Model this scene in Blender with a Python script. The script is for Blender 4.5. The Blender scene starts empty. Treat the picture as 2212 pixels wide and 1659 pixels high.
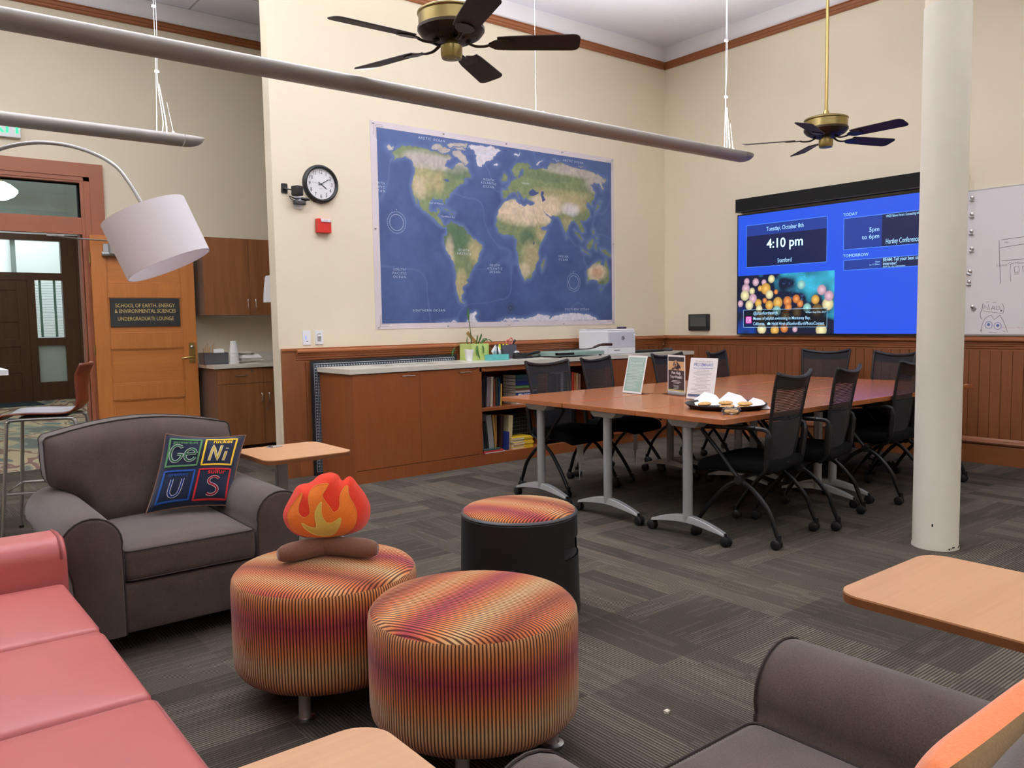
import bpy, math, random
import numpy as np
from mathutils import Vector, Matrix
from mathutils.geometry import delaunay_2d_cdt

random.seed(7)
SC = bpy.context.scene
COL = SC.collection
PI = math.pi
def rad(d): return math.radians(d)
def lin(c):
    c = c / 255.0
    return c / 12.92 if c <= 0.04045 else ((c + 0.055) / 1.055) ** 2.4
def rgb(t): return (lin(t[0]), lin(t[1]), lin(t[2]), 1.0)

# ------------------------------------------------------------------ materials
MATS = {}
def new_mat(name):
    m = bpy.data.materials.new(name); m.use_nodes = True
    nt = m.node_tree; b = nt.nodes['Principled BSDF']
    MATS[name] = m
    return m, nt, b
def N(nt, typ, **kw):
    n = nt.nodes.new(typ)
    for k, v in kw.items(): setattr(n, k, v)
    return n
def mth(nt, op, a, b=None, c=None):
    n = N(nt, 'ShaderNodeMath', operation=op)
    for i, v in enumerate((a, b, c)):
        if v is None: continue
        if isinstance(v, (int, float)): n.inputs[i].default_value = v
        else: nt.links.new(v, n.inputs[i])
    return n.outputs[0]
def mixc(nt, fac, a, b, blend='MIX'):
    n = N(nt, 'ShaderNodeMix', data_type='RGBA', blend_type=blend)
    if isinstance(fac, (int, float)): n.inputs['Factor'].default_value = fac
    else: nt.links.new(fac, n.inputs['Factor'])
    for k, v in (('A', a), ('B', b)):
        s = [i for i in n.inputs if i.name == k and i.type == 'RGBA'][0]
        if isinstance(v, tuple): s.default_value = v
        else: nt.links.new(v, s)
    return [o for o in n.outputs if o.type == 'RGBA'][0]
def ramp(nt, fac, stops, interp='LINEAR'):
    r = N(nt, 'ShaderNodeValToRGB'); cr = r.color_ramp; cr.interpolation = interp
    while len(cr.elements) < len(stops): cr.elements.new(0.5)
    for e, (p, c) in zip(cr.elements, stops): e.position = p; e.color = c
    nt.links.new(fac, r.inputs[0]); return r.outputs[0]
def texco(nt, kind='Object', scale=(1, 1, 1)):
    t = N(nt, 'ShaderNodeTexCoord'); mp = N(nt, 'ShaderNodeMapping')
    mp.inputs['Scale'].default_value = scale
    nt.links.new(t.outputs[kind], mp.inputs[0]); return mp.outputs[0]
def noise(nt, vec, scale, detail=3, rough=0.5, dist=0.0):
    n = N(nt, 'ShaderNodeTexNoise'); n.inputs['Scale'].default_value = scale
    n.inputs['Detail'].default_value = detail; n.inputs['Roughness'].default_value = rough
    n.inputs['Distortion'].default_value = dist
    nt.links.new(vec, n.inputs['Vector']); return n.outputs['Fac']
def bump(nt, b, h, strength=0.2, dist=0.002):
    n = N(nt, 'ShaderNodeBump'); n.inputs['Strength'].default_value = strength
    n.inputs['Distance'].default_value = dist
    nt.links.new(h, n.inputs['Height']); nt.links.new(n.outputs[0], b.inputs['Normal'])
def plain(name, c, rough=0.5, metal=0.0, var=0.06, scale=6.0, bmp=0.0, bscale=200, spec=0.5, coat=0.0):
    """painted / plastic / metal surface with a slight procedural variation"""
    m, nt, b = new_mat(name)
    v = noise(nt, texco(nt), scale, 3)
    c0 = rgb(tuple(max(0, x * (1 - var)) for x in c)); c1 = rgb(tuple(min(255, x * (1 + var)) for x in c))
    nt.links.new(mixc(nt, v, c0, c1), b.inputs['Base Color'])
    b.inputs['Roughness'].default_value = rough; b.inputs['Metallic'].default_value = metal
    b.inputs['Specular IOR Level'].default_value = spec
    if coat: b.inputs['Coat Weight'].default_value = coat
    if bmp: bump(nt, b, noise(nt, texco(nt), bscale, 4), bmp)
    return m
def wood(name, c0, c1, axis='z', scale=1.0, rough=0.42, contrast=(0.3, 0.72), fine=0.35):
    m, nt, b = new_mat(name)
    s = {'z': (14, 14, 1.1), 'x': (1.1, 14, 14), 'y': (14, 1.1, 14)}[axis]
    s = tuple(k * scale for k in s)
    v1 = noise(nt, texco(nt, 'Object', s), 1.0, 5, 0.6, 0.6)
    s2 = {'z': (90, 90, 3), 'x': (3, 90, 90), 'y': (90, 3, 90)}[axis]
    v2 = noise(nt, texco(nt, 'Object', s2), 1.6, 2, 0.5)
    f = mth(nt, 'ADD', mth(nt, 'MULTIPLY', v1, 1 - fine), mth(nt, 'MULTIPLY', v2, fine))
    col = ramp(nt, f, [(contrast[0], rgb(c0)), (contrast[1], rgb(c1))])
    nt.links.new(col, b.inputs['Base Color'])
    b.inputs['Roughness'].default_value = rough
    return m
def fabric(name, c0, c1, scale=900, rough=0.95, bmp=0.35, sheen=0.25, big=9.0):
    m, nt, b = new_mat(name)
    co = texco(nt)
    v = noise(nt, co, scale * 0.35, 2); w = noise(nt, co, big, 3)
    f = mth(nt, 'ADD', mth(nt, 'MULTIPLY', v, 0.65), mth(nt, 'MULTIPLY', w, 0.35))
    nt.links.new(ramp(nt, f, [(0.3, rgb(c0)), (0.7, rgb(c1))]), b.inputs['Base Color'])
    b.inputs['Roughness'].default_value = rough
    b.inputs['Sheen Weight'].default_value = sheen
    b.inputs['Specular IOR Level'].default_value = 0.2
    bump(nt, b, v, bmp, 0.0015)
    return m
def emis(name, c, strength):
    m, nt, b = new_mat(name)
    b.inputs['Base Color'].default_value = (0, 0, 0, 1)
    b.inputs['Emission Color'].default_value = rgb(c); b.inputs['Emission Strength'].default_value = strength
    b.inputs['Roughness'].default_value = 0.3
    return m
def vcol(name, rough=0.6, emit=0.0):
    m, nt, b = new_mat(name)
    a = N(nt, 'ShaderNodeAttribute', attribute_name='Col')
    if emit:
        b.inputs['Base Color'].default_value = (0.002, 0.002, 0.003, 1)
        nt.links.new(a.outputs['Color'], b.inputs['Emission Color']); b.inputs['Emission Strength'].default_value = emit
    else: nt.links.new(a.outputs['Color'], b.inputs['Base Color'])
    b.inputs['Roughness'].default_value = rough
    return m

# ------------------------------------------------------------------ text outlines
_TX = {}
def text2d(body, size=1.0, bold=0.0, spacing=1.0, shear=0.0):
    key = (body, bold, spacing, shear)
    if key not in _TX:
        cu = bpy.data.curves.new('text_outline', 'FONT'); cu.body = body; cu.size = 1.0
        cu.align_x = 'CENTER'; cu.offset = bold; cu.space_character = spacing; cu.shear = shear
        cu.space_line = 1.05; cu.resolution_u = 3
        ob = bpy.data.objects.new('text_outline', cu); COL.objects.link(ob)
        dg = bpy.context.evaluated_depsgraph_get(); me = bpy.data.meshes.new_from_object(ob.evaluated_get(dg))
        vs = [(v.co.x, v.co.y) for v in me.vertices]; fs = [tuple(p.vertices) for p in me.polygons]
        bpy.data.objects.remove(ob); bpy.data.curves.remove(cu); bpy.data.meshes.remove(me)
        _TX[key] = (vs, fs)
    vs, fs = _TX[key]
    return [(x * size, y * size) for x, y in vs], fs

# ------------------------------------------------------------------ mesh builder
class MB:
    def __init__(s): s.v = []; s.f = []; s.mi = []; s.uv = {}; s.col = None; s.cur = 0
    def add(s, vs, fs, mi=None, fn=None, uv=None):
        o = len(s.v); mi = s.cur if mi is None else mi
        for k, p in enumerate(vs):
            s.v.append(tuple(fn(*p)) if fn else tuple(p))
            if uv: s.uv[o + k] = uv[k]
        for f in fs: s.f.append(tuple(i + o for i in f)); s.mi.append(mi)
        return s
    def box(s, x0, x1, y0, y1, z0, z1, mi=None, fn=None):
        vs = [(x, y, z) for z in (z0, z1) for y in (y0, y1) for x in (x0, x1)]
        return s.add(vs, [(0, 2, 3, 1), (4, 5, 7, 6), (0, 1, 5, 4), (2, 6, 7, 3), (0, 4, 6, 2), (1, 3, 7, 5)], mi, fn)
    def prism(s, poly, a, b, fn=None, mi=None):
        """poly in (p,q); extruded along r from a to b; fn(p,q,r)->xyz (default x,y,z)"""
        fn = fn or (lambda p, q, r: (p, q, r)); n = len(poly)
        A = sum(poly[i][0] * poly[(i + 1) % n][1] - poly[(i + 1) % n][0] * poly[i][1] for i in range(n))
        if A < 0: poly = poly[::-1]
        vs = [fn(p, q, a) for p, q in poly] + [fn(p, q, b) for p, q in poly]
        fs = [tuple(range(n))[::-1], tuple(range(n, 2 * n))] + [(i, (i + 1) % n, n + (i + 1) % n, n + i) for i in range(n)]
        return s.add(vs, fs, mi)
    def tube(s, pts, r, n=8, mi=None, caps=True, closed=False, flat=1.0):
        P = [Vector(p) for p in pts]; m = len(P)
        R = r if isinstance(r, (list, tuple)) else [r] * m
        T = []
        for i in range(m):
            if closed: t = P[(i + 1) % m] - P[(i - 1) % m]
            else: t = P[min(i + 1, m - 1)] - P[max(i - 1, 0)]
            T.append(t.normalized())
        up = Vector((0, 0, 1)) if abs(T[0].z) < 0.9 else Vector((1, 0, 0))
        u = T[0].cross(up).normalized(); vs = []
        for i in range(m):
            u = (u - T[i] * u.dot(T[i])).normalized(); w = T[i].cross(u)
            for k in range(n):
                a = 2 * PI * k / n
                vs.append(tuple(P[i] + (u * math.cos(a) + w * math.sin(a) * flat) * R[i]))
        fs = []
        for i in range(m if closed else m - 1):
            j = (i + 1) % m
            for k in range(n): l = (k + 1) % n; fs.append((i * n + k, i * n + l, j * n + l, j * n + k))
        if caps and not closed: fs += [tuple(range(n))[::-1], tuple(range((m - 1) * n, m * n))]
        return s.add(vs, fs, mi)
    def lathe(s, prof, n=32, mi=None, c=(0, 0, 0), fn=None, cap0=False, cap1=False, uvf=None):
        vs = []; uv = [] if uvf else None
        for (r, z) in prof:
            for k in range(n + 1 if uvf else n):
                a = 2 * PI * k / n
                vs.append((c[0] + r * math.cos(a), c[1] + r * math.sin(a), c[2] + z))
                if uvf: uv.append(uvf(r, z, a))
        m = n + 1 if uvf else n; fs = []
        for i in range(len(prof) - 1):
            for k in range(n):
                l = k + 1 if uvf else (k + 1) % n
                fs.append((i * m + k, i * m + l, (i + 1) * m + l, (i + 1) * m + k))
        if cap0: fs.append(tuple(range(n))[::-1])
        if cap1: fs.append(tuple(range((len(prof) - 1) * m, (len(prof) - 1) * m + n)))
        return s.add(vs, fs, mi, fn, uv)
    def grid(s, fn, nu, nv, mi=None, uvf=None):
        vs = [fn(i / nu, j / nv) for j in range(nv + 1) for i in range(nu + 1)]
        uv = [uvf(i / nu, j / nv) for j in range(nv + 1) for i in range(nu + 1)] if uvf else None
        fs = [(j * (nu + 1) + i, j * (nu + 1) + i + 1, (j + 1) * (nu + 1) + i + 1, (j + 1) * (nu + 1) + i) for j in range(nv) for i in range(nu)]
        return s.add(vs, fs, mi, None, uv)
    def rbox(s, hx, hy, hz, r, n=6, crown=0.0, c=(0, 0, 0), mi=None, fn=None, sag=0.0):
        """rounded, optionally crowned (pillowed) block"""
        idx = {}; vs = []; fs = []
        def vid(p):
            k = tuple(round(q, 6) for q in p)
            if k not in idx:
                x, y, z = p[0] * hx, p[1] * hy, p[2] * hz
                cx = max(-hx + r, min(hx - r, x)); cy = max(-hy + r, min(hy - r, y)); cz = max(-hz + r, min(hz - r, z))
                d = Vector((x - cx, y - cy, z - cz))
                if d.length > 1e-9: d = d.normalized() * r
                x, y, z = cx + d.x, cy + d.y, cz + d.z
                k2 = (1 - (x / hx) ** 2) * (1 - (y / hy) ** 2)
                if z > 0: z += crown * k2
                elif sag: z -= sag * k2
                idx[k] = len(vs); vs.append((x + c[0], y + c[1], z + c[2]))
            return idx[k]
        # sample denser near the edges
        t = [-1.0]
        def marks(h):
            e = min(0.95, r / h); a = [-1 + e * (1 - math.cos(PI / 2 * q / 3)) for q in range(4)]
            a = [-1, -1 + e * 0.15, -1 + e * 0.45, -1 + e]
            mid = [(-1 + e) + (2 - 2 * e) * q / n for q in range(1, n)]
            return a + mid + [-q for q in reversed(a)]
        mx, my, mz = marks(hx), marks(hy), marks(hz)
        def face(A, B, f, flip):
            for i in range(len(A) - 1):
                for j in range(len(B) - 1):
                    q = [vid(f(A[i], B[j])), vid(f(A[i + 1], B[j])), vid(f(A[i + 1], B[j + 1])), vid(f(A[i], B[j + 1]))]
                    fs.append(tuple(q[::-1] if flip else q))
        face(mx, my, lambda a, b: (a, b, 1), False); face(mx, my, lambda a, b: (a, b, -1), True)
        face(mx, mz, lambda a, b: (a, -1, b), False); face(mx, mz, lambda a, b: (a, 1, b), True)
        face(my, mz, lambda a, b: (1, a, b), False); face(my, mz, lambda a, b: (-1, a, b), True)
        return s.add(vs, fs, mi, fn)
    def text(s, body, size, fn, mi=None, bold=0.0, spacing=1.0, align='C', shear=0.0, maxw=None):
        vs, fs = text2d(body, size, bold, spacing, shear)
        if not vs: return s
        x0 = min(v[0] for v in vs); x1 = max(v[0] for v in vs)
        k = 1.0
        if maxw and x1 - x0 > maxw: k = maxw / (x1 - x0)
        dx = -x0 * k if align == 'L' else (-x1 * k if align == 'R' else 0)
        return s.add([fn(v[0] * k + dx, v[1]) for v in vs], fs, mi)
    def ball(s, c, rx, ry=None, rz=None, n=12, mi=None):
        ry = ry or rx; rz = rz or rx; m = max(5, n // 2)
        prof = [(math.sin(PI * (i + 0.001) / (m + 0.002)), -math.cos(PI * i / m)) for i in range(m + 1)]
        return s.lathe(prof, n, mi, fn=lambda x, y, z: (c[0] + x * rx, c[1] + y * ry, c[2] + z * rz), cap0=True, cap1=True)
    def poly_sheet(s, outline, hfn, step, mi=None, fn=None, back=False, holes=()):
        """fill a closed outline with a fine triangulation; hfn(p,q,dist_to_edge) -> height"""
        o = np.array(outline, float); n = len(o)
        pts = [Vector((float(a), float(b))) for a, b in o]; edges = [(i, (i + 1) % n) for i in range(n)]
        x0, y0 = o.min(0); x1, y1 = o.max(0)
        gx, gy = np.meshgrid(np.arange(x0 + step / 2, x1, step), np.arange(y0 + step / 2, y1, step))
        G = np.stack([gx.ravel(), gy.ravel()], 1)
        ins = inside(o, G); d = edge_dist(o, G); G = G[ins & (d > step * 0.35)]
        pts += [Vector((float(a), float(b))) for a, b in G]
        r = delaunay_2d_cdt(pts, edges, [], 0, 1e-7)
        V = np.array([(v.x, v.y) for v in r[0]]); D = edge_dist(o, V); fs = []
        for f in r[2]:
            c = V[list(f)].mean(0)
            if inside(o, c[None])[0]: fs.append(tuple(f))
        vs = [(V[i][0], V[i][1], hfn(V[i][0], V[i][1], D[i])) for i in range(len(V))]
        if back: fs = [f[::-1] for f in fs]
        return s.add(vs, fs, mi, fn)
    def build(s, name, mats, parent=None, smooth=True, bevel=0.0, seg=2, angle=35, solid=0.0, sub=0, world=None):
        me = bpy.data.meshes.new(name); vs = s.v
        W = WM.get(parent.name) if parent is not None else None
        if W is not None and world is not False and parent.name in WORLD:
            inv = W.inverted(); vs = [tuple(inv @ Vector(p)) for p in vs]
        me.from_pydata(vs, [], s.f); 
        mats = mats if isinstance(mats, (list, tuple)) else [mats]
        for m in mats: me.materials.append(MATS[m] if isinstance(m, str) else m)
        if len(mats) > 1: me.polygons.foreach_set('material_index', s.mi)
        if s.uv:
            ul = me.uv_layers.new(name='UVMap')
            li = np.zeros(len(me.loops), int); me.loops.foreach_get('vertex_index', li)
            tab = np.zeros((len(vs), 2))
            for k, q in s.uv.items(): tab[k] = q
            ul.data.foreach_set('uv', tab[li].ravel())
        if s.col is not None:
            ca = me.color_attributes.new('Col', 'FLOAT_COLOR', 'POINT')
            ca.data.foreach_set('color', np.asarray(s.col, np.float32).ravel())
        me.update()
        if smooth:
            me.polygons.foreach_set('use_smooth', [True] * len(me.polygons))
            if angle < 180: me.set_sharp_from_angle(angle=rad(angle))
        ob = bpy.data.objects.new(name, me); COL.objects.link(ob)
        if parent is not None:
            ob.parent = parent; WM[ob.name] = W
            if parent.name in WORLD: WORLD.add(ob.name)
        if solid:
            md = ob.modifiers.new('Solidify', 'SOLIDIFY'); md.thickness = solid; md.offset = 0
        if bevel:
            md = ob.modifiers.new('Bevel', 'BEVEL'); md.width = bevel; md.segments = seg; md.limit_method = 'ANGLE'; md.angle_limit = rad(40); md.harden_normals = True
        if sub:
            md = ob.modifiers.new('Subdivision', 'SUBSURF'); md.levels = sub; md.render_levels = sub
        return ob
def inside(poly, P):
    n = len(poly); x, y = P[:, 0], P[:, 1]; r = np.zeros(len(P), bool); j = n - 1
    for i in range(n):
        xi, yi = poly[i]; xj, yj = poly[j]
        c = ((yi > y) != (yj > y)) & (x < (xj - xi) * (y - yi) / ((yj - yi) if yj != yi else 1e-12) + xi)
        r ^= c; j = i
    return r
def edge_dist(poly, P):
    d = np.full(len(P), 1e9); n = len(poly); poly = np.asarray(poly, float)
    for i in range(n):
        a = poly[i]; b = poly[(i + 1) % n]; ab = b - a
        t = np.clip(((P - a) @ ab) / max(1e-12, ab @ ab), 0, 1)
        q = a + t[:, None] * ab; d = np.minimum(d, np.hypot(*(P - q).T))
    return d
WM = {}          # world matrix of every thing, for parts written in room coordinates
WORLD = set()    # things whose parts are written in room coordinates
def tag(o, label=None, cat=None, group=None, kind=None):
    if label: o['label'] = label
    if cat: o['category'] = cat
    if group: o['group'] = group
    if kind: o['kind'] = kind
    return o
def thing(name, label, cat, loc=(0, 0, 0), rz=0.0, group=None, room=False, kind=None):
    o = bpy.data.objects.new(name, None); COL.objects.link(o); o.empty_display_size = 0.1
    o.location = loc; o.rotation_euler = (0, 0, rad(rz))
    WM[o.name] = Matrix.Translation(loc) @ Matrix.Rotation(rad(rz), 4, 'Z')
    if room: WORLD.add(o.name)
    return tag(o, label, cat, group, kind)
def struct(name, mb, mats, **kw):
    o = mb.build(name, mats, None, **kw); o['kind'] = 'structure'; return o
def single(name, mb, mats, label, cat, group=None, **kw):
    return tag(mb.build(name, mats, None, **kw), label, cat, group)
def place(src, loc, rz, label, group=None):
    """a copy of a thing with copies of its parts and sub-parts"""
    r = src.copy(); COL.objects.link(r); r.location = loc; r.rotation_euler = (0, 0, rad(rz)); r['label'] = label
    if group: r['group'] = group
    for ch in list(src.children):
        c = ch.copy(); COL.objects.link(c); c.parent = r
        for g in ch.children:
            d = g.copy(); COL.objects.link(d); d.parent = c
    return r
def arc(c, r, a0, a1, n=8):
    return [(c[0] + r * math.cos(rad(a0 + (a1 - a0) * i / n)), c[1] + r * math.sin(rad(a0 + (a1 - a0) * i / n))) for i in range(n + 1)]
def rrect(x0, x1, y0, y1, r, n=6):
    return arc((x1 - r, y0 + r), r, -90, 0, n) + arc((x1 - r, y1 - r), r, 0, 90, n) + arc((x0 + r, y1 - r), r, 90, 180, n) + arc((x0 + r, y0 + r), r, 180, 270, n)
def spline(pts, n=6):
    P = [Vector(p) for p in pts]; out = []
    for i in range(len(P) - 1):
        p0 = P[max(0, i - 1)]; p1 = P[i]; p2 = P[i + 1]; p3 = P[min(len(P) - 1, i + 2)]
        for k in range(n):
            t = k / n
            out.append(0.5 * ((2 * p1) + (p2 - p0) * t + (2 * p0 - 5 * p1 + 4 * p2 - p3) * t * t + (3 * p1 - p0 - 3 * p2 + p3) * t ** 3))
    out.append(P[-1]); return [tuple(q) for q in out]
LAND = {
 'chukotka': [(0.0296,0.9052),(0.0426,0.9195),(0.0544,0.9122),(0.0503,0.8954),(0.0373,0.8894)],
 'namerica': [(0.048,0.8762),(0.0589,0.8936),(0.0747,0.9163),(0.0885,0.9275),(0.113,0.9268),(0.1378,0.9268),(0.1629,0.9268),(0.1933,0.9199),(0.219,0.9156),(0.2398,0.913),(0.2608,0.9098),(0.2723,0.8951),(0.254,0.8792),(0.2416,0.8602),(0.245,0.8462),(0.265,0.8387),(0.2713,0.831),(0.2748,0.8514),(0.2868,0.8646),(0.2924,0.8767),(0.3113,0.8801),(0.3247,0.8639),(0.3381,0.8439),(0.3406,0.8256),(0.3458,0.8078),(0.3292,0.8014),(0.3154,0.7879),(0.3261,0.7785),(0.3096,0.7684),(0.2904,0.7484),(0.2848,0.735),(0.271,0.7145),(0.2628,0.6986),(0.2573,0.6867),(0.2437,0.668),(0.2418,0.6442),(0.2357,0.6618),(0.2149,0.6663),(0.1941,0.6657),(0.1835,0.6476),(0.1803,0.6073),(0.1929,0.5907),(0.206,0.5995),(0.214,0.6129),(0.2218,0.6109),(0.2144,0.5749),(0.2287,0.5545),(0.2336,0.5329),(0.2494,0.5271),(0.244,0.5192),(0.2282,0.5235),(0.2128,0.5418),(0.1975,0.5584),(0.1824,0.5785),(0.1622,0.5943),(0.1523,0.6111),(0.1452,0.639),(0.1333,0.6718),(0.1399,0.624),(0.135,0.6305),(0.128,0.6582),(0.1212,0.6929),(0.1173,0.7279),(0.1249,0.7647),(0.1306,0.8012),(0.1272,0.8361),(0.1192,0.8616),(0.1046,0.8709),(0.0924,0.8721),(0.0727,0.8579),(0.0508,0.8468),(0.0631,0.8631)],
 'arc1': [(0.1946,0.9382),(0.2068,0.9586),(0.2301,0.9598),(0.2405,0.9524),(0.2349,0.9317),(0.2089,0.928)],
 'arc2': [(0.2512,0.9677),(0.294,0.9823),(0.3374,0.9831),(0.3317,0.9678),(0.2937,0.9631),(0.2616,0.9538)],
 'baffin': [(0.2719,0.9353),(0.3042,0.9431),(0.3254,0.9124),(0.3387,0.8851),(0.3302,0.8686),(0.3114,0.8838),(0.2928,0.9026),(0.277,0.9216)],
 'victoria': [(0.2193,0.9323),(0.2403,0.9451),(0.2667,0.9431),(0.2637,0.9249),(0.2347,0.9171)],
 'arc3': [(0.2721,0.9515),(0.3153,0.9631),(0.3315,0.9544),(0.3042,0.9461)],
 'greenland': [(0.3456,0.9758),(0.3874,0.988),(0.4328,0.9896),(0.4732,0.9786),(0.4524,0.9493),(0.4376,0.922),(0.4145,0.9026),(0.3915,0.8795),(0.3812,0.8641),(0.3719,0.8798),(0.3667,0.9089),(0.3726,0.9325),(0.3591,0.9561),(0.3371,0.9645)],
 'iceland': [(0.4401,0.8935),(0.4547,0.9022),(0.4651,0.8949),(0.4544,0.883),(0.4429,0.8848)],
 'samerica': [(0.2441,0.5281),(0.255,0.5462),(0.2658,0.551),(0.2817,0.5416),(0.3087,0.5316),(0.3248,0.5046),(0.3409,0.4758),(0.3629,0.4549),(0.3863,0.4354),(0.3872,0.4148),(0.3759,0.3795),(0.3697,0.3409),(0.3496,0.3093),(0.338,0.2783),(0.3319,0.2461),(0.318,0.2357),(0.3249,0.2169),(0.3036,0.1974),(0.3076,0.1672),(0.3007,0.1481),(0.2998,0.1253),(0.3116,0.1064),(0.2914,0.1162),(0.2811,0.1554),(0.2765,0.2081),(0.2774,0.2608),(0.2728,0.3131),(0.2626,0.3499),(0.2445,0.386),(0.233,0.4296),(0.2362,0.4668),(0.2472,0.4899)],
 'cuba': [(0.2272,0.6218),(0.2562,0.6165),(0.264,0.6064),(0.2402,0.6131)],
 'hisp': [(0.2613,0.6024),(0.2773,0.6006),(0.2744,0.5906),(0.2611,0.5935)],
 'africa': [(0.484,0.6854),(0.505,0.7014),(0.5351,0.7133),(0.5439,0.6948),(0.559,0.681),(0.5742,0.6734),(0.5867,0.6869),(0.6114,0.6773),(0.6203,0.6287),(0.6387,0.5824),(0.6497,0.5447),(0.6741,0.547),(0.6666,0.5122),(0.645,0.4616),(0.6305,0.412),(0.6364,0.3718),(0.6183,0.3303),(0.6135,0.2976),(0.5973,0.2566),(0.5692,0.2396),(0.5572,0.2712),(0.5426,0.3345),(0.5402,0.382),(0.5316,0.4291),(0.5365,0.4769),(0.5204,0.5008),(0.5025,0.5016),(0.4786,0.4956),(0.4583,0.5171),(0.4472,0.5548),(0.4507,0.6015),(0.4629,0.6416)],
 'madag': [(0.6652,0.3735),(0.6602,0.3242),(0.6484,0.2991),(0.6443,0.3316),(0.6554,0.3607)],
 'eurasia': [(0.4756,0.7145),(0.4749,0.7555),(0.5027,0.7572),(0.497,0.7758),(0.5121,0.796),(0.5255,0.8176),(0.5353,0.8293),(0.544,0.8495),(0.5486,0.8314),(0.5683,0.8519),(0.5724,0.8825),(0.5603,0.8915),(0.5488,0.8487),(0.5366,0.8389),(0.5167,0.873),(0.5326,0.9046),(0.5631,0.9233),(0.5986,0.9219),(0.6065,0.9058),(0.5892,0.9028),(0.5995,0.8935),(0.6357,0.895),(0.6612,0.9114),(0.6803,0.9067),(0.6935,0.9388),(0.7261,0.9552),(0.759,0.9571),(0.7922,0.94),(0.8397,0.9342),(0.8951,0.9269),(0.9375,0.9128),(0.977,0.8918),(0.966,0.8703),(0.9458,0.8715),(0.9599,0.8308),(0.9498,0.8191),(0.9386,0.8601),(0.9087,0.8572),(0.8889,0.8415),(0.9014,0.8307),(0.9168,0.799),(0.908,0.7638),(0.8938,0.7491),(0.902,0.7077),(0.8908,0.7191),(0.8741,0.7423),(0.8656,0.7175),(0.8829,0.6926),(0.8875,0.6508),(0.8649,0.6229),(0.8399,0.6185),(0.852,0.5793),(0.8622,0.5532),(0.8448,0.5406),(0.8313,0.5772),(0.8178,0.601),(0.8077,0.6167),(0.7893,0.6047),(0.7769,0.5718),(0.7665,0.5318),(0.752,0.5611),(0.7425,0.6097),(0.7295,0.6313),(0.7034,0.6317),(0.6871,0.6298),(0.668,0.6439),(0.6573,0.6636),(0.6648,0.6459),(0.6755,0.6285),(0.698,0.6131),(0.6899,0.5861),(0.6447,0.5507),(0.6324,0.5898),(0.6154,0.6401),(0.612,0.6758),(0.618,0.7069),(0.5963,0.712),(0.5779,0.723),(0.5685,0.7115),(0.5597,0.7387),(0.5429,0.7576),(0.5484,0.7151),(0.5343,0.7485),(0.5235,0.7493),(0.5144,0.7402),(0.4994,0.7303),(0.4932,0.71),(0.4814,0.7083)],
 'uk': [(0.4767,0.7998),(0.4861,0.85),(0.496,0.84),(0.5016,0.8114),(0.4873,0.7999)],
 'ire': [(0.4721,0.8091),(0.4805,0.8236),(0.4803,0.805)],
 'japan': [(0.9256,0.732),(0.9405,0.7254),(0.9325,0.7029),(0.9131,0.6776),(0.9182,0.7012)],
 'hok': [(0.935,0.7546),(0.9472,0.7502),(0.9378,0.7378)],
 'novaya': [(0.6298,0.9274),(0.6413,0.9471),(0.663,0.9574),(0.6438,0.9395),(0.6373,0.9208)],
 'sval': [(0.5262,0.9657),(0.5594,0.9744),(0.5501,0.9585),(0.5351,0.9573)],
 'sev': [(0.71,0.9726),(0.7406,0.9636),(0.7197,0.9662)],
 'nsib': [(0.8261,0.9484),(0.8674,0.9498),(0.8397,0.9417)],
 'sri': [(0.7651,0.525),(0.7723,0.5132),(0.7669,0.5061)],
 'sumatra': [(0.8079,0.5624),(0.8228,0.547),(0.8535,0.5033),(0.8444,0.4958),(0.8226,0.526)],
 'java': [(0.8461,0.4417),(0.8879,0.4165),(0.8843,0.4102),(0.8439,0.4331)],
 'borneo': [(0.8692,0.4621),(0.8779,0.4925),(0.8992,0.5156),(0.9062,0.4991),(0.8974,0.4642),(0.881,0.4442)],
 'sulaw': [(0.9075,0.4821),(0.9239,0.4919),(0.9166,0.4656),(0.9214,0.4402),(0.9101,0.4522)],
 'phil': [(0.8982,0.571),(0.9081,0.5677),(0.91,0.538),(0.9008,0.5457)],
 'phil2': [(0.917,0.5257),(0.9277,0.5223),(0.9204,0.5046)],
 'ng': [(0.938,0.4542),(0.9706,0.4418),(0.9983,0.4192),(0.9982,0.4035),(0.9632,0.4213),(0.9451,0.4331)],
 'australia': [(0.8659,0.2999),(0.8731,0.3173),(0.898,0.3442),(0.9123,0.3638),(0.9339,0.3745),(0.9461,0.37),(0.9373,0.3505),(0.9554,0.3383),(0.9681,0.3895),(0.9773,0.3481),(0.9895,0.305),(0.9841,0.2522),(0.9619,0.2253),(0.9416,0.2231),(0.9187,0.2502),(0.8973,0.2539),(0.869,0.2384),(0.8692,0.2744)],
 'tas': [(0.9364,0.2056),(0.9509,0.2033),(0.9413,0.1883)],
 'antar': [(0.4515,0.0034),(0.4843,0.0154),(0.5206,0.0195),(0.5572,0.014),(0.601,0.0278),(0.6329,0.0429),(0.6649,0.0351),(0.6876,0.0281),(0.6763,0.0101),(0.7106,0.0319),(0.7641,0.0438),(0.8187,0.0448),(0.8745,0.0381),(0.9206,0.0088),(0.9242,0.0),(0.6324,-0.0039)],
 'antp': [(0.3172,-0.0005),(0.3288,0.0337),(0.3391,0.0489),(0.356,0.0579),(0.3615,0.0486),(0.3512,0.0333),(0.3538,0.0179),(0.3648,-0.0001)],
 'antl': [(0.2038,-0.0016),(0.2357,0.0044),(0.2735,0.0118),(0.2787,-0.0004)],
}
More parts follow.
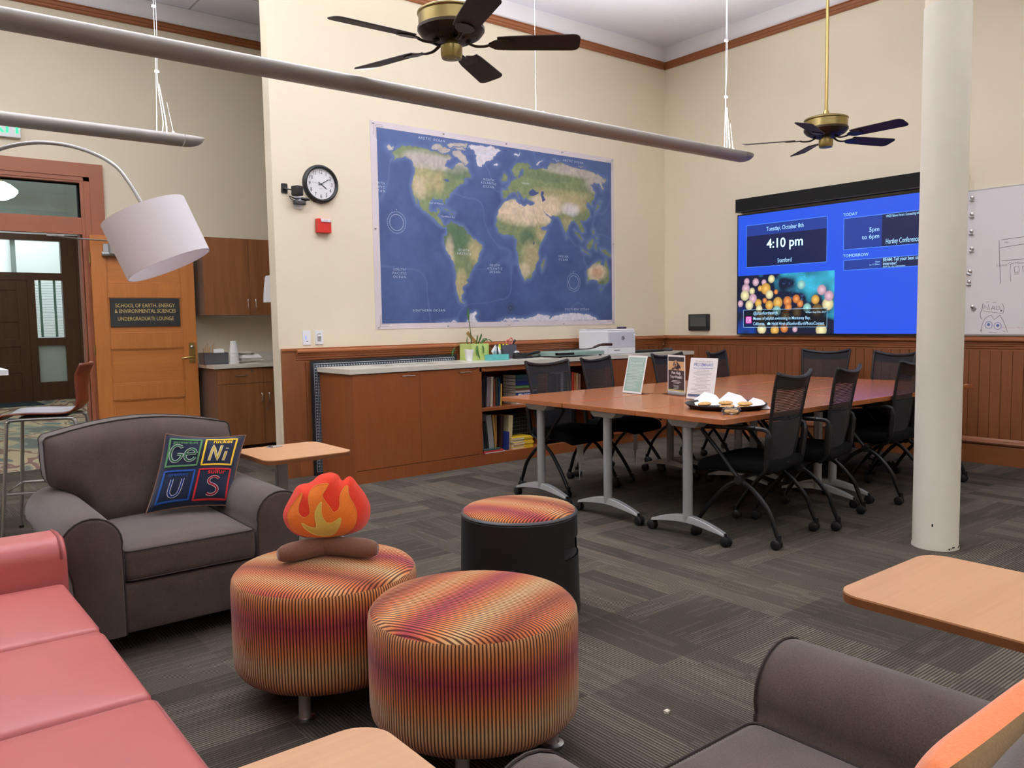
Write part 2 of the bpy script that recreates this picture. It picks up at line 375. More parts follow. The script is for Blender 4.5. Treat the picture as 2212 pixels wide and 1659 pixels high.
LAKES = {
 'black': [(0.5905,0.7526),(0.6094,0.7792),(0.6406,0.7597),(0.6165,0.7403),(0.5966,0.7391)],
 'caspian': [(0.6502,0.7731),(0.6616,0.7707),(0.6595,0.7503),(0.6701,0.7235),(0.6572,0.7121),(0.648,0.743)],
 'hudson': [(0.2603,0.8782),(0.2871,0.8853),(0.2989,0.8801),(0.2868,0.8631),(0.2745,0.8315),(0.2597,0.8392),(0.2461,0.8464),(0.2432,0.8605)],
 'viclake': [(0.6091,0.4669),(0.6173,0.4692),(0.6158,0.4529),(0.6096,0.4541)],
 'lakes': [(0.2375,0.7719),(0.2536,0.7854),(0.2639,0.7687),(0.2479,0.7625)],
}
MAPTEXT = [('NORTH\nATLANTIC\nOCEAN', 0.4185, 0.7831), ('SOUTH\nPACIFIC\nOCEAN', 0.0655, 0.2635), ('SOUTH\nATLANTIC\nOCEAN', 0.438, 0.3042), ('INDIAN\nOCEAN', 0.7517, 0.3827), ('SOUTHERN OCEAN', 0.1711, 0.0671), ('SOUTHERN OCEAN', 0.8168, 0.0679), ('ARCTIC OCEAN', 0.1963, 0.9795), ('ARCTIC OCEAN', 0.8046, 0.9736), ('SOUTH\nAMERICA', 0.312, 0.3905), ('EUROPE', 0.5788, 0.8063), ('Gulf of Mexico', 0.2082, 0.6436), ('Caribbean Sea', 0.2518, 0.5769), ('GREENLAND', 0.402, 0.9442), ('RTH\nIFIC\nEAN', 0.0105, 0.7012)]
# ------------------------------------------------------------------ camera
def make_camera():
    yaw, pitch, roll, f = 0.67189909, -0.0777473, -0.01647324, 1746.98
    fw = Vector((math.sin(yaw) * math.cos(pitch), math.cos(yaw) * math.cos(pitch), math.sin(pitch)))
    r0 = Vector((math.cos(yaw), -math.sin(yaw), 0)); u0 = r0.cross(fw)
    c, s = math.cos(roll), math.sin(roll)
    r = c * r0 + s * u0; u = -s * r0 + c * u0
    cam = bpy.data.cameras.new('camera'); cam.sensor_width = 36.0; cam.lens = 36.0 * f / 2212.0
    cam.clip_start = 0.05; cam.clip_end = 100
    o = bpy.data.objects.new('camera', cam); COL.objects.link(o)
    m = Matrix((r, u, -fw)).transposed().to_4x4(); m.translation = Vector((-7.50159, -6.46211, 1.293))
    o.matrix_world = m; SC.camera = o
make_camera()
SC.view_settings.view_transform = 'Standard'; SC.view_settings.look = 'None'
SC.view_settings.gamma = 1.0; SC.view_settings.use_curve_mapping = False
SC.view_settings.exposure = 0.0
w = bpy.data.worlds.new('World'); SC.world = w; w.use_nodes = True
w.node_tree.nodes['Background'].inputs[0].default_value = (0.5, 0.55, 0.62, 1)
w.node_tree.nodes['Background'].inputs[1].default_value = 0.05

# ------------------------------------------------------------------ materials of the room
plain('wall_paint', (228, 216, 190), 0.75, var=0.012, scale=1.2, bmp=0.05, bscale=140, spec=0.25)
plain('white_paint', (240, 238, 240), 0.8, var=0.01, scale=1.2, spec=0.2)
plain('ceiling_paint', (241, 241, 250), 0.85, var=0.012, scale=2, spec=0.15)
plain('post_paint', (226, 219, 202), 0.55, var=0.03, scale=5, bmp=0.12, bscale=16, spec=0.4)
wood('oak_trim', (136, 78, 42), (160, 95, 54), 'x', 1, 0.38)
wood('oak_trim_y', (132, 76, 40), (156, 92, 52), 'y', 1, 0.38)
wood('oak_board', (122, 70, 38), (142, 84, 47), 'z', 1, 0.42)
plain('casing_paint', (158, 92, 62), 0.42, var=0.05, scale=4)
wood('door_wood', (176, 104, 44), (200, 124, 58), 'z', 0.9, 0.38)
wood('door_wood_x', (176, 104, 44), (200, 124, 58), 'x', 0.9, 0.38)
wood('dark_wood', (66, 38, 20), (92, 54, 30), 'z', 1, 0.4)
wood('kitchen_wood', (124, 76, 42), (156, 100, 60), 'z', 0.6, 0.4, (0.36, 0.66), 0.2)
plain('kitchen_side', (116, 92, 78), 0.35, var=0.05)
wood('cherry_panel', (134, 70, 34), (152, 84, 42), 'z', 1.0, 0.42, fine=0.6)
wood('cherry_top', (160, 93, 54), (173, 104, 62), 'x', 0.8, 0.24, fine=0.5)
wood('cherry_edge', (150, 82, 42), (166, 94, 50), 'x', 0.8, 0.4)
wood('maple_top', (188, 137, 96), (200, 149, 107), 'x', 0.7, 0.36)
wood('maple_edge', (112, 68, 34), (130, 80, 42), 'x', 0.7, 0.5)
plain('worktop', (214, 208, 194), 0.28, var=0.03, scale=40, spec=0.5)
plain('chrome', (205, 205, 208), 0.22, 1.0, var=0.02)
plain('brushed_steel', (176, 174, 172), 0.34, 1.0, var=0.03)
plain('silver_paint', (168, 168, 168), 0.4, 0.35, var=0.03)
plain('lamp_body', (160, 154, 148), 0.42, 0.25, var=0.02)
plain('brass', (176, 150, 92), 0.28, 1.0, var=0.05)
plain('antique_brass', (150, 132, 84), 0.3, 1.0, var=0.08)
plain('dark_bronze', (62, 52, 40), 0.4, 0.7, var=0.1)
plain('fan_blade', (46, 28, 22), 0.6, var=0.12, scale=10)
plain('black_plastic', (22, 22, 24), 0.45, var=0.1)
plain('black_matte', (14, 14, 15), 0.7, var=0.1, spec=0.3)
plain('black_fabric', (17, 17, 19), 0.95, var=0.2, scale=300, bmp=0.3, bscale=700, spec=0.15)
plain('black_metal', (20, 20, 22), 0.35, 0.3, var=0.1)
plain('dark_grey_plastic', (58, 56, 58), 0.4, var=0.05)
plain('white_plastic', (238, 238, 240), 0.35, var=0.01)
plain('white_paper', (240, 238, 236), 0.85, var=0.02, scale=20)
plain('grey_plastic', (150, 150, 152), 0.4, var=0.04)
plain('red_plastic', (196, 40, 30), 0.4, var=0.04)
plain('clock_face', (232, 230, 232), 0.5, var=0.01)
plain('ink', (24, 24, 26), 0.6, var=0.05)
plain('sage_green', (150, 178, 166), 0.6, var=0.03)
plain('lime_pot', (190, 208, 120), 0.5, var=0.03)
plain('leaf', (62, 104, 44), 0.5, var=0.25, scale=30)
plain('stem', (86, 96, 50), 0.6, var=0.2, scale=30)
plain('teal_card', (84, 168, 164), 0.55, var=0.18, scale=18)
plain('highlighter', (222, 232, 60), 0.4, var=0.03)
plain('pink_plastic', (214, 112, 104), 0.4, var=0.03)
plain('ruler_wood', (172, 128, 66), 0.5, var=0.08, scale=20)
plain('cutter_green', (128, 152, 142), 0.45, var=0.04)
plain('steel_mesh', (112, 112, 118), 0.4, 0.6, var=0.1)
plain('lampshade', (236, 230, 234), 0.85, var=0.012, scale=60, bmp=0.05, bscale=900)
plain('gold_letter', (214, 186, 112), 0.4, var=0.03)
plain('slate', (40, 42, 42), 0.5, var=0.05)
plain('cookie', (206, 160, 98), 0.85, var=0.2, scale=60, bmp=0.5, bscale=120)
plain('whiteboard_face', (226, 222, 224), 0.22, var=0.008, spec=0.5)
plain('faint_ink', (120, 116, 122), 0.6, var=0.05)
plain('blue_ink', (92, 116, 176), 0.6, var=0.05)
plain('faint_red_ink', (214, 178, 180), 0.6, var=0.02)
plain('screw_metal', (190, 186, 184), 0.3, 1.0, var=0.05)
def glass(name, c=(0.92, 0.97, 0.96), tr=0.9):
    m, nt, b = new_mat(name)
    out = nt.nodes['Material Output']; t = N(nt, 'ShaderNodeBsdfTransparent'); g = N(nt, 'ShaderNodeBsdfGlossy')
    t.inputs[0].default_value = (*c, 1); g.inputs['Roughness'].default_value = 0.03
    fr = N(nt, 'ShaderNodeFresnel'); fr.inputs[0].default_value = 1.45
    mx = N(nt, 'ShaderNodeMixShader'); nt.links.new(fr.outputs[0], mx.inputs[0]); nt.links.new(t.outputs[0], mx.inputs[1]); nt.links.new(g.outputs[0], mx.inputs[2])
    nt.links.new(mx.outputs[0], out.inputs[0]); return m
glass('clear_glass'); glass('green_glass', (0.82, 0.93, 0.9)); glass('clear_acrylic', (0.9, 0.9, 0.92)); glass('cling_film', (0.95, 0.95, 0.97))

def carpet():
    m, nt, b = new_mat('carpet'); t = N(nt, 'ShaderNodeTexCoord'); sp = N(nt, 'ShaderNodeSeparateXYZ')
    nt.links.new(t.outputs['Object'], sp.inputs[0]); x, y = sp.outputs[0], sp.outputs[1]
    cx = mth(nt, 'FLOOR', mth(nt, 'DIVIDE', x, 0.5)); cy = mth(nt, 'FLOOR', mth(nt, 'DIVIDE', y, 0.5))
    cb = N(nt, 'ShaderNodeCombineXYZ'); nt.links.new(cx, cb.inputs[0]); nt.links.new(cy, cb.inputs[1])
    wn = N(nt, 'ShaderNodeTexWhiteNoise', noise_dimensions='2D'); nt.links.new(cb.outputs[0], wn.inputs['Vector'])
    ori = mth(nt, 'GREATER_THAN', wn.outputs['Value'], 0.5)
    sw = N(nt, 'ShaderNodeMix', data_type='VECTOR'); 
    a = N(nt, 'ShaderNodeCombineXYZ'); nt.links.new(x, a.inputs[0]); nt.links.new(y, a.inputs[1])
    c = N(nt, 'ShaderNodeCombineXYZ'); nt.links.new(y, c.inputs[0]); nt.links.new(x, c.inputs[1])
    nt.links.new(ori, sw.inputs['Factor'])
    va = [i for i in sw.inputs if i.type == 'VECTOR' and i.name in ('A', 'B')]; nt.links.new(a.outputs[0], va[0]); nt.links.new(c.outputs[0], va[1])
    vec = [o for o in sw.outputs if o.type == 'VECTOR'][0]
    s2 = N(nt, 'ShaderNodeSeparateXYZ'); nt.links.new(vec, s2.inputs[0]); p, q = s2.outputs[0], s2.outputs[1]
    rib = mth(nt, 'SINE', mth(nt, 'MULTIPLY', q, 2 * PI / 0.0125))
    # irregular dashed rows: cells 12.5 mm wide, long in p
    r1 = N(nt, 'ShaderNodeCombineXYZ'); nt.links.new(mth(nt, 'FLOOR', mth(nt, 'DIVIDE', q, 0.0125)), r1.inputs[1]); nt.links.new(mth(nt, 'FLOOR', mth(nt, 'DIVIDE', p, 0.17)), r1.inputs[0])
    w1 = N(nt, 'ShaderNodeTexWhiteNoise', noise_dimensions='2D'); nt.links.new(r1.outputs[0], w1.inputs['Vector'])
    r2 = N(nt, 'ShaderNodeCombineXYZ'); nt.links.new(mth(nt, 'FLOOR', mth(nt, 'DIVIDE', q, 0.125)), r2.inputs[1]); nt.links.new(mth(nt, 'FLOOR', mth(nt, 'DIVIDE', p, 0.5)), r2.inputs[0])
    w2 = N(nt, 'ShaderNodeTexWhiteNoise', noise_dimensions='2D'); nt.links.new(r2.outputs[0], w2.inputs['Vector'])
    fleck = noise(nt, t.outputs['Object'], 260, 2); soft = noise(nt, t.outputs['Object'], 1.6, 3)
    rows = mth(nt, 'GREATER_THAN', w1.outputs['Value'], 0.80)
    f = mth(nt, 'MULTIPLY', w2.outputs['Value'], 0.20)
    f = mth(nt, 'ADD', f, mth(nt, 'MULTIPLY', rows, 0.085))
    f = mth(nt, 'ADD', f, mth(nt, 'MULTIPLY', mth(nt, 'MULTIPLY', rib, 0.20), mth(nt, 'ADD', 0.35, w2.outputs['Value'])))
    f = mth(nt, 'ADD', f, mth(nt, 'MULTIPLY', fleck, 0.55))
    f = mth(nt, 'ADD', f, mth(nt, 'MULTIPLY', soft, 0.25))
    col = ramp(nt, f, [(0.24, rgb((46, 41, 37))), (0.56, rgb((84, 77, 69))), (0.95, rgb((128, 119, 103)))])
    nt.links.new(col, b.inputs['Base Color']); b.inputs['Roughness'].default_value = 0.95; b.inputs['Specular IOR Level'].default_value = 0.1
    bump(nt, b, mth(nt, 'ADD', rib, mth(nt, 'MULTIPLY', fleck, 2)), 0.4, 0.003)
carpet()
def hall_carpet():
    m, nt, b = new_mat('hall_carpet'); co = texco(nt, 'Object', (1.0, 0.55, 1))
    v = noise(nt, co, 0.9, 2, 0.4, 2.2); v2 = noise(nt, co, 160, 2)
    col = ramp(nt, v, [(0.34, rgb((92, 92, 84))), (0.42, rgb((122, 128, 112))), (0.47, rgb((176, 156, 118))), (0.52, rgb((120, 74, 58))), (0.57, rgb((186, 162, 122))), (0.64, rgb((84, 104, 100)))], 'CONSTANT')
    nt.links.new(mixc(nt, 0.12, col, v2), b.inputs['Base Color']); b.inputs['Roughness'].default_value = 0.9
hall_carpet()
def beige_tiles():
    m, nt, b = new_mat('ceiling_tiles'); t = N(nt, 'ShaderNodeTexCoord'); sp = N(nt, 'ShaderNodeSeparateXYZ'); nt.links.new(t.outputs['Object'], sp.inputs[0])
    gx = mth(nt, 'PINGPONG', mth(nt, 'ADD', sp.outputs[0], 4.78), 0.61); gy = mth(nt, 'PINGPONG', mth(nt, 'SUBTRACT', sp.outputs[1], 2.05), 0.305)
    g = mth(nt, 'MINIMUM', gx, gy); k = mth(nt, 'LESS_THAN', g, 0.009)
    nt.links.new(mixc(nt, k, rgb((240, 240, 249)), rgb((188, 184, 188))), b.inputs['Base Color']); b.inputs['Roughness'].default_value = 0.9
beige_tiles()

# ------------------------------------------------------------------ shell
CZ, RAIL = 4.45, 4.19           # ceiling height, bottom of the picture rail
XL, YF = -11.5, -9.8            # room limits behind the viewer
def slab(name, mats, *boxes, **kw):
    m = MB()
    for b in boxes: m.box(*b[:6], mi=(b[6] if len(b) > 6 else 0))
    return struct(name, m, mats, smooth=False, **kw)
slab('floor', 'carpet', (XL, 0.0, YF, 2.05, -0.1, 0.0))
slab('floor_hall', 'hall_carpet', (-9.5, -3.0, 2.05, 10.4, -0.1, 0.0))
slab('ceiling', ['ceiling_paint', 'ceiling_tiles'], (XL, 0.0, YF, 0.0, CZ, CZ + 0.1, 0), (XL, 0.0, 0.0, 2.2, CZ, CZ + 0.1, 1))
slab('ceiling_hall', 'white_paint', (-9.5, -3.0, 2.2, 10.4, 3.7, 3.8))
WT = 0.13
slab('wall_back', ['wall_paint', 'white_paint'], (-4.83, 0.15, 0, WT, 0, RAIL, 0), (-4.83, 0.15, 0, WT, RAIL, CZ, 1))
slab('wall_right', ['wall_paint', 'white_paint'], (0, 0.15, YF, 0, 0, RAIL, 0), (0, 0.15, YF, 0, RAIL, CZ, 1))
slab('wall_left', ['wall_paint', 'white_paint'], (XL - 0.15, XL, YF, 2.2, 0, RAIL, 0), (XL - 0.15, XL, YF, 2.2, RAIL, CZ, 1))
slab('wall_front', ['wall_paint', 'white_paint'], (XL, 0.15, YF - 0.15, YF, 0, RAIL, 0), (XL, 0.15, YF - 0.15, YF, RAIL, CZ, 1))
DX0, DX1 = -6.80, -5.86
slab('wall_alcove', ['wall_paint', 'white_paint'], (XL, DX0, 2.05, 2.2, 0, RAIL, 0), (DX1, -2.3, 2.05, 2.2, 0, RAIL, 0), (DX0, DX1, 2.05, 2.2, 2.66, RAIL, 0), (XL, -2.3, 2.05, 2.2, RAIL, CZ, 1))
slab('wall_alcove_end', ['wall_paint'], (-2.3, -2.15, WT, 2.2, 0, CZ))
slab('wall_hall_right', ['white_paint'], (-3.15, -3.0, 2.2, 10.4, 0, 3.7))
slab('wall_hall_left', ['white_paint'], (-9.5, -9.35, 2.2, 10.4, 0, 3.7))
# round the free end of the map wall with a corner bead
# ------------------------------------------------------------------ mouldings (profiles swept along a wall)
def sweep_back(m, prof, x0, x1):       # prof: (out, z) measured from wall y=0 towards the room
    m.prism(prof, x0, x1, lambda p, q, r: (r, -p, q))
def sweep_right(m, prof, y0, y1):
    m.prism(prof, y0, y1, lambda p, q, r: (-p, r, q))
RAILP = [(0, 4.19), (0.018, 4.19), (0.026, 4.20), (0.026, 4.218), (0.034, 4.224), (0.034, 4.25), (0.046, 4.258), (0.046, 4.262), (0, 4.262)]
m = MB(); sweep_back(m, RAILP, -4.83, -0.046); struct('trim_1', m, 'oak_trim', angle=20)
m = MB(); sweep_right(m, RAILP, YF, 0); struct('trim_2', m, 'oak_trim_y', angle=20)
m = MB(); m.prism(RAILP, XL, -2.3, lambda p, q, r: (r, 2.05 - p, q)); struct('trim_3', m, 'oak_trim', angle=20)
CHAIR = [(0, 0.972), (0.016, 0.972), (0.016, 0.988), (0.024, 0.994), (0.024, 1.008), (0.03, 1.014), (0.03, 1.028), (0.038, 1.034), (0.038, 1.044), (0.052, 1.05), (0.06, 1.058), (0.06, 1.07), (0.052, 1.078), (0.03, 1.083), (0.03, 1.093), (0, 1.093)]
m = MB(); sweep_back(m, CHAIR, -4.69, -0.06); m.box(-4.815, -4.69, -0.03, 0, 1.072, 1.093); struct('trim_4', m, 'oak_trim', angle=25)
m = MB(); sweep_right(m, CHAIR, YF, 0); struct('trim_5', m, 'oak_trim_y', angle=25)
BASEP = [(0, 0), (0.03, 0), (0.03, 0.155), (0.024, 0.165), (0.04, 0.172), (0.046, 0.186), (0.04, 0.2), (0.026, 0.208), (0.018, 0.224), (0, 0.226)]
m = MB(); sweep_back(m, BASEP, -4.69, -0.046); struct('baseboard_back', m, 'oak_trim', angle=25)
m = MB(); sweep_right(m, BASEP, YF, 0); struct('baseboard_right', m, 'oak_trim_y', angle=25)
def beadboard(a0, a1, pitch, out):
    pts = [(a0, 0)]; a = a0
    while a < a1 - 1e-6:
        b = min(a1, a + pitch)
        pts += [(a, out), (b - 0.006, out), (b - 0.004, out - 0.006), (b - 0.002, out - 0.006), (b, out)]; a = b
    return pts + [(a1, 0)]
m = MB(); m.prism(beadboard(-4.69, 0, 0.086, 0.014), 0.2, 0.98, lambda p, q, r: (p, -q, r)); m.box(-4.815, -4.69, -0.022, 0, 0, 1.072)
struct('wainscot_back', m, 'oak_board', smooth=False)
m = MB(); m.prism(beadboard(YF, 0, 0.086, 0.014), 0.2, 0.98, lambda p, q, r: (-q, p, r)); struct('wainscot_right', m, 'oak_board', smooth=False)
# column and the boxed beam end it carries
PX, PY = -2.893, -4.45
m = MB(); m.lathe([(0.121, 0), (0.1205, 0.012), (0.117, 0.02), (0.1165, 1.0), (0.1165, 2.0), (0.116, 2.925)], 40, c=(PX, PY, 0), cap0=True, cap1=True)
m2 = MB(); 
for k in range(6):
    a = rad(236 + 9 * k + 4 * math.sin(k * 5)); z = 0.006 + 0.006 * (k % 3)
    m.box(-0.009, 0.009, -0.0008, 0.0008, -0.003, 0.003, 1, lambda x, y, zz, a=a, z=z: (PX + math.cos(a) * (0.1195 + y) - math.sin(a) * x, PY + math.sin(a) * (0.1195 + y) + math.cos(a) * x, z + zz))
m.box(-0.004, 0.004, -0.001, 0.001, -0.008, 0.008, 1, lambda x, y, z: (PX + math.cos(rad(196)) * 0.1170 - math.sin(rad(196)) * x, PY + math.sin(rad(196)) * 0.1170 + math.cos(rad(196)) * x, 0.14 + z))
struct('pillar', m, ['post_paint', 'black_matte'], angle=40)
m = MB(); m.lathe([(0.1115, 2.925), (0.1115, CZ)], 40, c=(PX, PY, 0), cap0=True, cap1=True); struct('pillar_upper', m, 'wall_paint', angle=40)

# ------------------------------------------------------------------ doorway and its open door
m = MB()
def casing(x0, x1, z0, z1):             # stepped casing on the room side of wall_alcove (y=2.05)
    m.box(x0, x1, 2.018, 2.05, z0, z1)
casing(DX0 - 0.2, DX1 + 0.2, 2.70, 2.824); casing(DX1 + 0.08, DX1 + 0.2, 0, 2.70); casing(DX0 - 0.2, DX0 - 0.08, 0, 2.70)
m.box(DX0 - 0.08, DX1 + 0.08, 2.026, 2.05, 2.662, 2.70); m.box(DX1 + 0.03, DX1 + 0.08, 2.026, 2.05, 0, 2.70); m.box(DX0 - 0.08, DX0 - 0.03, 2.026, 2.05, 0, 2.7)
m.box(DX1, DX1 + 0.03, 2.034, 2.2, 0, 2.662); m.box(DX0 - 0.03, DX0, 2.034, 2.2, 0, 2.662); m.box(DX0, DX1, 2.034, 2.2, 2.645, 2.662)
m.box(DX0, DX1, 2.04, 2.2, 2.18, 2.324); m.box(DX0, DX1, 2.03, 2.06, 2.168, 2.182)
m.box(DX1 - 0.014, DX1, 2.07, 2.19, 0, 2.18); m.box(DX0, DX0 + 0.014, 2.07, 2.19, 0, 2.18)
struct('door_1_frame', m, 'casing_paint', smooth=False)
m = MB(); m.box(DX0, DX1, 2.11, 2.116, 2.324, 2.645); struct('window_1', m, 'green_glass', smooth=False)
m = MB(); m.box(DX0, DX0 + 0.012, 2.10, 2.13, 2.324, 2.645); m.box(DX1 - 0.012, DX1, 2.10, 2.13, 2.324, 2.645); m.box(DX0, DX1, 2.10, 2.13, 2.632, 2.645); struct('window_1_frame', m, 'black_matte', smooth=False)

door = thing('door_1', None, None, (DX1 + 0.045, 2.0, 0), -5.5, kind='structure')
DW, DH, DT = 0.915, 2.16, 0.045
def panelled(mf, mp, W, H, T, rails, st=0.13):
    """stiles and rails with recessed panels between the z ranges in rails"""
    mf.box(0, st, -T, 0, 0, H); mf.box(W - st, W, -T, 0, 0, H)
    zs = [0] + [z for r in rails for z in r] + [H]
    for i in range(0, len(zs), 2): mf.box(st, W - st, -T, 0, zs[i], zs[i + 1])
    for z0, z1 in rails: mp.box(st - 0.005, W - st + 0.005, -T + 0.014, -0.014, z0 - 0.005, z1 + 0.005)
mf, mp = MB(), MB(); RL = [(0.12, 0.595), (0.745, 1.085), (1.23, 1.575), (1.71, 2.03)]
panelled(mf, mp, DW, DH, DT, RL)
for z0, z1 in RL:
    for (a, b, c, d) in ((0.13, DW - 0.13, z0, z0 + 0.012), (0.13, DW - 0.13, z1 - 0.012, z1), (0.13, 0.142, z0, z1), (DW - 0.142, DW - 0.13, z0, z1)): mf.box(a, b, -DT + 0.006, -0.006, c, d)
lf = mf.build('door_frame', 'door_wood', door, bevel=0.003); mp.build('panel', 'door_wood_x', door, smooth=False)
m = MB(); m.box(0.145, 0.765, -DT - 0.004, -DT + 0.016, 1.30, 1.57); sg = m.build('name_plate', 'slate', door, bevel=0.002); sg['label'] = 'dark plate with gold lettering'
m = MB(); F = lambda z, s: (lambda u, v: (0.455 + u, -DT - 0.0055, z + v))
for t, z, wd in (('SCHOOL OF EARTH, ENERGY', 1.484, 0.53), ('& ENVIRONMENTAL SCIENCES', 1.431, 0.545), ('UNDERGRADUATE LOUNGE', 1.357, 0.50)): m.text(t, 0.052, F(z, 0), maxw=wd)
m.build('lettering', 'gold_letter', sg, smooth=False)
m = MB(); m.prism(rrect(0.835, 0.893, 0.93, 1.13, 0.004, 2), -DT - 0.006, -DT, lambda p, q, r: (p, r, q)); lp = m.build('lock_plate', 'brass', door)
m = MB(); m.tube([(0.864, -DT, 0.985), (0.864, -DT - 0.05, 0.985)], 0.011, 10); m.tube(spline([(0.868, -DT - 0.05, 0.985), (0.82, -DT - 0.052, 0.986), (0.755, -DT - 0.045, 0.978)], 4), [0.011] * 8 + [0.008], 10); m.build('lever', 'brass', lp)
m = MB(); m.lathe([(0.016, 0), (0.016, 0.012), (0.012, 0.014)], 16, cap1=True, fn=lambda x, y, z: (0.864 + x, -DT - 0.006 - z, 1.085 + y)); m.build('key_cylinder', 'chrome', lp)
m = MB(); m.tube([(0.095, -DT - 0.035, 1.985), (0.315, -DT - 0.035, 1.985)], 0.022, 14); m.lathe([(0.045, -0.05), (0.048, 0.03), (0.045, 0.055), (0.02, 0.062)], 20, c=(0.2, -DT - 0.045, 2.035), cap0=True, cap1=True); m.box(0.11, 0.3, -DT - 0.03, -DT, 1.98, 2.08)
cl = m.build('closer', 'silver_paint', door, bevel=0.002)
m = MB(); m.tube([(0.2, -DT - 0.045, 2.105), (-0.11, -DT - 0.09, 2.112)], 0.007, 6); m.tube([(-0.11, -DT - 0.09, 2.112), (-0.30, 0.06, 2.15)], 0.008, 6); m.box(-0.34, -0.2, 0.02, 0.075, 2.145, 2.163); m.build('closer_arm', 'brushed_steel', cl)
m = MB()
for z in (0.25, 1.08, 1.95): m.tube([(-0.004, -DT - 0.002, z - 0.05), (-0.004, -DT - 0.002, z + 0.05)], 0.008, 8)
m.build('hinge', 'brass', door)

# hallway seen through the doorway
m = MB(); HY = 10.2
for b in ((-9.5, -6.5, 0, 3.7), (-4.55, -3.0, 0, 3.7), (-6.5, -4.55, 2.95, 3.7)): m.box(b[0], b[1], HY, HY + 0.15, b[2], b[3])
struct('wall_hall_end', m, 'white_paint', smooth=False)
m = MB()
m.box(-6.5, -4.55, HY - 0.028, HY + 0.098, 2.16, 2.289); m.box(-6.5, -4.55, HY - 0.028, HY + 0.098, 2.86, 2.969)
for x0, x1, z1 in ((-6.5, -6.38, 2.95), (-5.22, -5.10, 2.29), (-4.66, -4.42, 2.97)): m.box(x0, x1, HY - 0.03, HY + 0.1, 0, z1)
m.box(-5.10, -4.66, HY - 0.02, HY + 0.1, 0, 0.33); m.box(-5.10, -4.66, HY - 0.02, HY + 0.1, 0.99, 1.13)
m.box(-4.42, -4.1, HY - 0.05, HY, 0, 2.97); m.box(-4.1, -4.06, HY - 0.02, HY, 0.0, 2.4)
struct('door_2_frame', m, 'dark_wood', smooth=False)
d2 = thing('door_2', None, None, (-6.38, HY + 0.03, 0), 0, kind='structure'); mf, mp = MB(), MB()
panelled(mf, mp, 1.16, 2.16, 0.045, [(0.25, 0.52), (0.68, 0.98), (1.12, 1.42), (1.56, 1.98)], 0.16); mf.build('door_frame', 'dark_wood', d2, bevel=0.003); mp.build('panel', 'dark_wood', d2, smooth=False)
m = MB(); m.box(-6.38, -4.66, HY + 0.03, HY + 0.036, 2.29, 2.86); struct('window_2', m, 'clear_glass', smooth=False)
m = MB(); m.box(-5.10, -4.66, HY + 0.03, HY + 0.036, 1.13, 2.16); struct('window_3', m, 'clear_glass', smooth=False)
plain('frosted_panel', (178, 186, 178), 0.4, var=0.02)
m = MB(); m.box(-5.10, -4.66, HY + 0.03, HY + 0.04, 0.33, 0.99); struct('window_4', m, 'frosted_panel', smooth=False)
# office beyond the hall end
slab('wall_office', 'white_paint', (-9.0, -3.0, 13.0, 13.1, 0, 3.7), (-3.6, -3.5, HY + 0.15, 13.0, 0, 3.7), (-5.42, -5.34, HY + 0.15, 13.0, 2.2, 3.7))
slab('floor_office', 'hall_carpet', (-9.0, -3.0, HY + 0.15, 13.1, -0.1, 0)); slab('ceiling_office', 'white_paint', (-9.0, -3.0, HY + 0.15, 13.1, 3.7, 3.8))
slab('wall_office_left', 'white_paint', (-9.1, -9.0, HY + 0.15, 13.1, 0, 3.7))
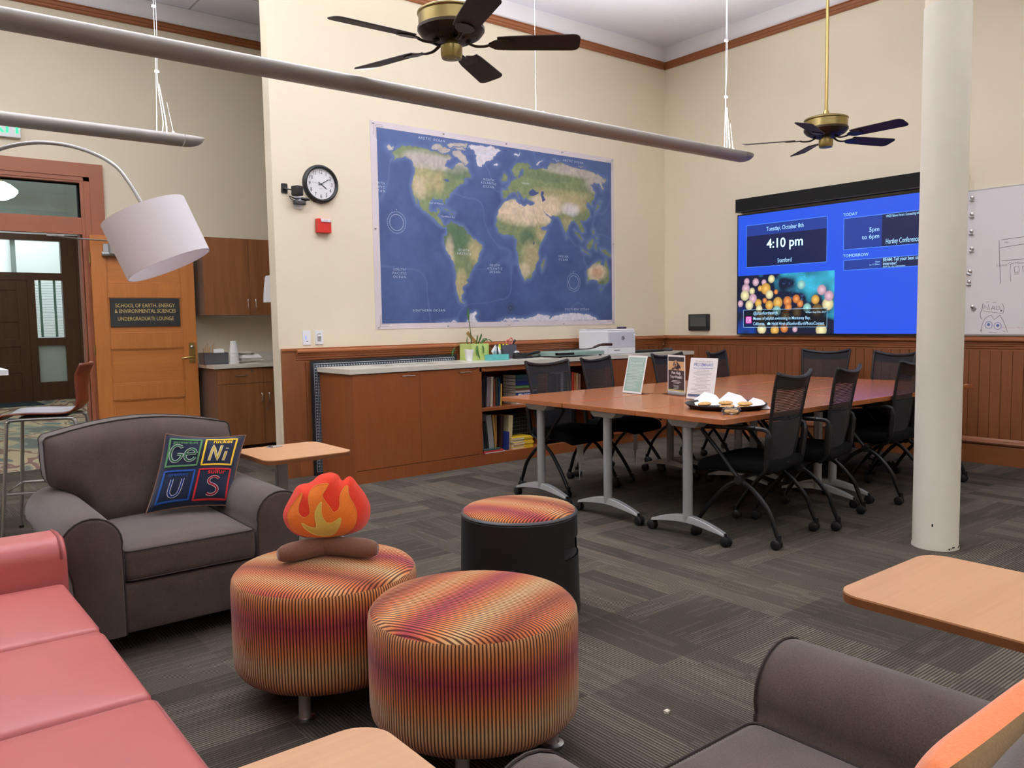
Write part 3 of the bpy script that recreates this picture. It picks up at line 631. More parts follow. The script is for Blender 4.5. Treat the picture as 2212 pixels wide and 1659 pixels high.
# ------------------------------------------------------------------ suspended linear uplights
LAMPC = (0.95, 0.975, 0.99)
def area(name, parent, loc, sx, sy, power, color=LAMPC, rot=(0, 0, 0), spread=PI):
    l = bpy.data.lights.new(name, 'AREA'); l.shape = 'RECTANGLE'; l.size = sx; l.size_y = sy; l.energy = power; l.color = color; l.spread = spread
    o = bpy.data.objects.new(name, l); COL.objects.link(o); o.location = loc; o.rotation_euler = rot
    if parent: o.parent = parent
    return o
def pendant(x0, x1, y, z, label, group, cables, wpm, tip1=True):
    """tube light: opaque half-round body below, open lamp side above"""
    t = thing('pendant_light', label, 'light', (x1, y, z), 0, group)
    H, Wd = 0.115, 0.08
    prof = [(math.cos(rad(a)) * Wd, 0.055 + math.sin(rad(a)) * (0.055 if -180 < a < 0 else 0.05)) for a in range(-200, 21, 10)]
    inner = [(p * 0.9, q + 0.004) for p, q in prof[::-1]]
    m = MB(); m.prism(prof + inner, x0 - x1, -0.16, lambda p, q, r: (r, p, q)); m.build('housing', 'lamp_body', t, angle=50)
    m = MB(); n = len(prof); vs = []; rows = 9           # boat-shaped closed end
    for k in range(rows):
        s = k / (rows - 1); zz = 1 - math.sqrt(max(0, 1 - s ** 2.2)); zt = prof[0][1]
        for p, q in prof: vs.append((-0.155 + 0.155 * s, p * (1 - 0.55 * s ** 3), q + (zt - q) * zz))
    fs = [(k * n + i, k * n + i + 1, (k + 1) * n + i + 1, (k + 1) * n + i) for k in range(rows - 1) for i in range(n - 1)]
    fs += [(k * n + n - 1, k * n, (k + 1) * n, (k + 1) * n + n - 1) for k in range(rows - 1)]
    fs += [tuple(range(n))]
    m.add(vs, fs); m.build('end_cap', 'lamp_body', t, angle=60)
    for cx, kind in cables:
        m = MB(); d = cx - x1
        if kind == 'cord':           # supply cord taped along the hanger wire
            m.tube(spline([(d, 0, 0.03), (d + 0.03, 0.01, 0.16), (d + 0.005, 0.006, 0.45), (d + 0.015, 0, 0.9), (d, 0, CZ - z)], 6), 0.0028, 6)
            m.tube(spline([(d - 0.02, 0, 0.05), (d - 0.005, 0, 0.5), (d, 0, 1.0), (d, 0, CZ - z)], 5), 0.0024, 6)
            m.tube(spline([(d + 0.02, 0, 0.06), (d + 0.05, 0, 0.12), (d + 0.012, 0, 0.42)], 6), 0.0038, 6)
            m.box(d + 0.088, d + 0.10, -0.008, 0.008, 0.06, 0.10); m.tube([(d + 0.094, 0, 0.1), (d + 0.06, 0, 0.3)], 0.0009, 5)
            for q in (0.5, 0.95): m.box(d - 0.012, d + 0.016, -0.01, 0.01, q, q + 0.014)
        else:
            m.tube([(d, 0, 0.05), (d, 0, CZ - z)], 0.0012, 5); m.box(d + 0.055, d + 0.065, -0.006, 0.006, 0.065, 0.10)
        m.build('cable', 'white_plastic', t)
    L = x1 - x0 - 0.3
    area('lamp', t, ((x0 - x1) / 2 - 0.05, 0, 0.06), L, 0.11, wpm * L, rot=(PI, 0, 0), spread=rad(125))
    return t
WPM = 49.0
pendant(-8.9, -1.50, -2.24, 2.6, 'long grey tube light hanging across the room in front of the map', 'grey tube lights', [(-1.84, 'cord'), (-3.9, 'wire')], WPM)
pendant(-9.6, -5.46, -0.28, 2.6, 'shorter grey tube light ending above the white arc lamp shade', 'grey tube lights', [(-5.77, 'cord'), (-7.7, 'wire')], WPM * .55)
pendant(-10.4, -4.2, -6.4, 2.6, 'added unseen grey tube light over the sofa behind the viewer', 'grey tube lights', [(-4.5, 'cord'), (-8, 'wire')], WPM * .29)  # invented fixture out of view, added to lift the bounce light
pendant(-3.6, -0.7, -6.4, 2.6, 'added unseen grey tube light to the far right behind the viewer', 'grey tube lights', [(-0.98, 'cord'), (-3, 'wire')], WPM * .6)  # another made-up lamp out of view, added as fill from the right
pendant(-10.4, -2.5, -8.6, 2.6, 'added unseen grey tube light by the rear wall behind the viewer', 'grey tube lights', [(-2.8, 'cord'), (-8, 'wire')], WPM * .29)  # unseen extra lamp, added to brighten the room from behind

# ------------------------------------------------------------------ ceiling fans
fan = thing('ceiling_fan', 'larger nearer brass ceiling fan with five dark blades, left of the map', 'ceiling fan', (-5.066, -2.947, 2.72), 0, 'brass ceiling fans')
m = MB(); m.tube([(0, 0, 0.19), (0, 0, CZ - 2.72)], 0.013, 10); m.lathe([(0.024, 0.17), (0.024, 0.2), (0.014, 0.22)], 14, cap1=True); m.lathe([(0.02, CZ - 2.86), (0.07, CZ - 2.8), (0.075, CZ - 2.72)], 20); m.build('rod', 'brass', fan)
m = MB(); R_ = 0.172
m.lathe([(0.03, 0.178), (0.12, 0.165), (R_ - 0.012, 0.152), (R_, 0.145), (R_, 0.138), (R_ - 0.006, 0.13), (R_ - 0.006, 0.075), (R_, 0.07)], 48)
m.build('motor_housing', 'antique_brass', fan, angle=30)
m = MB(); m.lathe([(R_, 0.07), (R_, 0.055), (R_ - 0.02, 0.03), (0.11, 0.008), (0.07, 0.002), (0.05, 0.0)], 48, cap1=True)
for k in range(40):
    a = 2 * PI * k / 40
    if k % 8 in (0, 1): continue
    m.prism([(0.085, -0.002), (0.138, -0.003), (0.138, 0.003), (0.085, 0.002)], 0, 1, lambda p, q, r, a=a: (p * math.cos(a) - q * math.sin(a), p * math.sin(a) + q * math.cos(a), -0.0005 + (p - 0.085) * 0.42 + r * 0.004), 1)
m.build('vent_ring', ['dark_bronze', 'black_matte'], fan, angle=30)
m = MB(); m.lathe([(0.035, 0.0), (0.035, -0.015), (0.056, -0.02), (0.056, -0.062), (0.05, -0.08), (0.0, -0.088)], 28); m.tube([(0.05, 0.03, -0.045), (0.064, 0.035, -0.045)], 0.004, 6); m.build('switch_cup', 'antique_brass', fan, angle=35)
for k in range(5):
    a = rad(34 + 72 * k); tilt = rad(-13)
    def bl(p, q, r, a=a, tilt=tilt):
        q2 = q * math.cos(tilt); z = q * math.sin(tilt) - r * math.cos(tilt)
        return (p * math.cos(a) - q2 * math.sin(a), p * math.sin(a) + q2 * math.cos(a), z)
    m = MB(); out = [(0.235, -0.055), (0.30, -0.062), (0.62, -0.071)] + arc((0.622, -0.033), 0.038, -90, 0, 4) + arc((0.622, 0.033), 0.038, 0, 90, 4) + [(0.30, 0.062), (0.235, 0.055)]
    m.prism(out, 0.004, 0.011, bl); b = m.build('blade', 'fan_blade', fan, bevel=0.002)
    m = MB(); m.tube([bl(*q) for q in spline([(0.075, 0, -0.002), (0.12, 0, 0.02), (0.17, 0, 0.022), (0.2, 0, 0.014)], 4)], 0.011, 8, flat=0.6)
    m.prism([(0.19, -0.012), (0.225, -0.04), (0.27, -0.048), (0.305, -0.03), (0.315, 0), (0.305, 0.03), (0.27, 0.048), (0.225, 0.04), (0.19, 0.012)], 0.011, 0.018, bl)
    m.build('blade_bracket', 'dark_bronze', b, bevel=0.002)
place(fan, (-1.296, -2.817, 2.74), 18, 'smaller farther brass ceiling fan with five dark blades, beside the white column')

# ------------------------------------------------------------------ arc floor lamp
lamp = thing('arc_floor_lamp', 'steel arc floor lamp with a tilted white drum shade over the left brown armchair', 'lamp', (-7.42, -1.83, 0), 0, room=True)
pts = spline([(-7.42, -1.83, 0.03), (-7.40, -1.84, 0.7), (-7.32, -1.90, 1.4), (-7.20, -2.01, 1.86), (-7.093, -2.094, 2.03), (-6.986, -2.18, 2.093), (-6.87, -2.272, 2.118), (-6.759, -2.359, 2.107), (-6.66, -2.445, 2.065), (-6.587, -2.505, 2.007), (-6.543, -2.548, 1.93), (-6.504, -2.588, 1.834)], 6)
m = MB(); m.tube(pts, 0.0085, 10); m.tube([pts[-1], (-6.492, -2.600, 1.80)], 0.011, 10); m.build('arc_pole', 'brushed_steel', lamp)
m = MB(); m.lathe([(0.0, 0.0), (0.16, 0.0), (0.165, 0.008), (0.165, 0.026), (0.155, 0.034), (0.0, 0.034)], 40, c=(-7.42, -1.83, 0)); m.build('base', 'brushed_steel', lamp)
ct, cb = Vector((-6.507, -2.603, 1.803)), Vector((-6.420, -2.652, 1.567)); ax = (ct - cb).normalized(); hh = (ct - cb).length
ux = ax.cross(Vector((0.62, 0.78, 0))).normalized(); uy = ax.cross(ux)
def sh(x, y, z): q = cb + ux * x + uy * y + ax * z; return (q.x, q.y, q.z)
m = MB(); RT, RB = 0.186, 0.186
m.lathe([(RB, 0), (RB, 0.004), (RT, hh - 0.004), (RT, hh), (RT - 0.003, hh), (RT - 0.003, 0.004), (RB - 0.003, 0)], 56, fn=sh); m.build('lamp_shade', 'lampshade', lamp, angle=50)
m = MB()
for k in range(3): a = 2 * PI * k / 3; m.tube([sh(0, 0, hh - 0.02), sh((RT - 0.002) * math.cos(a), (RT - 0.002) * math.sin(a), hh - 0.012)], 0.0025, 6)
m.tube([sh(0, 0, hh + 0.01), sh(0, 0, hh - 0.09)], 0.015, 12); m.build('shade_fitter', 'brushed_steel', lamp)
m = MB(); c0 = Vector(sh(0, 0, hh - 0.13)); m.ball((c0.x, c0.y, c0.z), 0.03, n=14); m.build('bulb', 'white_plastic', lamp)

# ------------------------------------------------------------------ exit sign over the doorway
ex = thing('exit_sign', 'white exit sign with green letters above the doorway', 'sign', (-6.47, 2.05, 3.0), 0, room=True)
m = MB(); m.box(-6.625, -6.315, 2.005, 2.05, 2.99, 3.19); m.build('sign_box', 'white_plastic', ex, bevel=0.004)
emis('exit_green', (40, 230, 150), 1.6)
m = MB(); m.text('EXIT', 0.19, lambda u, v: (-6.47 + u * 0.92, 2.003, 3.028 + v), bold=0.012); m.build('lettering', 'exit_green', ex, smooth=False)

# ------------------------------------------------------------------ hall pendant globe, blinds
emis('globe_glow', (245, 252, 250), 3.2)
hl = thing('hall_pendant_light', 'glowing white glass pendant globe in the hallway', 'light', (-6.16, 5.0, 2.83), 0)
m = MB(); m.lathe([(0.0, 0.0), (0.07, 0.004), (0.16, 0.05), (0.2, 0.1), (0.2, 0.13), (0.13, 0.19), (0.06, 0.225)], 28, cap1=True); m.build('globe', 'globe_glow', hl, angle=60)
m = MB(); m.lathe([(0.065, 0.22), (0.065, 0.28), (0.012, 0.3), (0.012, 0.87)], 18, cap1=True); m.build('stem', 'brass', hl)
area('hall_lamp', None, (-6.2, 5.2, 3.4), 2.5, 3.0, 55, (0.86, 0.97, 0.95))
area('hall_lamp_end', None, (-6.2, 8.5, 3.5), 2.5, 2.0, 35, (0.86, 0.97, 0.95))
area('office_lamp', None, (-6.2, 11.8, 3.6), 4.0, 1.8, 110, (0.88, 1.0, 0.98))
bl_ = thing('window_blind', 'pale slatted blind behind the hallway side window', 'blind', (-4.88, HY + 0.07, 1.13), 0, room=True)
m = MB()
for k in range(21): m.box(-5.09, -4.67, HY + 0.06, HY + 0.085, 1.15 + k * 0.048, 1.155 + k * 0.048)
m.build('slats', 'lampshade', bl_, smooth=False)
m = MB(); m.box(-5.03, -4.99, HY + 0.055, HY + 0.058, 1.14, 2.16); m.box(-4.80, -4.76, HY + 0.055, HY + 0.058, 1.14, 2.16); m.build('tape', 'sage_green', bl_, smooth=False)
plain('hall_mat', (28, 44, 52), 0.95, var=0.1)
m = MB(); m.box(-6.35, -5.2, 9.2, 10.1, 0, 0.008); single('door_mat', m, 'hall_mat', 'dark blue-green door mat on the hallway floor', 'mat')

# ------------------------------------------------------------------ small things on the map wall
clk = thing('wall_clock', 'round black-rimmed wall clock with white face showing ten past four', 'clock', (-4.411, 0, 2.477), 0)
m = MB(); fy = lambda x, y, z: (x, -z, y)
m.lathe([(0.160, 0), (0.160, 0.018), (0.154, 0.034), (0.142, 0.04), (0.131, 0.034), (0.128, 0.02)], 64, fn=fy); m.build('rim', 'black_plastic', clk, angle=50)
m = MB(); m.lathe([(0.0, 0.016), (0.131, 0.016), (0.131, 0.0)], 48, fn=fy); m.build('dial', 'clock_face', clk, angle=30)
m = MB()
for h in range(1, 13):
    a = rad(90 - 30 * h); m.text(str(h), 0.046, lambda u, v, a=a: (0.101 * math.cos(a) + u * 0.8, -0.0175, 0.101 * math.sin(a) - 0.0155 + v))
m.text('QUARTZ', 0.008, lambda u, v: (u, -0.0175, -0.042 + v))
m.build('numerals', 'ink', clk, smooth=False)
def hand(ang, L, wd, y): 
    a = rad(90 - ang); c, s = math.cos(a), math.sin(a); m = MB()
    m.prism([(-0.025, -wd), (L * 0.75, -wd), (L, 0), (L * 0.75, wd), (-0.025, wd)], y, y + 0.001, lambda p, q, r: (p * c - q * s, -r, p * s + q * c)); return m
hand(125, 0.07, 0.0035, 0.019).build('hour_hand', 'ink', clk, smooth=False); hand(60, 0.098, 0.0026, 0.021).build('minute_hand', 'ink', clk, smooth=False)
hand(277, 0.105, 0.0008, 0.023).build('second_hand', 'grey_plastic', clk, smooth=False)

cam_ = thing('wall_camera', 'small black wall camera with coiled cable, left of the clock', 'camera', (-4.64, 0, 2.40), 0, room=True)
m = MB(); m.prism(rrect(-4.757, -4.705, 2.375, 2.455, 0.008, 3), -0.008, 0, lambda p, q, r: (p, r, q)); m.ball((-4.731, -0.012, 2.41), 0.014); m.tube([(-4.731, -0.012, 2.41), (-4.68, -0.06, 2.40)], 0.006, 8); m.build('bracket', 'black_plastic', cam_)
m = MB(); m.rbox(0.034, 0.04, 0.04, 0.008, 3, fn=lambda x, y, z: (-4.655 + x * 0.9 - y * 0.35, -0.085 + y * 0.9 + x * 0.35, 2.39 + z)); m.build('body', 'black_plastic', cam_)
m = MB()
for k in range(3): m.tube(spline([(-4.70, -0.03, 2.352), (-4.66 + 0.01 * k, -0.035, 2.338 - 0.006 * k), (-4.60, -0.035, 2.342), (-4.54, -0.03, 2.332), (-4.60, -0.028, 2.318 - 0.004 * k), (-4.68, -0.03, 2.325), (-4.70, -0.03, 2.352)], 5), 0.0032, 6)
m.tube([(-4.60, -0.035, 2.337), (-4.53, -0.04, 2.335)], 0.012, 8); m.build('cable', 'black_plastic', cam_)
m = MB(); m.rbox(0.052, 0.02, 0.017, 0.01, 3, c=(-4.62, -0.042, 2.30)); m.build('cable_box', 'dark_grey_plastic', cam_)
m = MB(); m.prism(rrect(-4.652, -4.578, 2.255, 2.37, 0.004, 2), -0.006, 0, lambda p, q, r: (p, r, q)); single('outlet_plate', m, 'white_plastic', 'white outlet plate behind the coiled camera cable', 'outlet plate', bevel=0.002)
al = thing('fire_alarm', 'small red fire alarm with a clear strobe below the clock', 'fire alarm', (-4.404, 0, 2.125), 0)
m = MB(); m.box(-0.064, 0.064, -0.05, 0, -0.06, 0.06); m.build('housing', 'red_plastic', al, bevel=0.006)
m = MB(); m.box(-0.035, 0.057, -0.058, -0.05, 0.03, 0.057); m.build('strobe', 'clock_face', al, bevel=0.004)
m = MB(); m.text('FIRE', 0.022, lambda u, v: (-0.0645, -0.026 + v * 0.0 - 0.02 + u * 0.3, v)); m.text('FIRE', 0.02, lambda u, v: (0.011 + u, -0.0585, 0.036 + v)); m.build('lettering', 'grey_plastic', al, smooth=False)
for x, lab, kind in ((-4.582, 'white wall control plate with blue light, left of two by the wainscot', 0), (-4.468, 'white wall plate with slider dimmer, right of two by the wainscot', 1)):
    sw = thing('switch_plate', lab, 'switch', (x, 0, 1.18), 0, 'white wall plates')
    m = MB(); m.prism(rrect(-0.036, 0.036, -0.061, 0.061, 0.004, 2), -0.007, 0, lambda p, q, r: (p, r, q)); m.build('plate', 'white_plastic', sw, bevel=0.002)
    m = MB()
    if kind: 
        m.box(-0.016, 0.016, -0.0085, -0.006, -0.034, 0.034); m.build('slot', 'grey_plastic', sw, smooth=False); m = MB(); m.box(-0.014, 0.014, -0.018, -0.008, 0.008, 0.024); m.build('slider', 'white_plastic', sw, bevel=0.002)
    else:
        emis('blue_led', (120, 140, 255), 2.0)
        m.prism(rrect(-0.013, -0.005, -0.018, 0.016, 0.003, 2), -0.008, -0.0065, lambda p, q, r: (p, r, q)); m.build('indicator', 'blue_led', sw, smooth=False)
        m = MB(); m.box(-0.006, 0.012, -0.0085, -0.0065, -0.034, -0.028); m.build('button', 'dark_grey_plastic', sw, smooth=False)

# ------------------------------------------------------------------ world map: printed sheet pinned to the wall
MX0, MZ0, MW_, MH_ = -3.918, 1.238, 3.058, 1.842
IX0, IZ0, IW, IH = -3.852, 1.288, 2.945, 1.738
mp_ = thing('world_map', 'large blue world map poster pinned to the wall with a pale border', 'map', (MX0, 0, MZ0), 0, room=True)
vcol('map_print', 0.5)
nu, nv = 460, 270
U, V = np.meshgrid(np.linspace(0, 1, nu + 1), np.linspace(0, 1, nv + 1)); P2 = np.stack([U.ravel(), V.ravel()], 1)
_rs = np.random.RandomState(3)
def vnoise(P, f, seed):
    rs = np.random.RandomState(seed); G = rs.rand(130, 130); X = P[:, 0] * f * 1.7; Y = P[:, 1] * f
    i = np.floor(X).astype(int); j = np.floor(Y).astype(int); a = X - i; b = Y - j; a = a * a * (3 - 2 * a); b = b * b * (3 - 2 * b); i %= 129; j %= 129
    return (G[j, i] * (1 - a) + G[j, i + 1] * a) * (1 - b) + (G[j + 1, i] * (1 - a) + G[j + 1, i + 1] * a) * b
fn1 = vnoise(P2, 6, 1) * 0.5 + vnoise(P2, 14, 2) * 0.3 + vnoise(P2, 38, 3) * 0.2
fn2 = vnoise(P2, 22, 5) * 0.6 + vnoise(P2, 60, 6) * 0.4
wob = np.stack([vnoise(P2, 60, 8) - 0.5, vnoise(P2, 60, 9) - 0.5], 1) * np.array([0.008, 0.013])
land = np.zeros(len(P2), bool)
for k, pl in LAND.items(): land |= inside(pl, P2 + wob)
lake = np.zeros(len(P2), bool)
for k, pl in LAKES.items(): lake |= inside(pl, P2 + wob * 0.5)
lakeonly = lake.copy(); land &= ~lake
sd = np.full(len(P2), 1.0)
for k, pl in LAND.items(): sd = np.minimum(sd, edge_dist([(a * 1.7, b) for a, b in pl], P2 * [1.7, 1]))
def L3(c): return np.array([lin(x) for x in c])
deep, mid, shal, green, tan, sand, pink, dgreen, ice = [L3(c) for c in ((62, 78, 126), (76, 96, 144), (108, 130, 176), (122, 134, 96), (172, 160, 118), (212, 192, 164), (178, 168, 160), (86, 110, 84), (222, 216, 222))]
oc = deep + (mid - deep) * np.clip((fn1 - 0.3) * 2.2, 0, 1)[:, None]
oc = oc + (shal - oc) * (0.75 * np.clip(1 - sd / 0.028, 0, 1) ** 1.5)[:, None]
oc = oc + (mid - oc) * (0.7 * np.clip(P2[:, 1] - 0.72, 0, 1) / 0.28)[:, None]
for (a, b, r, sx) in ((0.44, 0.55, 0.02, 9), (0.52, 0.35, 0.02, 12)): pass
ridge = np.abs(vnoise(P2, 5, 21) - 0.5); oc = oc + (shal - oc) * (0.35 * np.clip(1 - ridge / 0.025, 0, 1))[:, None]
ld = np.tile(green, (len(P2), 1)) * (0.85 + 0.35 * fn2)[:, None]
def blob(u, v, ru, rv, c, k=1.0):
    global ld
    d = ((P2[:, 0] - u) / ru) ** 2 + ((P2[:, 1] - v) / rv) ** 2; d = d + (fn1 - 0.5) * 1.6
    wt = np.clip(1.25 - d, 0, 1) * k; ld = ld + (c * (0.88 + 0.26 * fn2)[:, None] - ld) * wt[:, None]
for a in ((0.167, 0.75, 0.05, 0.1, tan), (0.15, 0.72, 0.03, 0.07, sand, 0.7), (0.22, 0.76, 0.025, 0.08, tan), (0.22, 0.86, 0.14, 0.045, pink), (0.17, 0.87, 0.08, 0.05, pink, 0.8), (0.30, 0.82, 0.05, 0.04, dgreen, 0.6),
          (0.275, 0.46, 0.055, 0.09, dgreen), (0.36, 0.39, 0.03, 0.08, tan, 0.9), (0.255, 0.34, 0.02, 0.12, sand, 0.7), (0.30, 0.2, 0.025, 0.1, tan),
          (0.545, 0.63, 0.11, 0.075, sand), (0.64, 0.63, 0.07, 0.07, sand), (0.58, 0.49, 0.035, 0.05, dgreen, 0.9), (0.60, 0.37, 0.05, 0.1, tan, 0.8), (0.65, 0.53, 0.03, 0.06, tan), (0.565, 0.3, 0.03, 0.05, sand, 0.7),
          (0.70, 0.70, 0.1, 0.06, sand), (0.80, 0.72, 0.08, 0.06, tan), (0.79, 0.685, 0.045, 0.045, ice, 0.75), (0.76, 0.77, 0.16, 0.03, tan, 0.7), (0.82, 0.92, 0.16, 0.04, pink), (0.68, 0.86, 0.12, 0.03, dgreen, 0.45), (0.93, 0.86, 0.06, 0.07, pink, 0.9), (0.77, 0.6, 0.03, 0.05, tan, 0.7),
          (0.925, 0.30, 0.05, 0.06, sand), (0.925, 0.30, 0.03, 0.035, L3((196, 152, 116)), 0.8), (0.945, 0.24, 0.02, 0.03, dgreen, 0.5)): blob(*a)
icy = np.zeros(len(P2), bool)
for k in ('greenland', 'antar', 'antp', 'antl', 'iceland', 'novaya', 'sval', 'sev'): icy |= inside(LAND[k], P2 + wob)
arc_ = np.zeros(len(P2), bool)
for k in ('arc1', 'arc2', 'arc3', 'baffin', 'victoria', 'chukotka'): arc_ |= inside(LAND[k], P2 + wob)
ld[arc_] = (pink * (0.9 + 0.3 * fn2)[:, None])[arc_]; ld[icy] = (ice * (0.92 + 0.12 * fn2)[:, None])[icy]
rel = vnoise(P2, 75, 31); ld = ld * (0.86 + 0.28 * rel)[:, None]
cc = np.where(land[:, None], ld, oc); coast = (sd < 0.0022) & land; cc[coast] *= 0.8
m = MB(); m.grid(lambda a, b: (IX0 + IW * a, -0.0042, IZ0 + IH * b), nu, nv); m.col = np.concatenate([cc, np.ones((len(cc), 1))], 1)
m.build('print', 'map_print', mp_, angle=180)
plain('map_border', (214, 202, 204), 0.6, var=0.05, scale=5)
m = MB(); m.box(MX0, MX0 + MW_, -0.0035, -0.0005, MZ0, MZ0 + MH_)
m.build('sheet', 'map_border', mp_, smooth=False)
fm = lambda u0, v0: (lambda u, v: (IX0 + IW * u0 + u, -0.0048, IZ0 + IH * v0 + v))
m = MB()
for t, u0, v0 in MAPTEXT:
    big = t.isupper() and len(t) > 6
    n = t.count('\n'); sz = 0.032 if big else 0.024
    m.text(t, sz, fm(u0, v0 + (n * sz * 0.5 - sz * 0.3) / IH), spacing=1.35 if big else 1.1, shear=0.15)
def ringp(m, u0, v0, r, wd, n=48):
    cx, cz = IX0 + IW * u0, IZ0 + IH * v0; vs = []; 
    for k in range(n): a = 2 * PI * k / n; vs += [(cx + r * math.cos(a), -0.0048, cz + r * math.sin(a)), (cx + (r + wd) * math.cos(a), -0.0048, cz + (r + wd) * math.sin(a))]
    m.add(vs, [(2 * k, 2 * ((k + 1) % n), 2 * ((k + 1) % n) + 1, 2 * k + 1) for k in range(n)])
for u0, v0 in ((0.0607, 0.5258), (0.8017, 0.2357)):
    ringp(m, u0, v0, 0.07, 0.0025); ringp(m, u0, v0, 0.074, 0.0012); ringp(m, u0, v0, 0.094, 0.0018)
    cx, cz = IX0 + IW * u0, IZ0 + IH * v0
    for k in range(36): a = rad(10 * k); m.prism([(0.097, -0.0012), (0.103, -0.0012), (0.103, 0.0012), (0.097, 0.0012)], 0.0046, 0.0049, lambda p, q, r, a=a: (cx + p * math.cos(a) - q * math.sin(a), -r, cz + p * math.sin(a) + q * math.cos(a)))
    m.ball((cx, -0.0046, cz + 0.115), 0.005, 0.0005, 0.005, 8)
plain('map_white', (198, 206, 222), 0.5, var=0.02); m.build('lettering', 'map_white', mp_, smooth=False)
m = MB(); cx, cz = IX0 + IW * 0.5031, IZ0 + IH * 0.0788; ringp(m, 0.5031, 0.0788, 0.052, 0.004); ringp(m, 0.5031, 0.0788, 0.044, 0.002); ringp(m, 0.5031, 0.0788, 0.012, 0.005)
for k in range(16): 
    a = rad(22.5 * k); m.prism([(0.014, 0), (0.022, -0.005), (0.043, 0), (0.022, 0.005)], 0.0046, 0.0049, lambda p, q, r, a=a: (cx + p * math.cos(a) - q * math.sin(a), -r, cz + p * math.sin(a) + q * math.cos(a)))
for (x, z, sx, sz) in ((IX0 - 0.03, IZ0 + IH + 0.025, 1, -1), (IX0 - 0.02, IZ0 - 0.025, 1, 1), (IX0 + IW + 0.02, IZ0 - 0.018, -1, 1), (IX0 + IW + 0.02, IZ0 + IH + 0.02, -1, -1)):
    for k in (0, 0.014, 0.028):
        m.box(x + sx * k, x + sx * (k + 0.09), -0.0042, -0.0037, z + sz * k, z + sz * k + 0.002); m.box(x + sx * k, x + sx * k + 0.002, -0.0042, -0.0037, z + sz * k, z + sz * (k + 0.1))
plain('map_ink', (52, 58, 84), 0.6, var=0.03); m.build('compass_rose', 'map_ink', mp_, smooth=False)
for x, z in [(MX0 + 0.03 + (MW_ - 0.06) * k / 4, MZ0 + MH_ - 0.02) for k in range(5)] + [(MX0 + 0.03 + (MW_ - 0.06) * k / 4, MZ0 + 0.02) for k in range(5)] + [(MX0 + 0.025, MZ0 + 0.9), (MX0 + MW_ - 0.02, MZ0 + 0.9)]:
    m = MB(); m.ball((x, -0.0078, z), 0.0105, 0.007, 0.0105, 10); m.build('pin', 'screw_metal', mp_)
# ------------------------------------------------------------------ wall display
tv = thing('wall_display', 'large wall screen showing blue event schedule beside the white column', 'screen', (0, -2.21, 1.10), 0, room=True)
TY0, TZ0, TW, TH = -1.092, 1.118, 2.236, 1.258       # picture area
m = MB(); m.box(-0.075, 0, -3.348, -1.077, 1.104, 2.39); m.box(-0.03, 0.0, -3.2, -1.3, 1.3, 2.2); m.build('casing', 'black_plastic', tv, bevel=0.003)
emis('screen_blue', (38, 88, 236), 1.0); emis('screen_dark', (22, 32, 80), 0.9); emis('screen_mid', (34, 64, 160), 0.95); emis('screen_text', (170, 220, 255), 1.25); emis('screen_line', (84, 140, 255), 1.1); emis('screen_black', (12, 16, 34), 0.8)
emis('screen_glow_text', (200, 245, 255), 1.7)
m = MB(); X = lambda k: -0.0756 - 0.0006 * k
def rc(m, y0, y1, z0, z1, k, mi=0): m.add([(X(k), y0, z0), (X(k), y1, z0), (X(k), y1, z1), (X(k), y0, z1)], [(0, 1, 2, 3)], mi)
rc(m, TY0, TY0 - TW, TZ0, TZ0 + TH, 1); m.build('picture', 'screen_blue', tv, smooth=False)
m = MB(); rc(m, TY0, -2.212, TZ0, 1.735, 1.5); 
def fr(m, y0, y1, z0, z1, k, mi, t=0.006):
    for a in ((y0, y1, z0, z0 + t), (y0, y1, z1 - t, z1), (y0, y0 - t, z0, z1), (y1 + t, y1, z0, z1)): rc(m, *a, k, mi)
m = MB()
rc(m, -1.195, -2.13, 1.819, 2.268, 2, 0); rc(m, -1.195, -2.13, 2.15, 2.268, 3, 1); fr(m, -1.195, -2.13, 1.819, 2.268, 4, 2)
rc(m, -2.298, -3.28, 1.921, 2.225, 2, 0); rc(m, -2.298, -2.677, 1.921, 2.225, 3, 1); fr(m, -2.298, -3.28, 1.921, 2.225, 4, 2)
rc(m, -2.303, -3.28, 1.724, 1.826, 2, 0); rc(m, -2.303, -2.68, 1.724, 1.826, 3, 1); fr(m, -2.303, -3.28, 1.724, 1.826, 4, 2)
m.build('schedule_panels', ['screen_dark', 'screen_mid', 'screen_line'], tv, smooth=False)
# underwater photograph in the lower left
vcol('screen_photo', 0.3, 1.05)
gx, gy = 230, 128; U, V = np.meshgrid(np.linspace(0, 1, gx + 1), np.linspace(0, 1, gy + 1)); Q = np.stack([U.ravel(), V.ravel()], 1)
cc = np.tile(L3((14, 22, 52)), (len(Q), 1)); n1 = vnoise(Q, 7, 41); n2 = vnoise(Q, 24, 42); n3 = vnoise(Q, 60, 43)
k = np.clip((Q[:, 0] + Q[:, 1] * 0.9 - 1.25) * 2.2 + (n1 - .5) * 1.2, 0, 1)[:, None]; cc = cc + (L3((60, 190, 225)) - cc) * k
k = np.clip(1 - (Q[:, 0] * 1.6 + Q[:, 1]) * 2.2 + (n1 - .5), 0, 1)[:, None]; cc = cc + (L3((20, 84, 200)) - cc) * k
cc = cc + L3((90, 130, 190)) * (np.clip(n2 * n3 - 0.42, 0, 1) * 1.6 * (np.abs(Q[:, 0] - 0.62) < 0.2) * (Q[:, 1] > .5))[:, None]
balls = []; rs = np.random.RandomState(11)
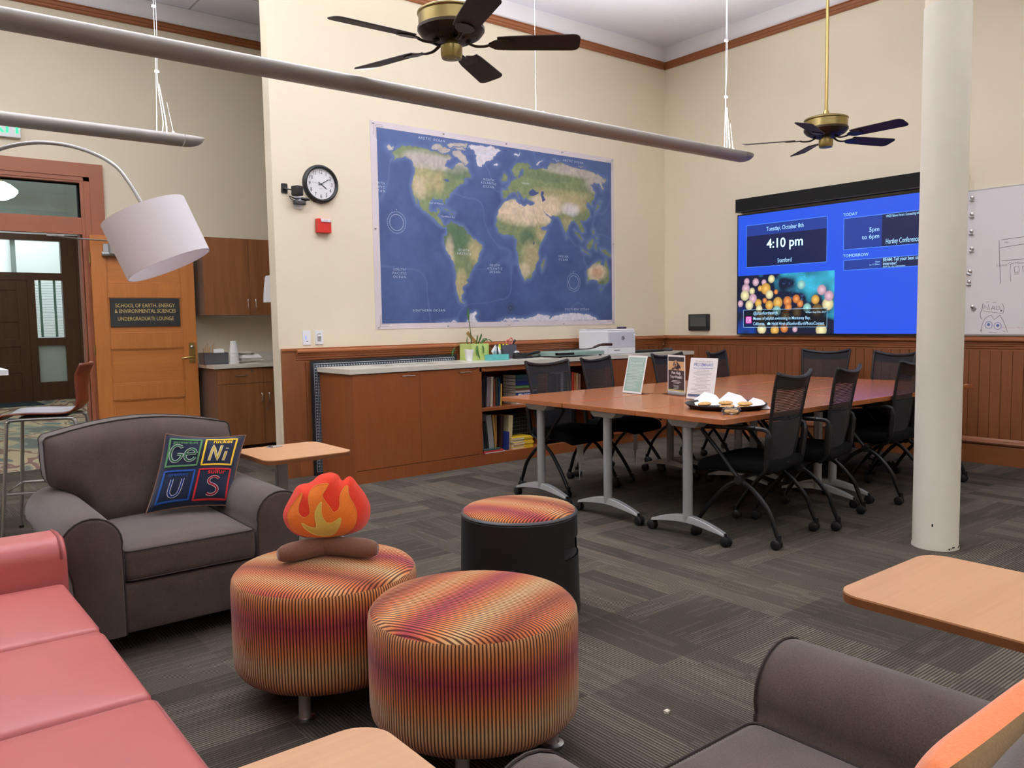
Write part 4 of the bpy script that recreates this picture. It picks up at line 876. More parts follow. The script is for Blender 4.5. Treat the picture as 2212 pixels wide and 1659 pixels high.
for (u, v, r, c, s) in [(0.10, .90, .035, 0, 0), (.20, .88, .04, 0, 0), (.29, .87, .03, 0, 0), (.37, .92, .04, 1, 0), (.09, .78, .05, 0, 0), (.16, .73, .035, 1, 0), (.25, .77, .03, 2, 0), (.08, .66, .055, 1, 0), (.17, .60, .05, 0, 0), (.03, .52, .035, 0, 0), (.13, .49, .05, 1, 0), (.31, .76, .058, 2, 1), (.35, .66, .046, 1, 1), (.42, .70, .025, 3, 1), (.30, .56, .028, 3, 1), (.23, .52, .042, 2, 1), (.35, .48, .048, 2, 1), (.44, .52, .055, 2, 1), (.54, .54, .048, 3, 1), (.63, .57, .042, 3, 1), (.67, .49, .036, 3, 1), (.55, .44, .04, 3, 1), (.24, .42, .04, 1, 0), (.43, .38, .05, 4, 1), (.52, .30, .05, 5, 1), (.64, .35, .052, 5, 1), (.74, .42, .045, 4, 0), (.82, .55, .045, 2, 1), (.84, .38, .06, 5, 1), (.94, .47, .06, 1, 1), (.95, .60, .05, 0, 0), (.88, .70, .05, 0, 0), (.68, .80, .045, 4, 0), (.27, .08, .055, 1, 1), (.41, .06, .05, 2, 1), (.51, .09, .045, 3, 1), (.88, .06, .06, 1, 1), (.62, .07, .03, 0, 0), (.36, .30, .045, 5, 1), (.26, .28, .05, 5, 1)]:
    balls.append((u, v, r * 0.9, c))
pal = [L3(c) for c in ((214, 170, 190), (232, 220, 170), (226, 170, 76), (222, 130, 60), (150, 205, 200), (120, 92, 50))]
asp = 1.117 / 0.617
for u, v, r, c in balls:
    d = np.hypot((Q[:, 0] - u), (Q[:, 1] - v) / asp * 0.95) / r; wv = np.clip((1.05 - d) * 6, 0, 1)[:, None]
    col = pal[c][None] * (1.05 - 0.45 * d ** 2)[:, None] + (np.clip(0.55 - d, 0, 1) * 0.7)[:, None] * np.array([0.35, 0.5, 0.25])
    cc = cc * (1 - wv) + np.clip(col, 0, 1) * wv
boxm = (Q[:, 0] > .062) & (Q[:, 0] < .935) & (Q[:, 1] > .105) & (Q[:, 1] < .405)
cc[boxm] = cc[boxm] * 0.28
m = MB(); m.grid(lambda a, b: (X(2), TY0 - 1.12 * a, TZ0 + 0.617 * b), gx, gy); m.col = np.concatenate([np.clip(cc, 0, 1), np.ones((len(cc), 1))], 1); m.build('photo', 'screen_photo', tv, angle=180)
def st(m, t, size, y, z, al='L', bold=0.0, maxw=None): m.text(t, size, lambda u, v: (X(5), y - u, z + v), bold=bold, align=al, maxw=maxw)
m = MB()
st(m, 'Tuesday, October 8th', 0.062, -1.658, 2.186, 'C', 0.004, 0.43); st(m, 'Stanford', 0.06, -1.66, 1.852, 'C', 0.004, 0.165)
st(m, 'TODAY', 0.042, -2.292, 2.243); st(m, 'TOMORROW', 0.042, -2.297, 1.851); st(m, '5pm', 0.058, -2.652, 2.072, 'R', 0.003); st(m, 'to 6pm', 0.058, -2.652, 2.008, 'R', 0.003)
st(m, 'Hartley Conference Center', 0.066, -2.716, 1.948, 'L', 0.004, 0.425); st(m, 'VPGE Fellows Forum: Connecting with others', 0.034, -2.712, 2.188, 'L', 0.006, 0.37)
st(m, 'BEAM: Tell your best story', 0.046, -2.694, 1.788, 'L', 0.009, 0.365); st(m, 'interview!', 0.044, -2.694, 1.752, 'L', 0.009, 0.125); st(m, 'RSVP for this information', 0.02, -2.694, 1.732, 'L', 0.004)
st(m, '10am', 0.022, -2.662, 1.782, 'R'); st(m, 'to 11:30am', 0.022, -2.662, 1.758, 'R')
st(m, '@stanfordearth', 0.046, -1.29, 1.318, 'L', 0.005); st(m, '4:00pm Aug 25th, 2019', 0.024, -2.13, 1.325, 'R', 0.004)
st(m, 'Masses of jellyfish swimming in Monterey Bay,', 0.046, -1.29, 1.262, 'L', 0.006, 0.67); st(m, 'California.        Heidi Hirsh #StanfordEarthPhotoContest', 0.046, -1.29, 1.206, 'L', 0.006, 0.82)
m.box(-0.0792, -0.0788, -1.50, -1.462, 1.208, 1.228); m.box(-0.0792, -0.0788, -1.49, -1.472, 1.228, 1.236)
fr(m, -1.165, -2.14, 1.182, 1.37, 5, 0, 0.003)
for zz in range(9): 
    y0 = -2.63 - 0.02 * (zz % 3)
m.build('lettering', 'screen_text', tv, smooth=False)
m = MB(); st(m, '4:10 pm', 0.135, -1.66, 2.008, 'C', 0.014, 0.42); m.build('clock_digits', 'screen_glow_text', tv, smooth=False)
emis('icon_pink', (206, 60, 170), 1.1); emis('icon_white', (255, 235, 245), 1.4)
m = MB(); q = rrect(-0.038, 0.038, -0.038, 0.038, 0.012, 4); m.prism(q, 0, 0.0004, lambda p, q, r: (X(4) - r, -1.232 - p, 1.262 + q), 0)
def ring2(m, cy, cz, r0, r1, n, k, mi): 
    vs = []
    for i in range(n): a = 2 * PI * i / n; vs += [(X(k), cy + r0 * math.cos(a), cz + r0 * math.sin(a)), (X(k), cy + r1 * math.cos(a), cz + r1 * math.sin(a))]
    m.add(vs, [(2 * i, 2 * ((i + 1) % n), 2 * ((i + 1) % n) + 1, 2 * i + 1) for i in range(n)], mi)
ring2(m, -1.232, 1.262, 0.010, 0.014, 20, 6, 1); fr(m, -1.207, -1.257, 1.237, 1.287, 6, 1, 0.004); m.build('app_icon', ['icon_pink', 'icon_white'], tv, smooth=False)
m = MB(); m.box(-0.11, 0, -3.348, -1.077, 2.418, 2.552); m.box(-0.112, -0.05, -3.348, -1.077, 2.412, 2.42, 1); single('sound_bar', m, ['black_matte', 'dark_grey_plastic'], 'long black box mounted along the top of the wall screen', 'sound bar', bevel=0.003)
cp = thing('control_panel', 'small black touch panel on the wall left of the big screen', 'control panel', (0, -0.521, 1.242), 0, room=True)
m = MB(); m.prism(rrect(-0.663, -0.379, 1.148, 1.336, 0.008, 3), 0, 0.035, lambda p, q, r: (-r, p, q)); m.build('casing', 'black_plastic', cp, bevel=0.003)
plain('dead_screen', (70, 74, 72), 0.25, var=0.02); m = MB(); m.box(-0.0365, -0.035, -0.632, -0.405, 1.196, 1.32); m.build('screen', 'dead_screen', cp, smooth=False)

# ------------------------------------------------------------------ whiteboard with magnet clips
wb = thing('whiteboard', 'white marker board with doodles right of the column', 'whiteboard', (0, -4.6, 1.10), 0, room=True)
m = MB(); m.box(-0.022, -0.002, -5.9, -3.374, 1.113, 2.34); m.build('board', 'whiteboard_face', wb, smooth=False)
m = MB(); m.box(-0.026, -0.002, -5.9, -3.37, 2.338, 2.344); m.box(-0.026, -0.002, -3.374, -3.368, 1.108, 2.344); m.box(-0.03, -0.002, -5.9, -3.368, 1.102, 1.115); m.build('frame', 'brushed_steel', wb, smooth=False)
def stroke(m, pts, r=0.0022, sm=True): 
    P = [(-0.0225, y, z) for y, z in pts]
    if sm and len(P) > 2: P = spline(P, 5)
    m.tube(P, r, 5, flat=1.0)
m = MB()
def WZ(X_, Y_):      # from the board drawing's own grid (0..700 across, 0..1659 down) to wall metres
    y = -3.374 - (X_ - 105) * 0.00078 - 0.00002 * Y_; z = 2.34 - (Y_ - 155) * 0.000864; return (y, z)
L_ = lambda *p: [WZ(*q) for q in p]
stroke(m, L_((447, 665), (452, 830), (458, 960), (462, 1082))); stroke(m, L_((470, 662), (560, 655), (700, 648))); stroke(m, L_((458, 737), (560, 728), (700, 716))); stroke(m, L_((470, 864), (580, 860), (700, 857)))
stroke(m, L_((565, 895), (556, 960), (565, 1068)), 0.0016)
for q in (((595, 930), (640, 925), (645, 975), (600, 978), (595, 930)), ((675, 925), (720, 920), (722, 975), (680, 975), (675, 925))): stroke(m, L_(*q), 0.0018, False)
for yy in (988, 1000): stroke(m, L_((597, yy), (640, yy - 4)), 0.0014)
m.text('My--   -', 0.022, lambda u, v: (-0.0225, WZ(545, 690)[0] - u, WZ(545, 697)[1] + v)); m.text('Layout', 0.03, lambda u, v: (-0.0225, WZ(500, 0)[0] - u, WZ(0, 915)[1] + v)); m.text('Cal Minor', 0.03, lambda u, v: (-0.0225, WZ(640, 0)[0] - u, WZ(0, 903)[1] + v))
stroke(m, L_((288, 1270), (282, 1320), (262, 1370), (268, 1410), (282, 1425))); stroke(m, L_((290, 1345), (400, 1360), (480, 1370), (495, 1350), (496, 1310), (482, 1275)), 0.0016)
for q in (((298, 1330), (305, 1285), (335, 1335), (345, 1282), (355, 1340)), ((375, 1338), (390, 1295), (400, 1300), (410, 1340)), ((385, 1322), (405, 1320)), ((425, 1340), (425, 1300), (450, 1302), (462, 1325), (430, 1340))): stroke(m, L_(*q), 0.002, False)
m.ball((-0.0225, *WZ(472, 1345)), 0.0015, 0.008, 0.008)
stroke(m, L_((275, 1555), (280, 1490), (310, 1420), (370, 1385)), 0.0018); stroke(m, L_((370, 1385), (405, 1432), (460, 1388)), 0.0018, False); stroke(m, L_((460, 1388), (500, 1460), (535, 1555)), 0.0018)
for q in (((320, 1258), (350, 1258)), ((385, 1262), (420, 1265)), ((345, 1558), (428, 1558)), ((485, 1540), (512, 1552)), ((255, 1540), (285, 1535)), ((262, 1548), (270, 1525))): stroke(m, L_(*q), 0.0014)
m.build('black_marker_drawing', 'faint_ink', wb, smooth=True)
m = MB()
for cx, cy in ((347, 1483), (438, 1493)): stroke(m, [WZ(cx + 36 * math.cos(2 * PI * k / 16), cy + 34 * math.sin(2 * PI * k / 16)) for k in range(17)], 0.0018); m.ball((-0.0225, *WZ(cx, cy - 4)), 0.001, 0.012, 0.013)
m.build('blue_marker_drawing', 'blue_ink', wb)
m = MB(); m.text('Welcome Mary', 0.026, lambda u, v: (-0.0225, WZ(615, 0)[0] - u, WZ(0, 1520)[1] + v), shear=0.2); m.build('faint_red_writing', 'faint_red_ink', wb, smooth=False)
zs = [2.27, 2.129, 1.984, 1.837, 1.644, 1.553, 1.341]; where = ['topmost clip', 'second clip from the top', 'third clip from the top', 'fourth clip from the top', 'fifth clip from the top', 'sixth clip from the top', 'lowest clip, beside the speech bubble doodle']
clip = None
for k, z in enumerate(zs):
    y = [-3.436, -3.436, -3.436, -3.443, -3.429, -3.428, -3.467][k]
    lab = 'metal magnet clip on the whiteboard edge, ' + where[k]
    if clip is None:
        clip = thing('magnet_clip', lab, 'clip', (-0.022, y, z), 0, 'magnet clips on the whiteboard')
        m = MB(); m.lathe([(0.015, 0), (0.015, 0.008), (0.008, 0.012), (0, 0.012)], 16, fn=lambda a, b, c: (-c, a, b + 0.012)); m.build('magnet', 'screw_metal', clip, angle=40)
        m = MB(); m.prism([(0, -0.022), (0.004, -0.024), (0.03, -0.014), (0.03, -0.010), (0.006, -0.012), (0.0, 0.0)], -0.016, 0.016, lambda p, q, r: (-p, r, q)); m.build('jaw', 'brushed_steel', clip, smooth=False)
    else:
        c = place(clip, (-0.022, y, z), 0, lab)
        if k in (4, 6): c.rotation_euler = (rad(18 if k == 4 else -35), 0, 0)

# ------------------------------------------------------------------ cabinet run below the map
CT, CTZ, CF, CB = 0.928, 0.89, -0.655, -0.07
m = MB(); slots = [(-4.12, -3.98), (-3.90, -3.74), (-3.68, -3.54), (-3.38, -3.26)]
XS = [-4.53] + [v for s in slots for v in s] + [-0.29]
for i in range(0, len(XS), 2): m.box(XS[i], XS[i + 1], CF - 0.015, CB, CTZ, CT)
for a, b in slots: m.box(a, b, CF - 0.015, -0.47, CTZ, CT); m.box(a, b, -0.26, CB, CTZ, CT)
single('worktop', m, 'worktop', 'long pale stone worktop with four drop slots below the map', 'worktop', smooth=False)
cab = thing('recycling_cabinet', 'cherry cabinet with two plain doors at the left end below the map', 'cabinet', (-3.88, -0.36, 0), 0, room=True)
m = MB(); m.box(-4.505, -4.485, CF, CB, 0, CTZ); m.box(-3.265, -3.25, CF, CB, 0, CTZ); m.box(-4.485, -3.265, -0.09, CB, 0, CTZ); m.box(-4.485, -3.265, CF + 0.012, CB, 0, 0.10); m.box(-4.485, -3.265, CF + 0.02, CF + 0.05, 0.86, CTZ); m.build('carcass', 'cherry_panel', cab, smooth=False)
m = MB(); m.box(-4.5, -3.255, CF - 0.002, CF + 0.02, 0.0, 0.105); m.build('plinth', 'cherry_panel', cab, smooth=False)
for i, (a, b) in enumerate(((-4.503, -3.878), (-3.876, -3.252))):
    m = MB(); m.box(a, b, CF - 0.004, CF + 0.014, 0.109, 0.882); d = m.build('door', 'cherry_panel', cab, bevel=0.001)
    hx = (-4.0, -3.42)[i]; m = MB(); m.tube([(hx - 0.06, CF - 0.004, 0.852), (hx - 0.06, CF - 0.03, 0.852), (hx + 0.06, CF - 0.03, 0.852), (hx + 0.06, CF - 0.004, 0.852)], 0.005, 8); m.build('handle', 'chrome', d)
bk = thing('bookcase', 'cherry open bookcase of two bays with books below the worktop', 'bookcase', (-2.46, -0.36, 0), 0, room=True)
SX = (-3.25, -2.46, -1.66); SH0, SH1 = 0.10, 0.512
m = MB()
for x in SX: m.box(x - (0.0 if x == SX[0] else 0.012), x + 0.02 if x == SX[0] else x + 0.012, CF, CB, 0, CTZ)
m.box(SX[0], SX[2], -0.09, CB, 0, CTZ); m.box(SX[0], SX[2], CF, CF + 0.02, 0.845, CTZ); m.build('carcass', 'cherry_panel', bk, smooth=False)
m = MB(); m.box(SX[0] + 0.02, SX[2] - 0.012, CF + 0.002, CB, 0, SH0); m.build('bottom_shelf', 'cherry_panel', bk, smooth=False)
for a, b in ((SX[0] + 0.02, SX[1] - 0.012), (SX[1] + 0.012, SX[2] - 0.012)):
    m = MB(); m.box(a, b, CF + 0.012, -0.09, SH1 - 0.026, SH1); m.build('shelf', 'cherry_panel', bk, smooth=False)
ec = thing('end_cabinet', 'cherry cabinet with plain doors at the right end of the worktop', 'cabinet', (-0.97, -0.36, 0), 0, room=True)
m = MB(); m.box(-1.645, -0.31, CF + 0.015, CB, 0, CTZ); m.build('carcass', 'cherry_panel', ec, smooth=False)
for a, b in ((-1.643, -0.98), (-0.976, -0.312)): m = MB(); m.box(a, b, CF - 0.004, CF + 0.014, 0.109, 0.882); m.build('door', 'cherry_panel', ec, bevel=0.001)

# books ------------------------------------------------------------
def bmat(c): 
    k = 'cover_%d_%d_%d' % c
    if k not in MATS: plain(k, c, 0.5, var=0.08, scale=40)
    return k
plain('page_edge', (222, 212, 190), 0.8, var=0.06, scale=200)
def book(c, w, h, d, loc, rot=(0, 0, 0), label='', group='', name='book', txt=None):
    """standing book: width w (x), depth d (+y away from the spine), height h"""
    t = thing(name, label, 'book', loc, 0, group); t.rotation_euler = rot
    m = MB(); m.box(-w / 2, w / 2, 0.0, 0.003, 0, h); m.box(-w / 2, -w / 2 + 0.002, 0.0, d, 0, h); m.box(w / 2 - 0.002, w / 2, 0.0, d, 0, h)
    m.build('cover', bmat(c), t, smooth=False)
    m = MB(); m.box(-w / 2 + 0.002, w / 2 - 0.002, 0.003, d - 0.003, 0.004, h - 0.004); m.build('pages', 'page_edge', t, smooth=False)
    if txt:
        k = MB(); k.text(txt, w * 0.62, lambda u, v: (-w * 0.2 + v, -0.001, h * 0.5 - u), bold=0.012, maxw=h * 0.6); k.build('title', 'white_paper', t, smooth=False)
    return t
G1 = 'upright books in the upper left bay'
up = [((52, 50, 52), .020, .235, 'charcoal'), ((150, 50, 64), .024, .262, 'crimson'), ((18, 18, 22), .034, .262, 'wide black'), ((36, 34, 36), .012, .25, 'thin black'), ((128, 112, 116), .040, .275, 'mauve-grey'), ((186, 174, 150), .032, .275, 'tall cream'), ((140, 62, 36), .020, .25, 'rust-red'), ((92, 74, 60), .014, .262, 'thin brown'), ((44, 62, 54), .016, .27, 'dark green'), ((34, 56, 96), .018, .255, 'navy'), ((200, 160, 62), .018, .205, 'short yellow')]
x = SX[0] + 0.034; prev = 'the bay side'
for c, w, h, nm in up:
    book(c, w, h, .19, (x + w / 2, -0.56, SH1), (0, rad(3.0), 0), '%s book standing beside %s on the upper left shelf' % (nm, prev), G1); x += w + 0.0035; prev = 'the %s book' % nm
G2 = 'books stacked flat in the upper left bay'; z = SH1 + 0.0; below = 'the shelf'
for c, th, ln, nm, tx in [((214, 208, 198), .016, .28, 'white', None), ((196, 190, 180), .022, .265, 'pale grey', None), ((202, 150, 60), .022, .25, 'orange-yellow', None), ((28, 54, 124), .046, .27, 'blue lettered', 'PHYSICS'), ((178, 160, 150), .022, .26, 'cream and red', None), ((104, 62, 44), .020, .25, 'brown', None), ((84, 128, 70), .026, .265, 'green', None), ((26, 40, 104), .038, .27, 'deep blue', None), ((44, 62, 92), .030, .26, 'slate blue', None), ((34, 66, 62), .034, .27, 'dark teal', None)]:
    t = thing('book', '%s book lying flat on %s in the upper left stack' % (nm, below), 'book', (-2.775, -0.575, z), 0, G2)
    m = MB(); m.box(0, ln, 0, .003, 0, th); m.box(0, ln, 0, .2, 0, .002); m.box(0, ln, 0, .2, th - .002, th); m.build('cover', bmat(c), t, smooth=False)
    m = MB(); m.box(.004, ln - .004, .003, .196, .002, th - .002); m.build('pages', 'page_edge', t, smooth=False)
    if tx: m = MB(); m.text(tx, .036, lambda u, v: (0.125 + u, -0.001, 0.011 + v), bold=.02); m.box(.03, .062, -0.001, 0, .008, .038); m.build('title', 'white_paper', t, smooth=False)
    z += th; below = 'the %s book' % nm
G3 = 'binders and books in the lower left bay'; x = SX[0] + 0.036; prev = 'the bay side'
for c, w, h, tl, nm in [((150, 148, 146), .026, .27, -6, 'light grey binder'), ((96, 96, 98), .020, .26, -6, 'mid grey binder'), ((28, 28, 30), .020, .27, -6, 'black binder'), ((58, 56, 56), .012, .28, -6, 'thin dark grey binder'), ((146, 144, 140), .062, .34, -6, 'wide pale grey binder'), ((182, 132, 62), .022, .335, -5, 'tan folder'), ((204, 156, 84), .012, .33, 0, 'light tan folder')]:
    book(c, w, h, .22, (x + w / 2 + (0.02 if tl < 0 else 0), -0.57, SH0), (0, rad(tl), 0), '%s leaning beside %s on the lower left shelf' % (nm, prev), G3, 'binder'); x += w + 0.006; prev = 'the ' + nm
book((56, 30, 24), .045, .315, .2, (x + .045, -0.56, SH0), (0, rad(4), 0), 'dark brown book standing beside the light tan folder', G3); x += .075
book((34, 52, 120), .028, .17, .14, (x + .012, -0.61, SH0), (0, rad(3), 0), 'short blue and white book in front of the dark brown book', G3)
book((206, 188, 140), .052, .315, .2, (x + .062, -0.575, SH0), (0, rad(4), 0), 'thick cream book standing alone on the lower left shelf', G3)
t = thing('mesh_crate', 'black wire-mesh crate at the back of the lower left shelf', 'crate', (-2.685, -0.30, SH0), 0)
m = MB(); 
for k in range(12): 
    q = k / 11; m.box(-.18 + .36 * q - .002, -.18 + .36 * q + .002, -.152, -.148, 0, .30); 
for k in range(9): m.box(-.18, .18, -.153, -.147, .3 * k / 8, .3 * k / 8 + .005)
m.build('grille', 'steel_mesh', t, smooth=False); m = MB(); m.box(-.18, .18, -.145, .15, 0, .28); m.build('bin', 'black_matte', t, smooth=False)
z = SH0; pos = ['bottom of the pile', 'second up in the pile', 'middle of the pile', 'fourth up in the pile', 'top of the pile']
for k in range(5):
    t = thing('magazine', 'yellow-spined magazine, %s on the lower left shelf' % pos[k], 'magazine', (-2.86 + 0.005 * (k % 3), -0.63 + 0.006 * (k % 2), z), 0, 'yellow magazines on the lower shelf'); th = .02 if k != 3 else .026
    m = MB(); m.box(0, .24, 0, .18, 0, .002); m.box(0, .24, 0, .18, th - .002, th); m.box(.238, .24, 0, .18, 0, th); m.box(.13, .24, -0.001, .001, 0, th - .004); m.build('cover', bmat((226, 184, 40)), t, smooth=False)
    m = MB(); m.box(.002, .236, .002, .178, .002, th - .002); m.build('pages', 'page_edge', t, smooth=False); z += th
z = SH0
for c, th, dx, nm in (((222, 220, 216), .008, .02, 'white paper folder at the bottom of the flat pile'), ((196, 44, 50), .016, .0, 'red folder in the flat pile'), ((48, 78, 74), .014, -.03, 'dark green folder on top of the flat pile')):
    m = MB(); m.box(-3.215 + max(dx, 0), -2.99 + dx, -0.648, -0.60, z, z + th); single('folder', m, bmat(c), nm + ' on the lower shelf', 'folder', 'folders lying on the lower shelf', bevel=0.001); z += th
G4 = 'books in the upper right bay'; x = -2.40; prev = 'the divider'
for c, w, h, nm in [((60, 48, 44), .03, .22, 'umber'), ((30, 30, 36), .032, .26, 'black'), ((84, 60, 48), .02, .24, 'brown'), ((44, 40, 50), .026, .262, 'dark plum'), ((44, 44, 60), .034, .255, 'indigo'), ((104, 80, 64), .022, .25, 'fawn'), ((38, 36, 44), .03, .25, 'ink-dark'), ((198, 196, 194), .03, .268, 'white'), ((66, 92, 110), .026, .26, 'steel blue'), ((34, 36, 40), .022, .24, 'thin black'), ((196, 174, 70), .018, .23, 'yellow'), ((40, 60, 96), .024, .25, 'blue'), ((196, 62, 46), .032, .262, 'bright red'), ((212, 120, 60), .024, .255, 'orange'), ((206, 170, 120), .026, .25, 'tan'), ((150, 110, 90), .03, .24, 'dusty brown')]:
    book(c, w, h, .18, (x + w / 2, -0.54, SH1), (0, rad(1.5), 0), '%s book standing beside %s on the upper right shelf' % (nm, prev), G4); x += w + .004; prev = 'the %s book' % nm
G5 = 'books in the lower right bay'; x = -2.40; prev = 'the divider'
for c, w, h, nm in [((70, 60, 62), .05, .27, 'wide grey-brown'), ((40, 40, 48), .04, .26, 'charcoal'), ((60, 62, 84), .04, .28, 'slate'), ((34, 34, 38), .05, .27, 'wide black'), ((190, 188, 184), .024, .25, 'off-white'), ((206, 120, 60), .028, .22, 'orange'), ((214, 176, 110), .03, .24, 'tan'), ((120, 90, 70), .03, .26, 'brown')]:
    book(c, w, h, .2, (x + w / 2, -0.55, SH0), (0, rad(2), 0), '%s book standing beside %s on the lower right shelf' % (nm, prev), G5); x += w + .004; prev = 'the %s book' % nm

# cutting mat standing behind the cabinet ---------------------------
def grid_mat():
    m, nt, b = new_mat('cutting_mat'); t = N(nt, 'ShaderNodeTexCoord'); sp = N(nt, 'ShaderNodeSeparateXYZ'); nt.links.new(t.outputs['Object'], sp.inputs[0])
    g = mth(nt, 'MINIMUM', mth(nt, 'PINGPONG', sp.outputs[0], 0.0127), mth(nt, 'PINGPONG', sp.outputs[2], 0.0127)); k = mth(nt, 'LESS_THAN', g, 0.0011)
    nt.links.new(mixc(nt, k, rgb((16, 18, 24)), rgb((150, 160, 172))), b.inputs['Base Color']); b.inputs['Roughness'].default_value = 0.6
grid_mat(); plain('mat_edge', (18, 18, 24), 0.6, var=0.04); plain('mat_print', (168, 176, 186), 0.6, var=0.03)
cm = thing('cutting_mat', 'black gridded cutting mat standing on edge between cabinet and wall', 'cutting mat', (-4.585, -0.064, 0.0), 0)
m = MB(); m.box(0, 1.5, -0.0015, 0.0015, 0, 0.985); m.build('sheet', 'mat_edge', cm, smooth=False)
m = MB(); m.box(0.035, 1.465, -0.0019, -0.0016, 0.035, 0.95); m.build('printed_grid', 'cutting_mat', cm, smooth=False)
m = MB()
for a in ((0.03, 1.47, 0.955, 0.96), (0.03, 1.47, 0.03, 0.034), (0.03, 0.034, 0.03, 0.96), (1.466, 1.47, 0.03, 0.96), (0.03, 1.47, 0.922, 0.925), (0.062, 0.065, 0.03, 0.96)): m.box(a[0], a[1], -0.0022, -0.0019, a[2], a[3])
for k in range(56): m.ball((0.055 + 0.0254 * k, -0.002, 0.938), 0.0055, 0.0004, 0.006, 8)
for k in range(34): m.ball((0.047, -0.002, 0.08 + 0.0254 * k), 0.006, 0.0004, 0.0055, 8)
for a, b in ((0.30, 0.37), (1.36, 1.46), (1.40, 1.46)): m.tube([(a, -0.0022, 0.95), (b, -0.0022, 0.86)], 0.0018, 4)
m.build('markings', 'mat_print', cm, smooth=False)

# things standing on the worktop ------------------------------------
Z = CT
pc = thing('paper_cup', 'white paper cup on the worktop beside the green planter', 'cup', (-3.085, -0.27, Z), 0)
m = MB(); m.lathe([(0.0, 0.004), (0.03, 0.003), (0.031, 0.0), (0.044, 0.1), (0.0455, 0.102), (0.0455, 0.105), (0.0425, 0.104), (0.03, 0.006)], 28); m.build('cup', 'white_paper', pc, angle=50)
pl = thing('potted_plant', 'sparse leafy plant in a square lime green pot on the worktop', 'plant', (-2.96, -0.18, Z), 0)
m = MB(); m.box(-.1, .1, -.09, .09, 0, .005)
for a in ((-.105, .105, -.095, -.089), (-.105, .105, .089, .095), (-.105, -.099, -.095, .095), (.099, .105, -.095, .095)): m.box(a[0], a[1], a[2], a[3], 0, .155)
m.build('pot', 'lime_pot', pl, bevel=0.002); plain('soil', (52, 38, 28), 0.95, var=0.3, scale=80); m = MB(); m.box(-.098, .098, -.088, .088, .005, .135); m.build('soil', 'soil', pl, smooth=False)
def leafblade(m, pts, w):
    P = spline(pts, 5); n = len(P); vs = []; 
    for i, p in enumerate(P):
        s = i / (n - 1); ww = w * math.sin(PI * min(1, s * 0.9 + 0.08)); vs += [(p[0] - ww, p[1], p[2] + ww * .2), (p[0], p[1], p[2]), (p[0] + ww, p[1], p[2] + ww * .2)]
    m.add(vs, [(3 * i + j, 3 * i + j + 1, 3 * i + j + 4, 3 * i + j + 3) for i in range(n - 1) for j in range(2)])
m = MB(); m.tube(spline([(-.03, 0, .13), (-.045, -.01, .25), (-.07, -.02, .38)], 5), [.006] * 6 + [.004] * 5, 6); m.tube(spline([(-.03, 0, .14), (-.06, -.02, .24), (-.085, -.03, .25), (-.10, -.03, .215)], 4), .0018, 5); m.tube(spline([(.07, 0, .14), (.12, -.08, .13), (.15, -.12, .02)], 5), .0025, 5)
m.tube(spline([(-.04, 0, .14), (-.12, -.03, .165), (-.22, -.05, .165), (-.28, -.06, .11)], 5), .002, 5)
m.build('stems', 'stem', pl)
for pts, w in (([(-.07, -.02, .37), (-.076, -.02, .43), (-.078, -.02, .5)], .012), ([(-.03, -.09, .15), (-.045, -.11, .08), (-.02, -.12, .01)], .014), ([(.03, -.09, .15), (.032, -.105, .1), (.03, -.11, .06)], .010), ([(.02, 0, .14), (.03, -.01, .2), (.035, -.01, .235)], .009), ([(.04, 0, .14), (.07, -.01, .21), (.085, -.01, .25)], .011), ([(-.10, -.03, .22), (-.105, -.03, .18), (-.10, -.03, .15)], .006), ([(-.26, -.055, .13), (-.29, -.06, .08), (-.295, -.06, .04)], .012), ([(.08, 0, .15), (.14, -.02, .19), (.2, -.03, .165)], .016), ([(.09, .02, .15), (.15, .03, .2), (.19, .04, .17)], .014)):
    m = MB(); leafblade(m, pts, w); m.build('leaf', 'leaf', pl, solid=0.001)
m = MB(); m.prism([(-.017, 0), (.017, 0), (.017, .34), (-.017, .34)], 0, .004, lambda p, q, r: (-2.80 - .67 * q * .9 + p * .74, -0.13 + r - .01 * q, Z + .06 + q * .60 + p * .67)); single('wooden_ruler', m, 'ruler_wood', 'wooden ruler sticking up out of the lime green pot', 'ruler', smooth=False)
tb = thing('tissue_box', 'flat teal tissue box with a tuft of white tissue', 'tissue box', (-2.855, -0.40, Z), 0)
m = MB(); m.prism(rrect(-.125, .125, -.06, .06, .05, 6), 0, .052); m.build('box', 'teal_card', tb, angle=40)
m = MB()
for k in range(5):
    a = k * 1.25; vs = [(.03 * math.cos(a), .02 * math.sin(a), .05), (.045 * math.cos(a + .6), .025 * math.sin(a + .6), .05), (.055 * math.cos(a + .4) - .01, .03 * math.sin(a + .4), .085 + .01 * (k % 2)), (.012 * math.cos(a + .2), .012 * math.sin(a + .2), .125 + .012 * (k % 3)), (.02 * math.cos(a), .01 * math.sin(a), .09)]
    m.add(vs, [(0, 1, 2), (0, 2, 4), (4, 2, 3)])
m.build('tissue', 'white_paper', tb, solid=0.001)
ph = thing('pencil_holder', 'grey mesh desk organizer with pens behind the tissue box', 'pen holder', (-2.60, -0.22, Z), 0)
m = MB()
for a in ((-.09, .09, -.05, -.047), (-.09, .09, .047, .05), (-.09, -.087, -.05, .05), (.087, .09, -.05, .05)): m.box(a[0], a[1], a[2], a[3], 0, .135 if a[0] > -.09 or a[1] > 0 else .1)
m.box(-.09, .09, -.05, .05, 0, .003); m.box(-.01, -.007, -.05, .05, 0, .1); m.build('tray', 'steel_mesh', ph, smooth=False)
